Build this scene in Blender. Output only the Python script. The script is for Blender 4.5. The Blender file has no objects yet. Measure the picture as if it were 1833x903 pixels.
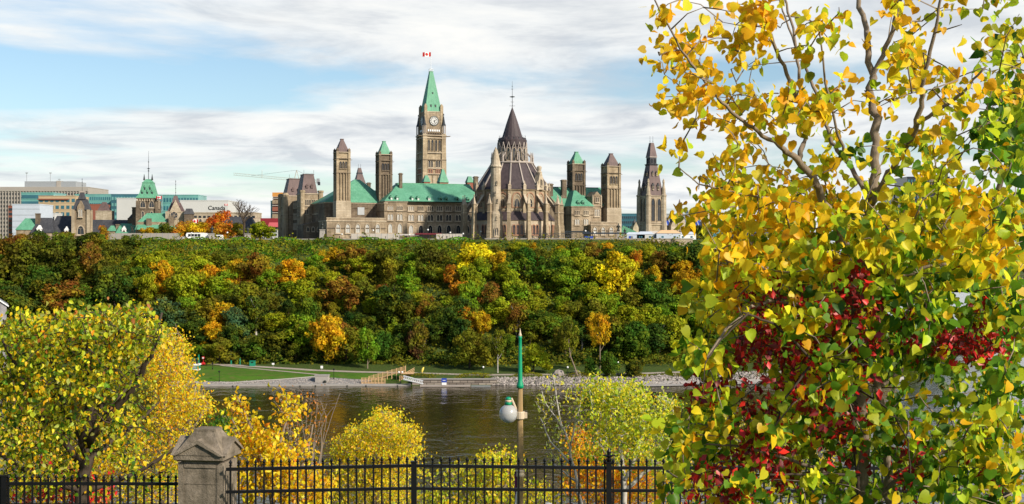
import bpy, math, random
import numpy as np
from mathutils import Vector, Matrix
R = math.radians
PI = math.pi
F = 2300.0            # focal length in photo pixels (photo 1833 wide)
EYE = 48.0            # eye height above the river (m)
HY = 445.0            # horizon row
scene = bpy.context.scene
col = scene.collection

# ---------------------------------------------------------------- camera
cam_d = bpy.data.cameras.new('camera')
cam = bpy.data.objects.new('camera', cam_d)
col.objects.link(cam)
cam.location = (0, 0, EYE)
cam.rotation_euler = (R(90), 0, 0)
cam_d.sensor_width = 36.0
cam_d.lens = 36.0 * F / 1833.0
cam_d.shift_y = -(451.5 - HY) / 1833.0
cam_d.clip_start = 0.1
cam_d.clip_end = 20000
scene.camera = cam

# ---------------------------------------------------------------- light
SUN_DIR = Vector((0.70, -0.60, 0.54)).normalized()    # towards the sun
SUN_EL = math.asin(SUN_DIR.z)
SUN_AZ = math.atan2(SUN_DIR.x, SUN_DIR.y)
sd = bpy.data.lights.new('sun', 'SUN')
sd.energy = 2.8
sd.angle = R(2.5)
sd.color = (1.0, 0.90, 0.76)
sun = bpy.data.objects.new('sun', sd)
col.objects.link(sun)
sun.rotation_euler = SUN_DIR.to_track_quat('Z', 'Y').to_euler()

scene.view_settings.view_transform = 'Standard'
scene.view_settings.look = 'None'
scene.view_settings.exposure = 1.05
scene.view_settings.gamma = 1.0
scene.view_settings.use_curve_mapping = False
cy = scene.cycles
cy.max_bounces = 5
cy.diffuse_bounces = 2
cy.glossy_bounces = 2
cy.transmission_bounces = 3
cy.transparent_max_bounces = 4
cy.sample_clamp_indirect = 4.0

world = bpy.data.worlds.new('World')
scene.world = world
world.use_nodes = True
wt = world.node_tree
wt.nodes.clear()


class NT:
    """tiny helper to write node trees"""
    def __init__(s, tree):
        s.t = tree
    def n(s, kind, **kw):
        nd = s.t.nodes.new(kind)
        for k, v in kw.items():
            setattr(nd, k, v)
        return nd
    def link(s, a, b):
        s.t.links.new(a, b)
    def inp(s, sock, v):
        if isinstance(v, bpy.types.NodeSocket):
            s.link(v, sock)
        elif v is not None:
            sock.default_value = v
    def math(s, op, a, b=None, c=None, clamp=False):
        nd = s.n('ShaderNodeMath', operation=op)
        nd.use_clamp = clamp
        s.inp(nd.inputs[0], a)
        s.inp(nd.inputs[1], b)
        if c is not None:
            s.inp(nd.inputs[2], c)
        return nd.outputs[0]
    def mix(s, f, a, b, blend='MIX'):
        nd = s.n('ShaderNodeMix', data_type='RGBA', blend_type=blend)
        s.inp(nd.inputs[0], f)
        s.inp(nd.inputs[6], c4(a))
        s.inp(nd.inputs[7], c4(b))
        return nd.outputs[2]
    def noise(s, vec, scale, detail=3, rough=0.5, dist=0.0):
        nd = s.n('ShaderNodeTexNoise')
        s.inp(nd.inputs['Vector'], vec)
        nd.inputs['Scale'].default_value = scale
        nd.inputs['Detail'].default_value = detail
        nd.inputs['Roughness'].default_value = rough
        nd.inputs['Distortion'].default_value = dist
        return nd.outputs['Fac']
    def ramp(s, f, stops):
        nd = s.n('ShaderNodeValToRGB')
        s.inp(nd.inputs[0], f)
        el = nd.color_ramp.elements
        while len(el) < len(stops):
            el.new(0.5)
        for e, (p, c) in zip(el, stops):
            e.position = p
            e.color = c4(c)
        return nd.outputs[0]
    def mapping(s, vec, scale=(1, 1, 1), loc=(0, 0, 0), rot=(0, 0, 0)):
        nd = s.n('ShaderNodeMapping')
        s.inp(nd.inputs[0], vec)
        nd.inputs[1].default_value = loc
        nd.inputs[2].default_value = rot
        nd.inputs[3].default_value = scale
        return nd.outputs[0]


def c4(c):
    if isinstance(c, bpy.types.NodeSocket) or c is None:
        return c
    if isinstance(c, (int, float)):
        return (c, c, c, 1)
    return tuple(c) if len(c) == 4 else (*c, 1)


# sky: Nishita sky behind streaky procedural clouds
w = NT(wt)
tc = w.n('ShaderNodeTexCoord')
sky = w.n('ShaderNodeTexSky', sky_type='NISHITA')
sky.sun_disc = False
sky.sun_elevation = SUN_EL
sky.sun_rotation = SUN_AZ
sky.altitude = 80
sky.air_density = 1.0
sky.dust_density = 0.6
sky.ozone_density = 2.5
sep = w.n('ShaderNodeSeparateXYZ')
w.link(tc.outputs['Generated'], sep.inputs[0])
dx, dy, dz = sep.outputs
zz = w.math('ADD', w.math('MAXIMUM', dz, 0.0), 0.07)
cv = w.n('ShaderNodeCombineXYZ')
w.link(w.math('DIVIDE', dx, zz), cv.inputs[0])
w.link(w.math('DIVIDE', dy, zz), cv.inputs[1])
cvec = cv.outputs[0]
n1 = w.noise(w.mapping(cvec, (0.50, 0.50, 1), (3.7, 1.3, 0)), 1.0, 9, 0.56, 0.25)
n2 = w.noise(w.mapping(cvec, (1.5, 1.5, 1), (1.0, 9.0, 0)), 0.9, 6, 0.62, 0.5)
# how cloudy each elevation is (0 blue .. 1 overcast)
fc = w.n('ShaderNodeFloatCurve')
w.link(w.math('MULTIPLY', w.math('MAXIMUM', dz, 0.0), 4.0), fc.inputs['Value'])
cm = fc.mapping.curves[0]
pts = [(0.0, 0.78), (0.18, 0.66), (0.29, 0.50), (0.34, 0.62), (0.37, 0.78), (0.43, 0.40), (0.50, 0.34), (0.56, 0.50), (0.63, 0.72), (0.75, 0.72), (1.0, 0.55)]
cm.points[0].location = pts[0]
cm.points[1].location = pts[-1]
for p in pts[1:-1]:
    cm.points.new(*p)
fc.mapping.update()
azb = w.math('MULTIPLY', w.math('DIVIDE', dx, w.math('MAXIMUM', dy, 0.2)), 0.45)
cov = w.math('ADD', w.math('ADD', fc.outputs[0], azb), w.math('MULTIPLY', w.math('SUBTRACT', n1, 0.5), 2.6))
covf = w.ramp(cov, [(0.24, 0.0), (0.40, 0.38), (0.56, 0.86), (0.8, 1.0)])
shade = w.ramp(n2, [(0.36, (0.64, 0.68, 0.74)), (0.52, (0.88, 0.90, 0.92)), (0.66, (0.99, 0.985, 0.97))])
# cloud overhead, out of view, is made brighter for added fill light
elev_gain = w.ramp(dz, [(0.0, 0.98), (0.22, 0.95), (0.4, 1.0), (1.0, 1.0)])
dark = w.mix(1.0, elev_gain, w.ramp(dz, [(0.0, 0.5), (0.24, 0.5), (0.55, 0.95), (1.0, 1.0)]), 'MULTIPLY')
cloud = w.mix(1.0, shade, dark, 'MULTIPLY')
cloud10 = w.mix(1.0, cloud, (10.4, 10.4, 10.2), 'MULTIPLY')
skyc = w.mix(1.0, sky.outputs[0], (0.64, 0.655, 0.645), 'MULTIPLY')
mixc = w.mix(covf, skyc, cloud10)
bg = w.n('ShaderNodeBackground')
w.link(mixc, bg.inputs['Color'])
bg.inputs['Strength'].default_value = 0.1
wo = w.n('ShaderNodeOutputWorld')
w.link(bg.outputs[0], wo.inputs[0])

# ---------------------------------------------------------------- pixel <-> world
def W(px, py, Y):
    return Vector(((px - 916.5) / F * Y, Y, EYE + (HY - py) / F * Y))
def XP(px, Y):
    return (px - 916.5) / F * Y
def ZP(py, Y):
    return EYE + (HY - py) / F * Y

def smooth(a, b, t):
    t = min(1, max(0, (t - a) / (b - a)))
    return t * t * (3 - 2 * t)

def shoreY(x):
    s = 450.0
    if x > 40:
        s += 12 * smooth(40, 110, x)
    if x > 135:
        s += (x - 135) ** 1.35 * 0.9
    return min(s, 1400)

TOP = 52.0
def wob(x, y, s, k):
    return math.sin(x / s + k) * math.cos(y / (s * 0.8) + k * 2.1)
def gz(x, y):
    """height of the ground"""
    if y < 12:
        z = 46.3 - 1.9 * smooth(2, 12, y)
    elif y < 22:
        z = 44.4 - 1.0 * smooth(12, 20, y)
    else:
        z = 43.4 - 46.4 * (min(y, 130) - 22) / 108.0
    if y < 200:
        return z if y < 22 else z + 0.4 * wob(x, y, 9, 1)
    d = y - shoreY(x)
    if d < 0:
        return max(-3.0, 0.25 * d)
    hs = 1.0 if x < 150 else max(0.0, 1 - (x - 150) / 320.0)
    if d < 10:
        b = 2.4 * d / 10
    elif d < 42:
        b = 2.4 + 2.0 * (d - 10) / 32
    elif d < 126:
        t = (d - 42) / 84.0
        b = 4.4 + (TOP - 4.4) * (0.25 * t + 0.75 * smooth(-0.08, 1.0, t))
        t2 = (d - 42) / 84.0
        b = 4.4 + (TOP - 4.4) * (t2 ** 0.93)
        b += 0.9 * wob(x, y, 13, 2) * math.sin(PI * t2) + 0.8 * wob(x, y, 5.5, 4) * math.sin(PI * t2)
    else:
        b = TOP
    return b * (hs if d > 42 else 1) if hs < 1 else b

# ---------------------------------------------------------------- materials
def mat_new(name):
    m = bpy.data.materials.new(name)
    m.use_nodes = True
    m.node_tree.nodes.clear()
    return m, NT(m.node_tree)

def finish(n, color, rough=0.8, spec=0.3, metal=0.0, bump=None, bstr=0.3, bdist=0.1, emis=None):
    b = n.n('ShaderNodeBsdfPrincipled')
    n.inp(b.inputs['Base Color'], c4(color))
    n.inp(b.inputs['Roughness'], rough)
    n.inp(b.inputs['Specular IOR Level'], spec)
    b.inputs['Metallic'].default_value = metal
    if bump is not None:
        bp = n.n('ShaderNodeBump')
        bp.inputs['Strength'].default_value = bstr
        bp.inputs['Distance'].default_value = bdist
        n.link(bump, bp.inputs['Height'])
        n.link(bp.outputs[0], b.inputs['Normal'])
    o = n.n('ShaderNodeOutputMaterial')
    n.link(b.outputs[0], o.inputs[0])
    return b

def objvec(n):
    return n.n('ShaderNodeTexCoord').outputs['Object']
def worldvec(n):
    return n.n('ShaderNodeNewGeometry').outputs['Position']

def m_plain(name, c, rough=0.7, spec=0.3, metal=0.0, var=0.15, scale=2.0):
    m, n = mat_new(name)
    f = n.noise(worldvec(n), scale, 4, 0.6)
    colr = n.mix(f, tuple(x * (1 - var) for x in c), tuple(min(1, x * (1 + var)) for x in c))
    finish(n, colr, rough, spec, metal)
    return m

def m_stone(name, c1, c2, c3, course=0.45, streak=0.5):
    """coursed rubble: block to block change, courses, weathering streaks"""
    m, n = mat_new(name)
    v = worldvec(n)
    blocks = n.n('ShaderNodeTexVoronoi')
    n.link(n.mapping(v, (0.9, 0.9, 1.7)), blocks.inputs['Vector'])
    blocks.inputs['Scale'].default_value = 1.0
    bl = n.n('ShaderNodeSeparateColor')
    n.link(blocks.outputs['Color'], bl.inputs[0])
    base = n.mix(bl.outputs[0], c1, c2)
    big = n.noise(v, 0.16, 5, 0.65)
    base = n.mix(n.ramp(big, [(0.38, 0.0), (0.62, 1.0)]), base, c3)
    st = n.noise(n.mapping(v, (0.8, 0.8, 0.06)), 1.0, 4, 0.6)
    base = n.mix(n.math('MULTIPLY', n.ramp(st, [(0.45, 0.0), (0.7, 1.0)]), streak), base, tuple(x * 0.42 for x in c1))
    sp = n.n('ShaderNodeSeparateXYZ')
    n.link(v, sp.inputs[0])
    cr = n.math('FRACT', n.math('MULTIPLY', sp.outputs[2], 1 / (course * 4)))
    line = n.math('LESS_THAN', cr, 0.14)
    base = n.mix(n.math('MULTIPLY', line, 0.22), base, tuple(x * 0.5 for x in c2))
    finish(n, base, 0.9, 0.15, bump=n.noise(v, 1.6, 5, 0.7), bstr=0.6, bdist=0.25)
    return m

def m_roof(name, c1, c2, seam=0.6, rough=0.6, spec=0.3):
    """standing seam copper: fine seams, streaks running down, patches"""
    m, n = mat_new(name)
    v = objvec(n)
    st = n.noise(n.mapping(v, (1.1, 1.1, 0.10)), 1.0, 5, 0.65)
    base = n.mix(n.ramp(st, [(0.3, 0.0), (0.7, 1.0)]), c1, c2)
    big = n.noise(v, 0.12, 4, 0.6)
    base = n.mix(n.ramp(big, [(0.4, 0.0), (0.75, 0.6)]), base, tuple(x * 0.6 for x in c1))
    wv = n.n('ShaderNodeTexWave', wave_type='BANDS', bands_direction='X')
    n.link(v, wv.inputs['Vector'])
    wv.inputs['Scale'].default_value = seam
    wf = n.ramp(wv.outputs['Fac'], [(0.0, 1.0), (0.16, 0.0)])
    base = n.mix(n.math('MULTIPLY', wf, 0.38), base, tuple(x * 0.45 for x in c1))
    finish(n, base, rough, spec, bump=wv.outputs['Fac'], bstr=0.2, bdist=0.1)
    return m

def m_glass(name, c=(0.03, 0.04, 0.05), rough=0.12, var=0.5, scale=0.5):
    m, n = mat_new(name)
    f = n.noise(worldvec(n), scale, 2, 0.5)
    colr = n.mix(f, tuple(x * (1 - var) for x in c), tuple(x * (1 + var) for x in c))
    finish(n, colr, rough, 0.5)
    return m

def m_leafobj(name, trans=0.38):
    """far crowns: colour of the tree comes from the object colour"""
    m, n = mat_new(name)
    oi = n.n('ShaderNodeObjectInfo')
    at = n.n('ShaderNodeAttribute')
    at.attribute_name = 'leafvar'
    nv = n.noise(worldvec(n), 0.35, 3, 0.6)
    hsv = n.n('ShaderNodeHueSaturation')
    zone = n.noise(n.mapping(worldvec(n), (1, 1, 1.3)), 0.16, 4, 0.65, 0.6)
    other = n.ramp(n.noise(worldvec(n), 0.06, 3, 0.6), [(0.33, (0.035, 0.085, 0.012)), (0.45, (0.15, 0.20, 0.014)), (0.58, (0.30, 0.28, 0.014)), (0.78, (0.24, 0.10, 0.018))])
    base = n.mix(n.ramp(zone, [(0.42, 0.06), (0.62, 0.62)]), oi.outputs['Color'], other)
    n.link(base, hsv.inputs['Color'])
    n.link(n.math('ADD', n.math('MULTIPLY', n.math('SUBTRACT', nv, 0.5), 0.10), n.math('ADD', n.math('MULTIPLY', n.math('SUBTRACT', at.outputs['Fac'], 0.5), 0.05), 0.5)), hsv.inputs['Hue'])
    hsv.inputs['Saturation'].default_value = 1.0
    n.link(n.math('ADD', n.math('MULTIPLY', at.outputs['Fac'], 1.25), 0.62), hsv.inputs['Value'])
    d = n.n('ShaderNodeBsdfDiffuse')
    t = n.n('ShaderNodeBsdfTranslucent')
    n.link(hsv.outputs[0], d.inputs[0])
    n.link(hsv.outputs[0], t.inputs[0])
    mx = n.n('ShaderNodeMixShader')
    mx.inputs[0].default_value = trans
    n.link(d.outputs[0], mx.inputs[1])
    n.link(t.outputs[0], mx.inputs[2])
    o = n.n('ShaderNodeOutputMaterial')
    n.link(mx.outputs[0], o.inputs[0])
    return m

def m_leafcol(name, trans=0.5, gloss=0.015):
    """near leaves: each leaf has its own autumn colour, stored on the leaf"""
    m, n = mat_new(name)
    at = n.n('ShaderNodeAttribute')
    at.attribute_name = 'leafcol'
    nv = n.noise(worldvec(n), 45.0, 3, 0.6)
    cc = n.mix(n.ramp(nv, [(0.30, 0.4), (0.36, 0.0)]), at.outputs['Color'], (0.30, 0.13, 0.02))
    d = n.n('ShaderNodeBsdfDiffuse')
    t = n.n('ShaderNodeBsdfTranslucent')
    g = n.n('ShaderNodeBsdfGlossy')
    g.inputs['Roughness'].default_value = 0.45
    n.link(cc, d.inputs[0])
    n.link(cc, t.inputs[0])
    mx = n.n('ShaderNodeMixShader')
    mx.inputs[0].default_value = trans
    n.link(d.outputs[0], mx.inputs[1])
    n.link(t.outputs[0], mx.inputs[2])
    m2 = n.n('ShaderNodeMixShader')
    m2.inputs[0].default_value = gloss
    n.link(mx.outputs[0], m2.inputs[1])
    n.link(g.outputs[0], m2.inputs[2])
    o = n.n('ShaderNodeOutputMaterial')
    n.link(m2.outputs[0], o.inputs[0])
    return m

def m_bark(name, c1, c2):
    m, n = mat_new(name)
    v = objvec(n)
    f = n.noise(n.mapping(v, (14, 14, 3)), 1.0, 5, 0.7)
    finish(n, n.mix(f, c1, c2), 0.9, 0.15, bump=f, bstr=0.6, bdist=0.02)
    return m

M = {}
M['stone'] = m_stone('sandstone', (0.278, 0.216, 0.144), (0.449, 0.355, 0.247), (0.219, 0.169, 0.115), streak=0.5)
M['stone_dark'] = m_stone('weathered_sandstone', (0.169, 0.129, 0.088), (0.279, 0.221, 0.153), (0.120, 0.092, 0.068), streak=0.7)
M['stone_light'] = m_stone('pale_sandstone', (0.400, 0.329, 0.234), (0.542, 0.461, 0.345), (0.329, 0.267, 0.186), streak=0.35)
M['stone_tower'] = m_stone('tower_sandstone', (0.359, 0.282, 0.179), (0.520, 0.421, 0.286), (0.269, 0.206, 0.134), streak=0.55)
M['trim'] = m_stone('dressed_stone', (0.460, 0.380, 0.272), (0.581, 0.491, 0.366), (0.360, 0.287, 0.206), streak=0.4)
M['redbrick'] = m_plain('red_sandstone_arch', (0.38, 0.215, 0.14), 0.9, 0.1, var=0.3, scale=1.5)
M['copper'] = m_roof('green_copper', (0.085, 0.28, 0.165), (0.165, 0.40, 0.26), 0.9)
M['copper_new'] = m_roof('brown_copper', (0.105, 0.072, 0.068), (0.18, 0.12, 0.11), 0.9)
M['copper_lib'] = m_roof('dark_purple_copper', (0.046, 0.034, 0.037), (0.088, 0.066, 0.068), 0.9)
M['slate'] = m_roof('dark_slate', (0.035, 0.037, 0.045), (0.085, 0.085, 0.09), 0.7)
M['rib'] = m_plain('pale_metal_rib', (0.36, 0.31, 0.27), 0.6, 0.3, var=0.25, scale=0.6)
M['iron'] = m_plain('dark_ironwork', (0.03, 0.035, 0.04), 0.5, 0.4)
M['pane_dark'] = m_glass('dark_window_glass', (0.022, 0.027, 0.035))
M['pane_pale'] = m_plain('pale_window_blind', (0.42, 0.42, 0.40), 0.4, 0.5, var=0.4, scale=0.7)
M['black'] = m_plain('black_paint', (0.006, 0.006, 0.007), 0.45, 0.3, var=0.5, scale=12)
M['white'] = m_plain('white_paint', (0.78, 0.78, 0.77), 0.5, 0.4, var=0.06)
M['conc'] = m_plain('pale_concrete', (0.34, 0.315, 0.285), 0.85, 0.2, var=0.2, scale=0.7)
M['red'] = m_plain('red_paint', (0.62, 0.03, 0.03), 0.6, 0.3, var=0.1)
M['blue'] = m_plain('blue_paint', (0.03, 0.07, 0.35), 0.5, 0.4)
M['brick'] = m_plain('dark_red_brick', (0.25, 0.09, 0.06), 0.85, 0.2, var=0.3)
M['bronze'] = m_plain('dark_bronze', (0.03, 0.035, 0.03), 0.45, 0.5, 0.3, var=0.3)
M['wood'] = m_plain('new_timber', (0.55, 0.36, 0.19), 0.8, 0.2, var=0.25, scale=1.5)
M['steel'] = m_plain('grey_steel', (0.35, 0.37, 0.38), 0.5, 0.4, 0.3)
M['bark'] = m_bark('grey_brown_bark', (0.13, 0.098, 0.07), (0.34, 0.27, 0.20))
M['bark_dark'] = m_bark('dark_bark', (0.03, 0.022, 0.016), (0.10, 0.075, 0.055))
M['bark_pale'] = m_bark('pale_bark', (0.32, 0.29, 0.25), (0.55, 0.52, 0.47))
M['leaf_far'] = m_leafobj('slope_foliage')
M['leaf'] = m_leafcol('autumn_leaves')
M['leaf_red'] = m_leafcol('red_creeper_leaves', 0.25, 0.04)

# ---------------------------------------------------------------- mesh building
class MB:
    def __init__(s):
        s.v = []; s.f = []; s.m = []; s.mats = []
    def mi(s, mat):
        if mat not in s.mats:
            s.mats.append(mat)
        return s.mats.index(mat)
    def add(s, verts, faces, mat):
        o = len(s.v)
        i = s.mi(mat)
        s.v += [tuple(p) for p in verts]
        s.f += [tuple(o + k for k in f) for f in faces]
        s.m += [i] * len(faces)
    def box(s, x0, x1, y0, y1, z0, z1, mat):
        s.frust((x0, x1, y0, y1), z0, (x0, x1, y0, y1), z1, mat)
    def frust(s, b, z0, t, z1, mat):
        v = [(b[0], b[2], z0), (b[1], b[2], z0), (b[1], b[3], z0), (b[0], b[3], z0),
             (t[0], t[2], z1), (t[1], t[2], z1), (t[1], t[3], z1), (t[0], t[3], z1)]
        s.add(v, [(0, 3, 2, 1), (4, 5, 6, 7), (0, 1, 5, 4), (1, 2, 6, 5), (2, 3, 7, 6), (3, 0, 4, 7)], mat)
    def lathe(s, prof, n, mat, cx=0, cy=0, ph=0, cap=True):
        v = []; f = []
        for r, z in prof:
            for k in range(n):
                a = ph + 2 * PI * k / n
                v.append((cx + r * math.cos(a), cy + r * math.sin(a), z))
        for j in range(len(prof) - 1):
            for k in range(n):
                k2 = (k + 1) % n
                f.append((j * n + k, j * n + k2, (j + 1) * n + k2, (j + 1) * n + k))
        if cap:
            f.append(tuple(range(n))[::-1])
            f.append(tuple((len(prof) - 1) * n + k for k in range(n)))
        s.add(v, f, mat)
    def tube(s, pts, rad, n, mat):
        pts = [Vector(p) for p in pts]
        if not hasattr(rad, '__len__'):
            rad = [rad] * len(pts)
        v = []; f = []
        up = Vector((0.31, 0.23, 0.92)).normalized()
        d0 = (pts[-1] - pts[0])
        if d0.length < 1e-6:
            d0 = Vector((0, 0, 1))
        if abs(d0.normalized().dot(up)) > 0.9:
            up = Vector((1, 0.1, 0)).normalized()
        for i, p in enumerate(pts):
            a = pts[max(0, i - 1)]; b = pts[min(len(pts) - 1, i + 1)]
            t = (b - a)
            t = t.normalized() if t.length > 1e-9 else d0.normalized()
            sx = t.cross(up)
            sx = sx.normalized() if sx.length > 1e-6 else Vector((1, 0, 0))
            sy = t.cross(sx)
            for k in range(n):
                an = 2 * PI * k / n
                q = p + (sx * math.cos(an) + sy * math.sin(an)) * rad[i]
                v.append(tuple(q))
        for j in range(len(pts) - 1):
            for k in range(n):
                k2 = (k + 1) % n
                f.append((j * n + k, j * n + k2, (j + 1) * n + k2, (j + 1) * n + k))
        f.append(tuple(range(n))[::-1])
        f.append(tuple((len(pts) - 1) * n + k for k in range(n)))
        s.add(v, f, mat)
    def extr(s, poly, axis, a, b, mat):
        """extrude a 2D polygon; axis 'y': poly is (x,z); 'x': poly is (y,z); 'z': poly is (x,y)"""
        n = len(poly)
        def pt(p, h):
            if axis == 'y': return (p[0], h, p[1])
            if axis == 'x': return (h, p[0], p[1])
            return (p[0], p[1], h)
        v = [pt(p, a) for p in poly] + [pt(p, b) for p in poly]
        f = [tuple(range(n))[::-1], tuple(range(n, 2 * n))]
        f += [(k, (k + 1) % n, n + (k + 1) % n, n + k) for k in range(n)]
        s.add(v, f, mat)
    def ring(s, outer, inner, a, b, mat):
        """frame between two outlines with the same point count, in the XZ plane"""
        n = len(outer)
        v = [(p[0], a, p[1]) for p in outer] + [(p[0], a, p[1]) for p in inner] + \
            [(p[0], b, p[1]) for p in outer] + [(p[0], b, p[1]) for p in inner]
        f = []
        for k in range(n):
            j = (k + 1) % n
            f += [(k, j, n + j, n + k), (k, 2 * n + k, 2 * n + j, j), (n + k, n + j, 3 * n + j, 3 * n + k)]
        s.add(v, f, mat)
    def hip(s, x0, x1, y0, y1, z0, rx0, rx1, ry, z1, mat, ry1=None):
        ry1 = ry if ry1 is None else ry1
        s.frust((x0, x1, y0, y1), z0, (rx0, rx1, ry - 0.05, ry1 + 0.05), z1, mat)
    def mesh(s, name):
        me = bpy.data.meshes.new(name)
        me.from_pydata(s.v, [], s.f)
        for m_ in s.mats:
            me.materials.append(M[m_] if isinstance(m_, str) else m_)
        me.polygons.foreach_set('material_index', s.m)
        me.update()
        return me
    def build(s, name, parent=None, loc=None, rot=0, smooth_=False):
        me = s.mesh(name)
        if smooth_:
            me.polygons.foreach_set('use_smooth', [True] * len(me.polygons))
        return link(name, me, parent, loc, rot)

def link(name, data, parent=None, loc=None, rot=0, scale=None):
    o = bpy.data.objects.new(name, data)
    col.objects.link(o)
    if parent is not None:
        o.parent = parent
    if loc is not None:
        o.location = loc
    if rot:
        o.rotation_euler = (0, 0, rot)
    if scale is not None:
        o.scale = scale
    return o

def tag(o, label, cat, group=None):
    o['label'] = label
    o['category'] = cat
    if group:
        o['group'] = group
    return o
def thing(name, label, cat, loc=(0, 0, 0), rot=0, group=None):
    return tag(link(name, None, None, loc, rot), label, cat, group)
def struct(o):
    o['kind'] = 'structure'
    return o
def copy_tree(o, parent=None):
    c = o.copy()
    col.objects.link(c)
    if parent is not None:
        c.parent = parent
    for ch in list(o.children):
        copy_tree(ch, c)
    return c

# windows: mesh made once per size, each window is its own linked part
_win = {}
def arch(w, h, g=0.0, z0=0.0):
    """pointed arch outline, half width w/2, total height h, grown by g"""
    hw = w / 2 + g
    sh = max(0.1, h - w * 0.95)
    pts = [(-hw, z0 - g), (hw, z0 - g), (hw, z0 + sh)]
    top = z0 + h + g * 1.3
    for t in (0.35, 0.68):
        pts.append((hw * math.cos(t * PI / 2) ** 0.8, z0 + sh + (top - z0 - sh) * math.sin(t * PI / 2) * 0.97))
    pts.append((0, top))
    for t in (0.68, 0.35):
        pts.append((-hw * math.cos(t * PI / 2) ** 0.8, z0 + sh + (top - z0 - sh) * math.sin(t * PI / 2) * 0.97))
    pts.append((-hw, z0 + sh))
    return pts
def rect(w, h, g=0.0):
    return [(-w / 2 - g, -g), (w / 2 + g, -g), (w / 2 + g, h + g), (-w / 2 - g, h + g)]
def win_mesh(kind, w, h, pane, frame, g):
    key = (kind, round(w, 2), round(h, 2), pane, frame, g)
    if key in _win:
        return _win[key]
    m = MB()
    n = {'arch': 1, 'arch2': 2, 'arch3': 3, 'rect': 1, 'rect2': 2, 'gothic': 1}[kind]
    sw = w / n
    for i in range(n):
        cx = (i - (n - 1) / 2) * sw
        iw = sw - (g * 0.9 if n > 1 else 0)
        o_ = rect(iw, h, g) if kind.startswith('rect') else arch(iw, h, g)
        i_ = rect(iw, h) if kind.startswith('rect') else arch(iw, h)
        o_ = [(p[0] + cx, p[1]) for p in o_]
        i_ = [(p[0] + cx, p[1]) for p in i_]
        dy = 0.004 * i
        m.ring(o_, i_, -0.34 - dy, 0.1, frame)
        m.extr(i_, 'y', -0.06, 0.08, pane)
        m.box(cx - 0.05, cx + 0.05, -0.14, -0.065, 0, h * 0.72, frame)
        if kind == 'gothic':
            m.lathe([(iw * 0.22, 0), (iw * 0.22, 0.1)], 8, frame)
            del m.v[-16:]; del m.f[-10:]; del m.m[-10:]
            for sx in (-1, 1):
                m.tube([(cx + sx * iw * 0.5, -0.1, h * 0.62), (cx + sx * iw * 0.25, -0.1, h * 0.76), (cx, -0.1, h * 0.62)], 0.06, 4, frame)
    m.box(-w / 2 - g - 0.1, w / 2 + g + 0.1, -0.5, 0.1, -g - 0.28, -g, frame)
    _win[key] = m.mesh('window')
    return _win[key]
def win(parent, kind, x, y, z, w, h, pane='pane_dark', face=0, frame='trim', g=0.28, name='window'):
    """face in degrees: 0 = looks to local -y, -90 = looks to local -x, 90 = +x"""
    return link(name, win_mesh(kind, w, h, pane, frame, g), parent, (x, y, z), R(face))
# ================================================================= GROUND AND WATER
def arr(*segs):
    out = []
    for a, b, s_ in segs:
        k = a
        while k < b - 1e-6:
            out.append(k); k += s_
    return out
ys = arr((-60, 0, 10), (0, 36, 1.5), (36, 150, 5), (150, 430, 40), (430, 600, 2.5), (600, 700, 20), (700, 1600, 100)) + [2200, 4000, 9000]
xs = [-6000, -3000, -1500, -800, -600, -500] + arr((-420, -60, 10), (-60, 60, 4), (60, 300, 8), (300, 640, 20)) + [800, 1200, 2500, 6000]
gv = [(x, y, gz(x, y)) for y in ys for x in xs]
nx = len(xs)
gf = [(j * nx + i, j * nx + i + 1, (j + 1) * nx + i + 1, (j + 1) * nx + i) for j in range(len(ys) - 1) for i in range(nx - 1)]
m, n = mat_new('grass_and_earth')
v = worldvec(n)
f1 = n.noise(v, 0.08, 5, 0.65)
f2 = n.noise(v, 0.9, 4, 0.7)
g1 = n.mix(f1, (0.030, 0.060, 0.012), (0.075, 0.12, 0.020))
g2 = n.mix(n.ramp(f2, [(0.45, 0.0), (0.75, 0.7)]), g1, (0.12, 0.10, 0.045))
finish(n, g2, 0.95, 0.1, bump=n.noise(v, 1.4, 5, 0.7), bstr=0.8, bdist=0.4)
M['ground'] = m
me = bpy.data.meshes.new('ground'); me.from_pydata(gv, [], gf); me.materials.append(m)
me.polygons.foreach_set('use_smooth', [True] * len(gf)); me.update()
struct(link('ground', me))

m, n = mat_new('river_water')
v = worldvec(n)
wA = n.noise(n.mapping(v, (0.9, 0.45, 1)), 1.0, 3, 0.6, 0.3)
wB = n.noise(n.mapping(v, (0.16, 0.13, 1)), 1.0, 3, 0.55, 0.8)
patch = n.noise(n.mapping(v, (0.008, 0.022, 1)), 1.0, 4, 0.6, 1.2)
hh = n.math('ADD', n.math('MULTIPLY', wA, 0.34), n.math('MULTIPLY', wB, 1.1))
b = n.n('ShaderNodeBsdfPrincipled')
b.inputs['Base Color'].default_value = (0.034, 0.025, 0.009, 1)
b.inputs['IOR'].default_value = 1.33
b.inputs['Roughness'].default_value = 0.07
bp = n.n('ShaderNodeBump')
n.link(n.ramp(patch, [(0.35, 0.30), (0.65, 0.85)]), bp.inputs['Strength'])
bp.inputs['Distance'].default_value = 0.42
n.link(hh, bp.inputs['Height'])
n.link(bp.outputs[0], b.inputs['Normal'])
o = n.n('ShaderNodeOutputMaterial'); n.link(b.outputs[0], o.inputs[0])
M['water'] = m
mb = MB(); mb.add([(-6000, 60, 0), (6000, 60, 0), (6000, 1500, 0), (-6000, 1500, 0)], [(0, 1, 2, 3)], 'water')
struct(mb.build('river_water'))

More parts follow.
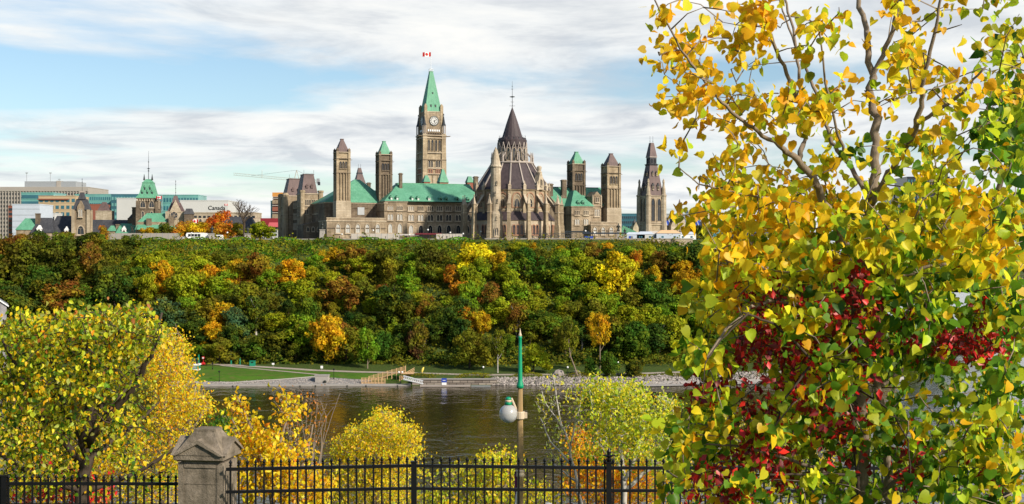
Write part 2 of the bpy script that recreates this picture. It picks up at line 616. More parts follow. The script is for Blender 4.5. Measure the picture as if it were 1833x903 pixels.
# draped sheets on the far bank, given as world strips (x, y centre line, width)
def strip(name, pts, width, lift, mat, step=3.0):
    P = []
    for (x0, y0), (x1, y1) in zip(pts, pts[1:]):
        L = max(1, int(math.hypot(x1 - x0, y1 - y0) / step))
        for k in range(L):
            P.append((x0 + (x1 - x0) * k / L, y0 + (y1 - y0) * k / L))
    P.append(pts[-1])
    v = []
    for i, (x, y) in enumerate(P):
        a = P[max(0, i - 1)]; b = P[min(len(P) - 1, i + 1)]
        t = Vector((b[0] - a[0], b[1] - a[1])).normalized()
        nn = Vector((-t.y, t.x))
        for s_ in (-.5, 0, .5):
            q = Vector((x, y)) + nn * width * s_
            v.append((q.x, q.y, gz(q.x, q.y) + lift))
    f = []
    for i in range(len(P) - 1):
        for c in range(2):
            f.append((i * 3 + c, i * 3 + c + 1, (i + 1) * 3 + c + 1, (i + 1) * 3 + c))
    mb = MB(); mb.add(v, f, mat)
    return struct(mb.build(name))
M['path'] = m_plain('gravel_path', (0.36, 0.31, 0.25), 0.95, 0.1, var=0.25, scale=0.8)
m, n = mat_new('mown_lawn'); v = worldvec(n)
finish(n, n.mix(n.ramp(n.noise(v, .35, 5, .7), [(.45, 0.), (.7, .75)]), n.mix(n.noise(v, .09, 4, .6), (.040, .105, .010), (.085, .19, .016)), (.14, .13, .04)), .95, .1, bump=n.noise(v, 3, 4, .7), bstr=.8, bdist=.2)
M['lawn'] = m
M['gravel'] = m_plain('grey_gravel', (0.23, 0.22, 0.21), 0.95, 0.1, var=0.6, scale=2.2)
def gp(px, py, lo=440.0):
    """point of the far bank ground that shows at px,py"""
    y = lo
    while y < 640:
        x = XP(px, y)
        if HY + (EYE - gz(x, y)) / y * F <= py and gz(x, y) > -0.5:
            return (x, y)
        y += 0.25
    return (XP(px, 600), 600)
# lawn promontory
def sheet(name, rows, lift, mat):
    """rows: list of (px_left, px_right, py); filled as a grid draped on the bank"""
    v = []; f = []; K = 24
    for a, b_, py in rows:
        for k in range(K + 1):
            x, y = gp(a + (b_ - a) * k / K, py)
            v.append((x, y, gz(x, y) + lift))
    for j in range(len(rows) - 1):
        for k in range(K):
            f.append((j * (K + 1) + k, j * (K + 1) + k + 1, (j + 1) * (K + 1) + k + 1, (j + 1) * (K + 1) + k))
    mb = MB(); mb.add(v, f, mat)
    return struct(mb.build(name))
lawn_back = [(300, 655), (360, 655.5), (420, 657), (500, 661), (580, 666), (660, 669), (735, 672)]
def lerp_tab(tab, x):
    for (a, ya), (b_, yb_) in zip(tab, tab[1:]):
        if x <= b_:
            return ya + (yb_ - ya) * (x - a) / (b_ - a)
    return tab[-1][1]
lawn_front = [(300, 683), (345, 683.5), (420, 684), (460, 681), (560, 676.5), (600, 677), (660, 681), (735, 683)]
v = []; f = []; K = 60; J = 10
for j in range(J + 1):
    for k in range(K + 1):
        px = 290 + (740 - 290) * k / K
        py = lerp_tab(lawn_front, px) * (1 - j / J) + lerp_tab(lawn_back, px) * (j / J)
        x, y = gp(px, py)
        v.append((x, y, gz(x, y) + 0.05))
f = [(j * (K + 1) + k, j * (K + 1) + k + 1, (j + 1) * (K + 1) + k + 1, (j + 1) * (K + 1) + k) for j in range(J) for k in range(K)]
mb = MB(); mb.add(v, f, 'lawn'); struct(mb.build('lawn'))
strip('path', [gp(a, b_) for a, b_ in ((372, 651), (400, 653.5), (440, 656), (500, 659.5), (560, 663.5), (640, 666.5), (735, 668.5), (860, 672), (960, 671), (1060, 672), (1150, 669.5), (1320, 664))], 3.2, 0.10, 'path')
strip('path', [gp(a, b_) for a, b_ in ((395, 655), (430, 658.5), (500, 665), (560, 670.5), (582, 673))], 1.6, 0.13, 'path')

# concrete dock along the water
m = MB()
pts = [(300, 690.0), (420, 690.5), (560, 689.5), (650, 688.5), (735, 686)]
for (a, ya), (b_, yb_) in zip(pts, pts[1:]):
    xa_, xb_ = XP(a, 449), XP(b_, 449)
    m.box(xa_, xb_ - .05, 447.2 + (0 if a < 560 else .8), 450.4, .02, .55, 'conc')
    k = xa_ + 1
    while k < xb_:
        m.box(k, k + .35, 447.0, 447.25 + (0 if a < 560 else .8), -.2, .3, 'bronze'); k += 11
dk = m.build('dock'); tag(dk, 'long pale concrete dock along the waterline below the lawn', 'dock')
# gravel bank between lawn and dock with a sloping concrete kerb
v = []; f = []
for j in range(5):
    for k in range(41):
        px = 300 + (662 - 300) * k / 40
        x, y = gp(px, lerp_tab(lawn_front, px) + .3)
        y0 = 450.3
        yy = y0 + (y - y0) * j / 4; xx = XP(px, yy)
        v.append((xx, yy, max(gz(xx, yy), .1) + .08))
f = [(j * 41 + k, j * 41 + k + 1, (j + 1) * 41 + k + 1, (j + 1) * 41 + k) for j in range(4) for k in range(40)]
mb = MB(); mb.add(v, f, 'gravel'); struct(mb.build('gravel_bank'))
m = MB()
P = [gp(a, b_) for a, b_ in ((400, 687.5), (460, 684), (520, 679.5), (575, 675))]
m.tube([(x, y, gz(x, y) + .15) for x, y in P], .28, 4, 'conc')
tag(m.build('kerb'), 'pale sloping concrete kerb running up the gravel bank below the lawn', 'kerb')
x, y = gp(578, 684)
m = MB(); m.box(-2.6, 2.0, -1, 2.2, -1, 2.2, 'conc'); m.box(-2.8, 2.2, -1.2, 2.4, 2.2, 2.4, 'conc'); m.lathe([(.5, -.5), (.6, .3), (.3, .6)], 8, 'bronze', .9, -1.3)
tag(m.build('outfall', None, (x, y, gz(x, y))), 'small square concrete outfall block on the gravel bank above the dock', 'outfall')

def stone_mesh(rng, n_, area, smin, smax, mat, name, label, cat):
    v = []; f = []
    base = [(1, 0, 0), (-1, 0, 0), (0, 1, 0), (0, -1, 0), (0, 0, 1), (0, 0, -1)]
    fc_ = [(0, 2, 4), (2, 1, 4), (1, 3, 4), (3, 0, 4), (2, 0, 5), (1, 2, 5), (3, 1, 5), (0, 3, 5)]
    for _ in range(n_):
        x, y = area(rng)
        s_ = rng.uniform(smin, smax)
        z = max(gz(x, y), 0) + s_ * .15
        a = rng.uniform(0, 6.28)
        o = len(v)
        for bx, by, bz in base:
            k = s_ * rng.uniform(.6, 1.25)
            q = (bx * k * math.cos(a) - by * k * math.sin(a), bx * k * math.sin(a) + by * k * math.cos(a), bz * k * .75)
            v.append((x + q[0], y + q[1], z + q[2]))
        f += [tuple(o + i for i in t) for t in fc_]
    mb = MB(); mb.add(v, f, mat); o = mb.build(name)
    o['kind'] = 'stuff'; o['label'] = label; o['category'] = cat
    return o
m, n = mat_new('broken_rock')
gn = n.n('ShaderNodeNewGeometry')
rc = n.ramp(gn.outputs['Random Per Island'], [(0.0, (0.11, 0.10, 0.09)), (0.5, (0.25, 0.22, 0.195)), (1.0, (0.44, 0.39, 0.35))])
finish(n, rc, 0.9, 0.2)
M['rock'] = m
rng = random.Random(5)
def ar1(r):
    px = r.uniform(880, 1480); d = r.uniform(-.3, 8.5 + max(0, (px - 1100)) * .02)
    x = XP(px, 455); y = shoreY(x) + d
    return (XP(px, y), y)
stone_mesh(rng, 4200, ar1, .3, .75, 'rock', 'riprap_rocks', 'pale broken riprap rocks lining the far shore', 'rocks')
def ar2(r):
    px = r.uniform(300, 665); a = r.random()
    x, y = gp(px, lerp_tab(lawn_front, px) + .5); y = 450.6 + (y - 450.6) * a
    return (XP(px, y), y)
stone_mesh(rng, 3600, ar2, .12, .34, 'rock', 'gravel_stones', 'small grey stones on the bank below the lawn', 'gravel')
# pale shelf at the foot of the riprap on the right
v = []; f = []
for k in range(40):
    px = 1150 + k * 12
    x = XP(px, 455)
    for d, z in ((-4.5, .06), (.5, .28), (3, 1.0)):
        y = shoreY(x) + d
        v.append((XP(px, y), y, z + .1))
f = [(k * 3 + c, k * 3 + 3 + c, k * 3 + 4 + c, k * 3 + 1 + c) for k in range(39) for c in range(2)]
mb = MB(); mb.add(v, f, 'conc'); struct(mb.build('shore_shelf'))
# stone retaining wall
m, n = mat_new('stone_block_wall')
bt = n.n('ShaderNodeTexBrick')
sx_ = n.n('ShaderNodeSeparateXYZ'); n.link(objvec(n), sx_.inputs[0])
cb_ = n.n('ShaderNodeCombineXYZ'); n.link(sx_.outputs[0], cb_.inputs[0]); n.link(sx_.outputs[2], cb_.inputs[1])
n.link(cb_.outputs[0], bt.inputs['Vector'])
bt.inputs['Scale'].default_value = 1.0
bt.inputs['Brick Width'].default_value = 2.6
bt.inputs['Row Height'].default_value = 0.85
bt.inputs['Mortar Size'].default_value = 0.09
bt.inputs['Color1'].default_value = (0.16, 0.13, 0.11, 1)
bt.inputs['Color2'].default_value = (0.34, 0.29, 0.24, 1)
bt.inputs['Mortar'].default_value = (0.04, 0.035, 0.03, 1)
finish(n, bt.outputs[0], 0.9, 0.2)
M['blockwall'] = m
x0, x1 = XP(738, 450.5), XP(888, 450.5)
m = MB(); m.box(x0, x1, 450.6, 453.6, -1, 2.0, 'blockwall'); m.box(x0, x1 + .1, 450.4, 453.6, 2.0, 2.15, 'conc')
tag(m.build('retaining_wall'), 'low grey stone block retaining wall behind the floating dock', 'wall')
# floating dock with truss gangway and a blue kayak rack
fd = thing('floating_dock', 'white floating dock with a truss gangway moored beside the stone retaining wall', 'dock', (XP(800, 446), 446, 0))
m = MB(); a, b_ = XP(752, 446) - XP(800, 446), XP(842, 446) - XP(800, 446)
m.box(a, b_, -1.1, 1.1, .1, .5, 'rib'); m.box(a + .2, b_ - .2, -.9, .9, -.4, .1, 'bronze'); m.box(b_ + .3, b_ + 7, -.7, .7, .1, .35, 'steel'); m.build('deck', fd)
m = MB(); g0 = XP(722, 449) - XP(800, 446)
for yy in (-.7, .7):
    m.tube([(g0, 3 + yy, 2.4), (a + 1, yy, .9)], .09, 4, 'white'); m.tube([(g0, 3 + yy, 3.5), (a + 1, yy, 2.0)], .09, 4, 'white')
    for k in range(9):
        t0, t1 = k / 9, (k + 1) / 9
        lo = lambda t_: (g0 + (a + 1 - g0) * t_, 3 + yy - 3 * t_, 2.4 - 1.5 * t_)
        hi = lambda t_: (lo(t_)[0], lo(t_)[1], lo(t_)[2] + 1.1)
        m.tube([lo(t0), hi(t1)], .05, 4, 'white'); m.tube([hi(t0), lo(t1)], .05, 4, 'white')
m.extr([(g0, 2.3), (a + 1, .8), (a + 1, .9), (g0, 2.4)], 'y', .4, 2.4, 'steel')
m.build('gangway', fd)
m = MB(); m.box(-.8, .8, -.4, .4, .63, 1.5, 'white'); m.box(-.9, .9, -.45, .45, 1.5, 2.9, 'blue'); m.tube([(-.5, -.46, 2.2), (.5, -.46, 2.2)], .12, 4, 'white')
tag(m.build('dock_kiosk', None, (XP(795, 446), 446, 0)), 'small blue and white box standing on the floating dock', 'kiosk')
# timber ramp
rp = thing('timber_ramp', 'new timber ramp with slatted railings leading down from the path to the dock', 'ramp', (XP(690, 453), 453, .5))
m = MB(); xa_, xb_ = XP(648, 452) - XP(690, 453), XP(736, 456) - XP(690, 453)
mid = XP(690, 453) - XP(690, 453)
m.extr([(xa_ + 2, .3), (xb_ - 2, 4.0), (xb_ - 2, 4.2), (xa_ + 2, .5)], 'y', 3.2, 5.2, 'wood')
m.box(xa_, mid, -1.6, 3.0, .0, .25, 'wood'); m.box(xb_ - 4, xb_ + 1, 0, 5.4, 3.2, 3.4, 'wood'); m.build('deck', rp)
m = MB()
for k in range(4):
    m.tube([(xa_ + 2, 3.1, .8 + k * .4), (xb_ - 2, 3.1, 4.4 + k * .4)], .09, 4, 'wood')
for k in range(9):
    t_ = k / 8; x = xa_ + 2 + (xb_ - xa_ - 4) * t_
    m.box(x - .12, x + .12, 3.0, 3.2, -.4, 2.2 + 3.7 * t_, 'wood')
for k in range(4):
    m.tube([(xa_, -1.6, .4 + k * .5), (mid, -1.6, .4 + k * .5)], .12, 4, 'wood')
    m.tube([(xb_ - 4, -.2, .8 + k * .5), (xb_ + 1, 5.2, 3.4 + k * .5)], .1, 4, 'wood')
for k in range(8):
    x = xa_ + (mid - xa_) * k / 7; m.box(x - .12, x + .12, -1.75, -1.5, -.3, 2.1, 'wood')
m.build('railing', rp)

# shore lamps
def shore_lamp(px, py_top, py_base, heads=1, label='', head='white', h=None):
    x, y = gp(px, py_base)
    z = gz(x, y)
    hgt = (py_base - py_top) / F * y
    t = thing('shore_lamp', label, 'lamp post', (x, y, z), 0, 'lamp posts along the far shore')
    m = MB(); m.lathe([(.18, 0), (.18, .6), (.09, .8), (.07, hgt - .7)], 8, 'black')
    if heads == 2: m.tube([(-.6, 0, hgt - .7), (.6, 0, hgt - .7)], .06, 4, 'black')
    m.build('pole', t)
    for k in range(heads):
        cx = 0 if heads == 1 else (-.6, .6)[k]
        m = MB(); r = .36
        m.lathe([(.1, hgt - .75)] + [(r * math.sin(a), hgt - .36 - r * math.cos(a)) for a in (.5, 1.0, 1.57, 2.1, 2.6)] + [(.03, hgt)], 10, head, cx, 0)
        m.build('lamp_globe', t, smooth_=True)
shore_lamp(865, 656, 678, 1, 'black lamp post with one round white globe above the stone retaining wall')
shore_lamp(1016, 656, 676, 1, 'black lamp post with one white globe behind the riprap beside the boulders')
shore_lamp(1106, 647, 672, 1, 'lamp post with white globe among the bushy green shore trees')
shore_lamp(717, 665, 687, 2, 'black lamp post with two white heads beside the timber ramp')
shore_lamp(597.5, 660, 680, 1, 'thin dark lamp post on the gravel bank beside the outfall block', 'black')
shore_lamp(392.5, 664, 684, 1, 'thin dark lamp post at the front edge of the lawn', 'black')
shore_lamp(380.5, 649, 662, 1, 'thin dark lamp post at the back of the lawn beside the path', 'black')
# path side signs, green bin, red buoy stand
def sign(px, py, w_, h_, mat, label, post=1.2, nm='path_sign'):
    x, y = gp(px, py); z = gz(x, y)
    t = thing(nm, label, 'sign', (x, y, z))
    m = MB(); m.box(-.05, .05, -.05, .05, 0, post, 'steel'); m.build('post', t)
    m = MB(); m.box(-w_ / 2, w_ / 2, -.12, -.055, post - .05, post + h_, mat); m.build('panel', t)
sign(489, 657.5, .9, .6, 'white', 'small white sign on a post behind the path, left one', .9)
sign(576, 664, .9, .9, 'white', 'small white square sign behind the path under the big gold tree', .9)
m_green = m_plain('green_paint', (0.01, 0.22, 0.13), 0.5, 0.4); M['green'] = m_green
sign(414, 657, .5, 1.4, 'green', 'narrow green sign post beside the path at the back of the lawn', 1.0)
sign(430, 657, .35, 2.4, 'green', 'tall thin green marker post on the grass behind the path', .8)
sign(356, 655, .5, 3.2, 'green', 'tall green post beside the white and green boat', 1.0)
x, y = gp(452, 656)
m = MB(); m.box(-1, 1, -.8, .8, 0, 1.9, 'green'); m.box(-1.1, 1.1, -.9, .9, 1.9, 2.05, 'green'); m.box(-.5, .5, -.83, -.8, 1.3, 1.7, 'black')
tag(m.build('waste_bin', None, (x, y, gz(x, y))), 'square green box bin standing on the grass behind the path', 'bin')
x, y = gp(364, 653)
m = MB(); m.box(-.1, .1, -.1, .1, 0, 2.4, 'red')
m.lathe([(.45, 2.0), (.6, 2.3), (.6, 2.9), (.45, 3.1)], 10, 'red'); m.box(-.3, .3, -.62, -.5, 2.3, 2.8, 'white'); m.box(-.6, .6, -.5, .5, 0, .8, 'red')
tag(m.build('life_ring_stand', None, (x, y, gz(x, y))), 'red life ring stand at the left end of the path', 'stand')
# boat at the left of the lawn
bx, by = gp(343, 664)
bt_ = thing('tour_boat', 'white and green flat-sided boat with dark cabin beside the lawn', 'boat', (bx, by, gz(bx, by)))
m = MB(); m.extr([(-3.6, .2), (2.5, .2), (2.9, 2.5), (-3.6, 2.5)], 'y', -1, 2.4, 'green'); m.box(-3.7, 2.7, -1.08, 2.45, .15, .65, 'white'); m.box(-3.7, 2.95, -1.1, 2.5, 2.0, 2.55, 'white'); m.build('hull', bt_)
m = MB()
for k in range(2): m.box(-3.0 + k * 2.9, -.9 + k * 2.9, -1.06, -.98, .9, 1.8, 'steel')
m.build('window', bt_)
m = MB(); m.frust((-1.2, 1.9, -.4, 2), 2.55, (-.8, 1.4, 0, 1.7), 4.2, 'pane_dark'); m.box(-1, 1.6, -.1, 1.8, 4.2, 4.35, 'green'); m.build('cabin', bt_)
# boulders and yellow kayak on the grass
x, y = gp(757.5, 669)
m = MB(); m.tube([(-.3, 0, .1), (-.45, 0, .8), (-.1, 0, 1.7), (.3, 0, 2.3)], [.08, .4, .42, .08], 8, m_plain('yellow_paint', (.75, .6, .12)))
tag(m.build('kayak', None, (x, y, gz(x, y)), smooth_=True), 'small yellow kayak propped up on the grass above the ramp', 'kayak')
for i, (px, py, s_, lb) in enumerate(((1000, 672, 1.7, 'large grey boulder at the tree line left of the shore boulders'), (1034, 671, 1.3, 'pale rounded boulder beside the leaning tree on the shore'))):
    x, y = gp(px, py); rr = random.Random(i + 3)
    m = MB(); m.lathe([(s_ * 1.2, -.3), (s_ * 1.3, s_ * .4), (s_ * .9, s_ * .95), (s_ * .3, s_ * 1.15)], 7, 'rock', ph=rr.random())
    m.v = [(a + rr.uniform(-.2, .2), b_ + rr.uniform(-.2, .2), c) for a, b_, c in m.v]
    tag(m.build('boulder', None, (x, y, gz(x, y))), lb, 'boulder')
# stone house at the left edge of the picture
hs = thing('stone_house', 'grey stone gabled house partly hidden by the near tree at the left edge', 'house', (XP(-26, 470), 470, gz(XP(-26, 470), 470) - 1), R(22))
zt = ZP(548, 470) - (gz(XP(-26, 470), 470) - 1)
pk = ZP(523, 470) - (gz(XP(-26, 470), 470) - 1)
m = MB(); m.extr([(-7.2, 0), (7.2, 0), (7.2, zt), (0, pk), (-7.2, zt)], 'y', 0, 16, m_stone('grey_limestone', (.30, .29, .30), (.42, .41, .41), (.25, .24, .25))); m.build('wall', hs)
m = MB()
for s_ in (-1, 1):
    m.extr([(0, pk + .1), (s_ * 7.8, zt - .3), (s_ * 7.8, zt + .1), (0, pk + .5)][::s_], 'y', -.5, 16.5, 'steel')
    m.extr([(0, pk), (s_ * 7.9, zt - .5), (s_ * 7.9, zt + .05), (0, pk + .45)][::s_], 'y', -.65, -.5, 'white')
m.build('roof', hs)
win(hs, 'rect', -2, -.05, zt - 5, 1.1, 1.8, 'pane_dark'); win(hs, 'rect', 3.4, -.05, zt - 5, 1.1, 1.8, 'pane_dark')
m = MB(); m.box(-1.9, -.9, 6, 7, pk - 1, pk + 1.8, 'stone_light'); m.build('chimney', hs)
# ================================================================= PARLIAMENT
TH = R(21)
OX, OY = 0.13, 600.0
cT, sT = math.cos(TH), math.sin(TH)
def pu(px, v):
    k = (px - 916.5) / F
    # OX + u c - v s = k (OY + u s + v c)
    return (k * (OY + v * cT) - OX + v * sT) / (cT - k * sT)
def pv(px, u):
    k = (px - 916.5) / F
    return (OX + u * cT - k * (OY + u * sT)) / (sT + k * cT)
def lz(py, u, v):
    return ZP(py, OY + u * sT + v * cT) - TOP
def local_to_world(u, v, z=0):
    return Vector((OX + u * cT - v * sT, OY + u * sT + v * cT, TOP + z))

cb = thing('parliament_building', 'long sandstone parliament block with green copper roofs behind the round library', 'building', (OX, OY, TOP), TH)

def wallbox(name, x0, x1, y0, y1, z1, mat='stone', parent=cb, z0=-1.0, bands=(), parapet=0.0):
    m = MB()
    m.box(x0, x1, y0, y1, z0, z1, mat)
    for zb in bands:
        m.box(x0 - 0.25, x1 + 0.25, y0 - 0.25, y1 + 0.25, zb, zb + 0.45, 'stone_dark')
    m.box(x0 - 0.35, x1 + 0.35, y0 - 0.35, y1 + 0.35, z1, z1 + 0.5, 'trim')
    if parapet:
        m.box(x0 - 0.1, x1 + 0.1, y0 - 0.1, y0 + 0.6, z1 + 0.5, z1 + 0.5 + parapet, mat)
        m.box(x0 - 0.2, x1 + 0.2, y0 - 0.2, y0 + 0.7, z1 + 0.5 + parapet, z1 + 0.8 + parapet, 'trim')
    return m.build(name, parent)

V0 = 36.0      # plane of the main north front
# --- main front, left of library
xl = pu(690, V0); xm = pu(729, V0); xr = pu(860, V0)
xm2 = pu(729, V0 + 2)
ze = lz(360.5, xl, V0) - 0.4
b1, b2 = lz(378.5, xl, V0), lz(405, xl, V0)
wallbox('wall', xl, xm, V0, 62, ze, bands=(b1,))
wallbox('wall', xm - 0.5, xr, V0 + 2, 62, ze - 0.3, bands=(b1 - .1,))
# roof of the main front
rm = MB()
zr = lz(329, xm, 52)
rm.frust((xl - 0.7, xr, V0 - 0.7, 68), ze + 0.5, (pu(712, 52), xr, 51.8, 56), zr, 'copper')
rm.box(pu(712, 52) - 0.2, xr, 51.6, 56.2, zr, zr + 0.35, 'copper')
roofo = rm.build('roof', cb)
for i, px in enumerate((698.5, 715.5)):
    x = pu(px, V0)
    win(cb, 'arch3', x, V0 - 0.05, lz(376.5, x, V0), 2.9, 1.9, 'pane_pale' if i == 0 else 'pane_dark')
    win(cb, 'arch2', x, V0 - 0.05, lz(394.5, x, V0), 2.8, 2.9, 'pane_pale')
    win(cb, 'arch', x, V0 - 0.05, lz(417, x, V0), 2.0, 4.3, 'pane_pale')
for i, px in enumerate((735.5, 753, 770, 786.5, 803, 820, 836)):
    x = pu(px, V0 + 2)
    p1 = 'pane_pale' if px < 760 else 'pane_dark'
    win(cb, 'arch3', x, V0 + 1.95, lz(377.5, x, V0), 2.9, 2.2, 'pane_pale' if i == 0 else 'pane_dark')
    win(cb, 'arch2', x, V0 + 1.95, lz(395.5, x, V0), 2.9, 2.9, p1)
    win(cb, 'arch', x, V0 + 1.95, lz(418, x, V0), 2.1, 3.9, p1 if i != 1 else 'pane_dark')

def dormer(px, py, v, pale, w=1.5, h=1.3, parent=cb, roofm='copper', depth=3):
    x = pu(px, v)
    z = lz(py, x, v)
    m = MB()
    m.box(x - w / 2, x + w / 2, v, v + depth, z, z + h, 'copper' if roofm == 'copper' else roofm)
    m.extr([(x - w / 2 - 0.2, z + h), (x + w / 2 + 0.2, z + h), (x, z + h + 0.9)], 'y', v - 0.25, v + depth, roofm)
    d = m.build('dormer', parent)
    link('pane', win_mesh('rect', w * 0.66, h * 0.75, pale, 'white' if pale == 'pane_pale' else roofm, 0.1), d, (x, v - 0.02, z + 0.15))
    return d
for px, pale in ((701, 'white'), (711.5, 'white'), (738.5, 'white'), (749, 'white'), (768.5, 'pane_pale'), (789, 'pane_dark'), (799, 'pane_dark'), (818.5, 'pane_dark'), (838, 'pane_dark')):
    dormer(px, 358.6 + (px - 700) * .022, V0 + 0.5, pale, 1.5, 1.5)

def chimney(px, v, w, ytop, ybot, mat='brick', parent=cb):
    x = pu(px, v)
    m = MB()
    z0, z1 = lz(ybot, x, v), lz(ytop, x, v)
    m.box(x - w / 2, x + w / 2, v - w / 2, v + w / 2, z0 - 2, z1 - 0.5, mat)
    m.box(x - w / 2 - 0.25, x + w / 2 + 0.25, v - w / 2 - 0.25, v + w / 2 + 0.25, z1 - 0.8, z1 - 0.3, 'stone_dark')
    m.box(x - w / 2 + 0.15, x + w / 2 - 0.15, v - w / 2 + 0.15, v + w / 2 - 0.15, z1 - 0.3, z1, 'stone_dark')
    return m.build('chimney', parent)
chimney(717, 48, 1.5, 310, 335, 'stone_dark', roofo)
# small green roof turrets poking over the ridge in front of the clock tower
def turret(px, v, w, pyb, pyt, ptop, mat='copper', base='brick', px2=None):
    x = pu(px, v)
    z0, z1 = lz(pyb, x, v), lz(pyt, x, v)
    m = MB()
    m.box(x - w / 2, x + w / 2, v, v + w, z0 - 4, z0 + 1.2, base)
    t = w * ptop
    m.frust((x - w / 2 - .3, x + w / 2 + .3, v - .3, v + w + .3), z0 + 1.2, (x - t, x + t, v + w / 2 - t, v + w / 2 + t), z1, mat)
    return m.build('roof_turret', cb)
turret(764.5, 72, 3.2, 330, 314, 0.2)
turret(795, 72, 4.6, 331, 303, 0.09)
turret(842, 72, 3.2, 331, 316, 0.25)

# --- left pavilion with the big hip roof
xa = pu(581, 48); xb = pu(690, 48)
zw = lz(364, xa, 48)
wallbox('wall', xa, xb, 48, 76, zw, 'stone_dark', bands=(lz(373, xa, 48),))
m = MB()
m.frust((xa - 0.6, pu(700, 48), 47.4, 76.6), zw + 0.5, (pu(634, 62), pu(643, 62), 61, 63), lz(322, pu(640, 62), 62), 'copper')
m.frust((pu(640, 60), pu(700, 60), 58, 76), zw + 0.5, (pu(648, 66), pu(700, 66), 66.5, 67.5), lz(351, pu(670, 62), 62), 'copper')
m.build('roof', cb)
# sheeted opening
m = MB(); x0, x1 = pu(640, 48), pu(652, 48)
m.box(x0, x1, 47.7, 48.1, lz(385, x0, 48), lz(371.5, x0, 48), 'steel'); m.build('window_cover', cb)
chimney(660, 75, 1.7, 327, 345, 'stone_dark')
# --- low north wing, left
xa = pu(585, 32); xb = pu(690, 32)
zl = lz(396.5, xa, 32)
wallbox('wall', xa, xb, 32, 48.2, zl, 'stone', bands=(lz(409.5, xa, 32),), parapet=1.0)
for px in (605, 622.5, 640.5, 657.5, 676):
    x = pu(px, 32)
    win(cb, 'arch', x, 31.95, lz(417, x, 32), 1.9, 4.0, 'pane_pale', g=0.4)
# the stepped wall between low wing and front
wallbox('wall', pu(688, 34), xl + .2, 34, 50, ze - 0.8, 'stone', bands=(b1 - .2,))

# --- ventilation towers
def vent_tower(px0, pxc, px1, v, ytop, yroof, ymer, ybase, s, roofmat, stone='stone_tower', lower=None):
    """square tower: front face between pxc and px1, left face seen between px0 and pxc"""
    x0 = pu(pxc, v); x1 = pu(px1, v); s = x1 - x0
    cx = (x0 + x1) / 2; cyy = v + s / 2
    t = link('ventilation_tower', None, cb, (cx, cyy, 0))
    H = lambda py: lz(py, cx, cyy)
    m = MB(); h = s / 2
    zt = H(yroof)
    m.box(-h, h, -h, h, 0, zt, stone)
    for a in range(4):           # corner piers
        sx = (-1, 1, 1, -1)[a]; sy = (-1, -1, 1, 1)[a]
        c = 0.55
        m.box(sx * h - c, sx * h + c, sy * h - c, sy * h + c, 0, zt + 0.4, stone)
        m.box(sx * h - c, sx * h + c, sy * h - c, sy * h + c, zt + 0.4, H(ymer), 'stone_dark')
        m.lathe([(0.5, H(ymer)), (0.05, H(ymer) + 0.7)], 4, 'stone_dark', sx * h, sy * h, PI / 4)
    zb = zt - s * 1.75
    for k in range(1, 4):        # slim pilasters on each face
        p = -h + s * k / 4
        for fx in (-1, 1):
            m.box(p - 0.22, p + 0.22, fx * (h + 0.3) - 0.3 , fx * (h + 0.3) + 0.02, 8, zb, stone)
            m.box(fx * (h + 0.28) - 0.3, fx * (h + 0.28) + 0.02, p - 0.22, p + 0.22, 8, zb, stone)
    for zz_ in (zt - 0.1, zb, zt - s * 0.55):
        m.box(-h - 0.7, h + 0.7, -h - 0.7, h + 0.7, zz_, zz_ + 0.35, 'stone_dark' if zz_ < zt - 1 else 'trim')
    body = m.build('shaft', t)
    if lower:
        zl_ = H(lower[0])
        mm = MB(); g = 0.75
        mm.box(-h - g, h + g, -h - g, h + g, -1, zl_, 'stone_light')
        mm.box(-h - g - .1, h + g + .1, -h - g - .1, h + g + .1, zl_ - 3.4, zl_ - 3.0, 'trim')
        mm.frust((-h - g, h + g, -h - g, h + g), zl_, (-h - .5, h + .5, -h - .5, h + .5), zl_ + 0.7, 'stone_light')
        mm.build('tower_base', t)
    m = MB(); tt = s * 0.11
    m.frust((-h + 0.2, h - 0.2, -h + 0.2, h - 0.2), zt + 0.3, (-h * .86, h * .86, -h * .86, h * .86), zt + 1.6, roofmat)
    m.frust((-h * .86, h * .86, -h * .86, h * .86), zt + 1.6, (-tt, tt, -tt, tt), H(ytop) - 0.4, roofmat)
    m.box(-tt - .2, tt + .2, -tt - .2, tt + .2, H(ytop) - 0.4, H(ytop), roofmat)
    m.build('tower_roof', t)
    for k in (-1, 0, 1):         # belfry openings
        for face, (ax, ay) in ((0, (k * s / 4.3, -h - 0.02)), (-90, (-h - 0.02, -k * s / 4.3)), (90, (h + 0.02, k * s / 4.3))):
            o = win(t, 'arch', ax, ay, zb + s * 0.40, s * 0.16, s * 0.60, 'pane_dark', face, stone, 0.07, 'belfry_opening')
    m = MB()
    for sx in (-1, 1):           # gargoyles
        m.tube([(sx * h, -h, zb + s * 1.1), (sx * (h + 1.5), -h - 0.3, zb + s * 1.15)], [0.22, 0.1], 5, 'stone_dark')
    m.build('gargoyle', t)
    return t
vent_tower(597.5, 604, 625, 38, 249, 274, 268, 425, 6.2, 'copper_new', lower=(362.5,))
vent_tower(673, 680, 700, 47, 253, 278, 273, 425, 6.2, 'copper', 'stone_dark')
vent_tower(1020, 1026, 1046, 50, 272, 295, 289, 425, 6.2, 'copper', 'stone_dark')
vent_tower(1083, 1088, 1109, 38, 275, 299, 294, 425, 6.2, 'copper_new', lower=(375,))

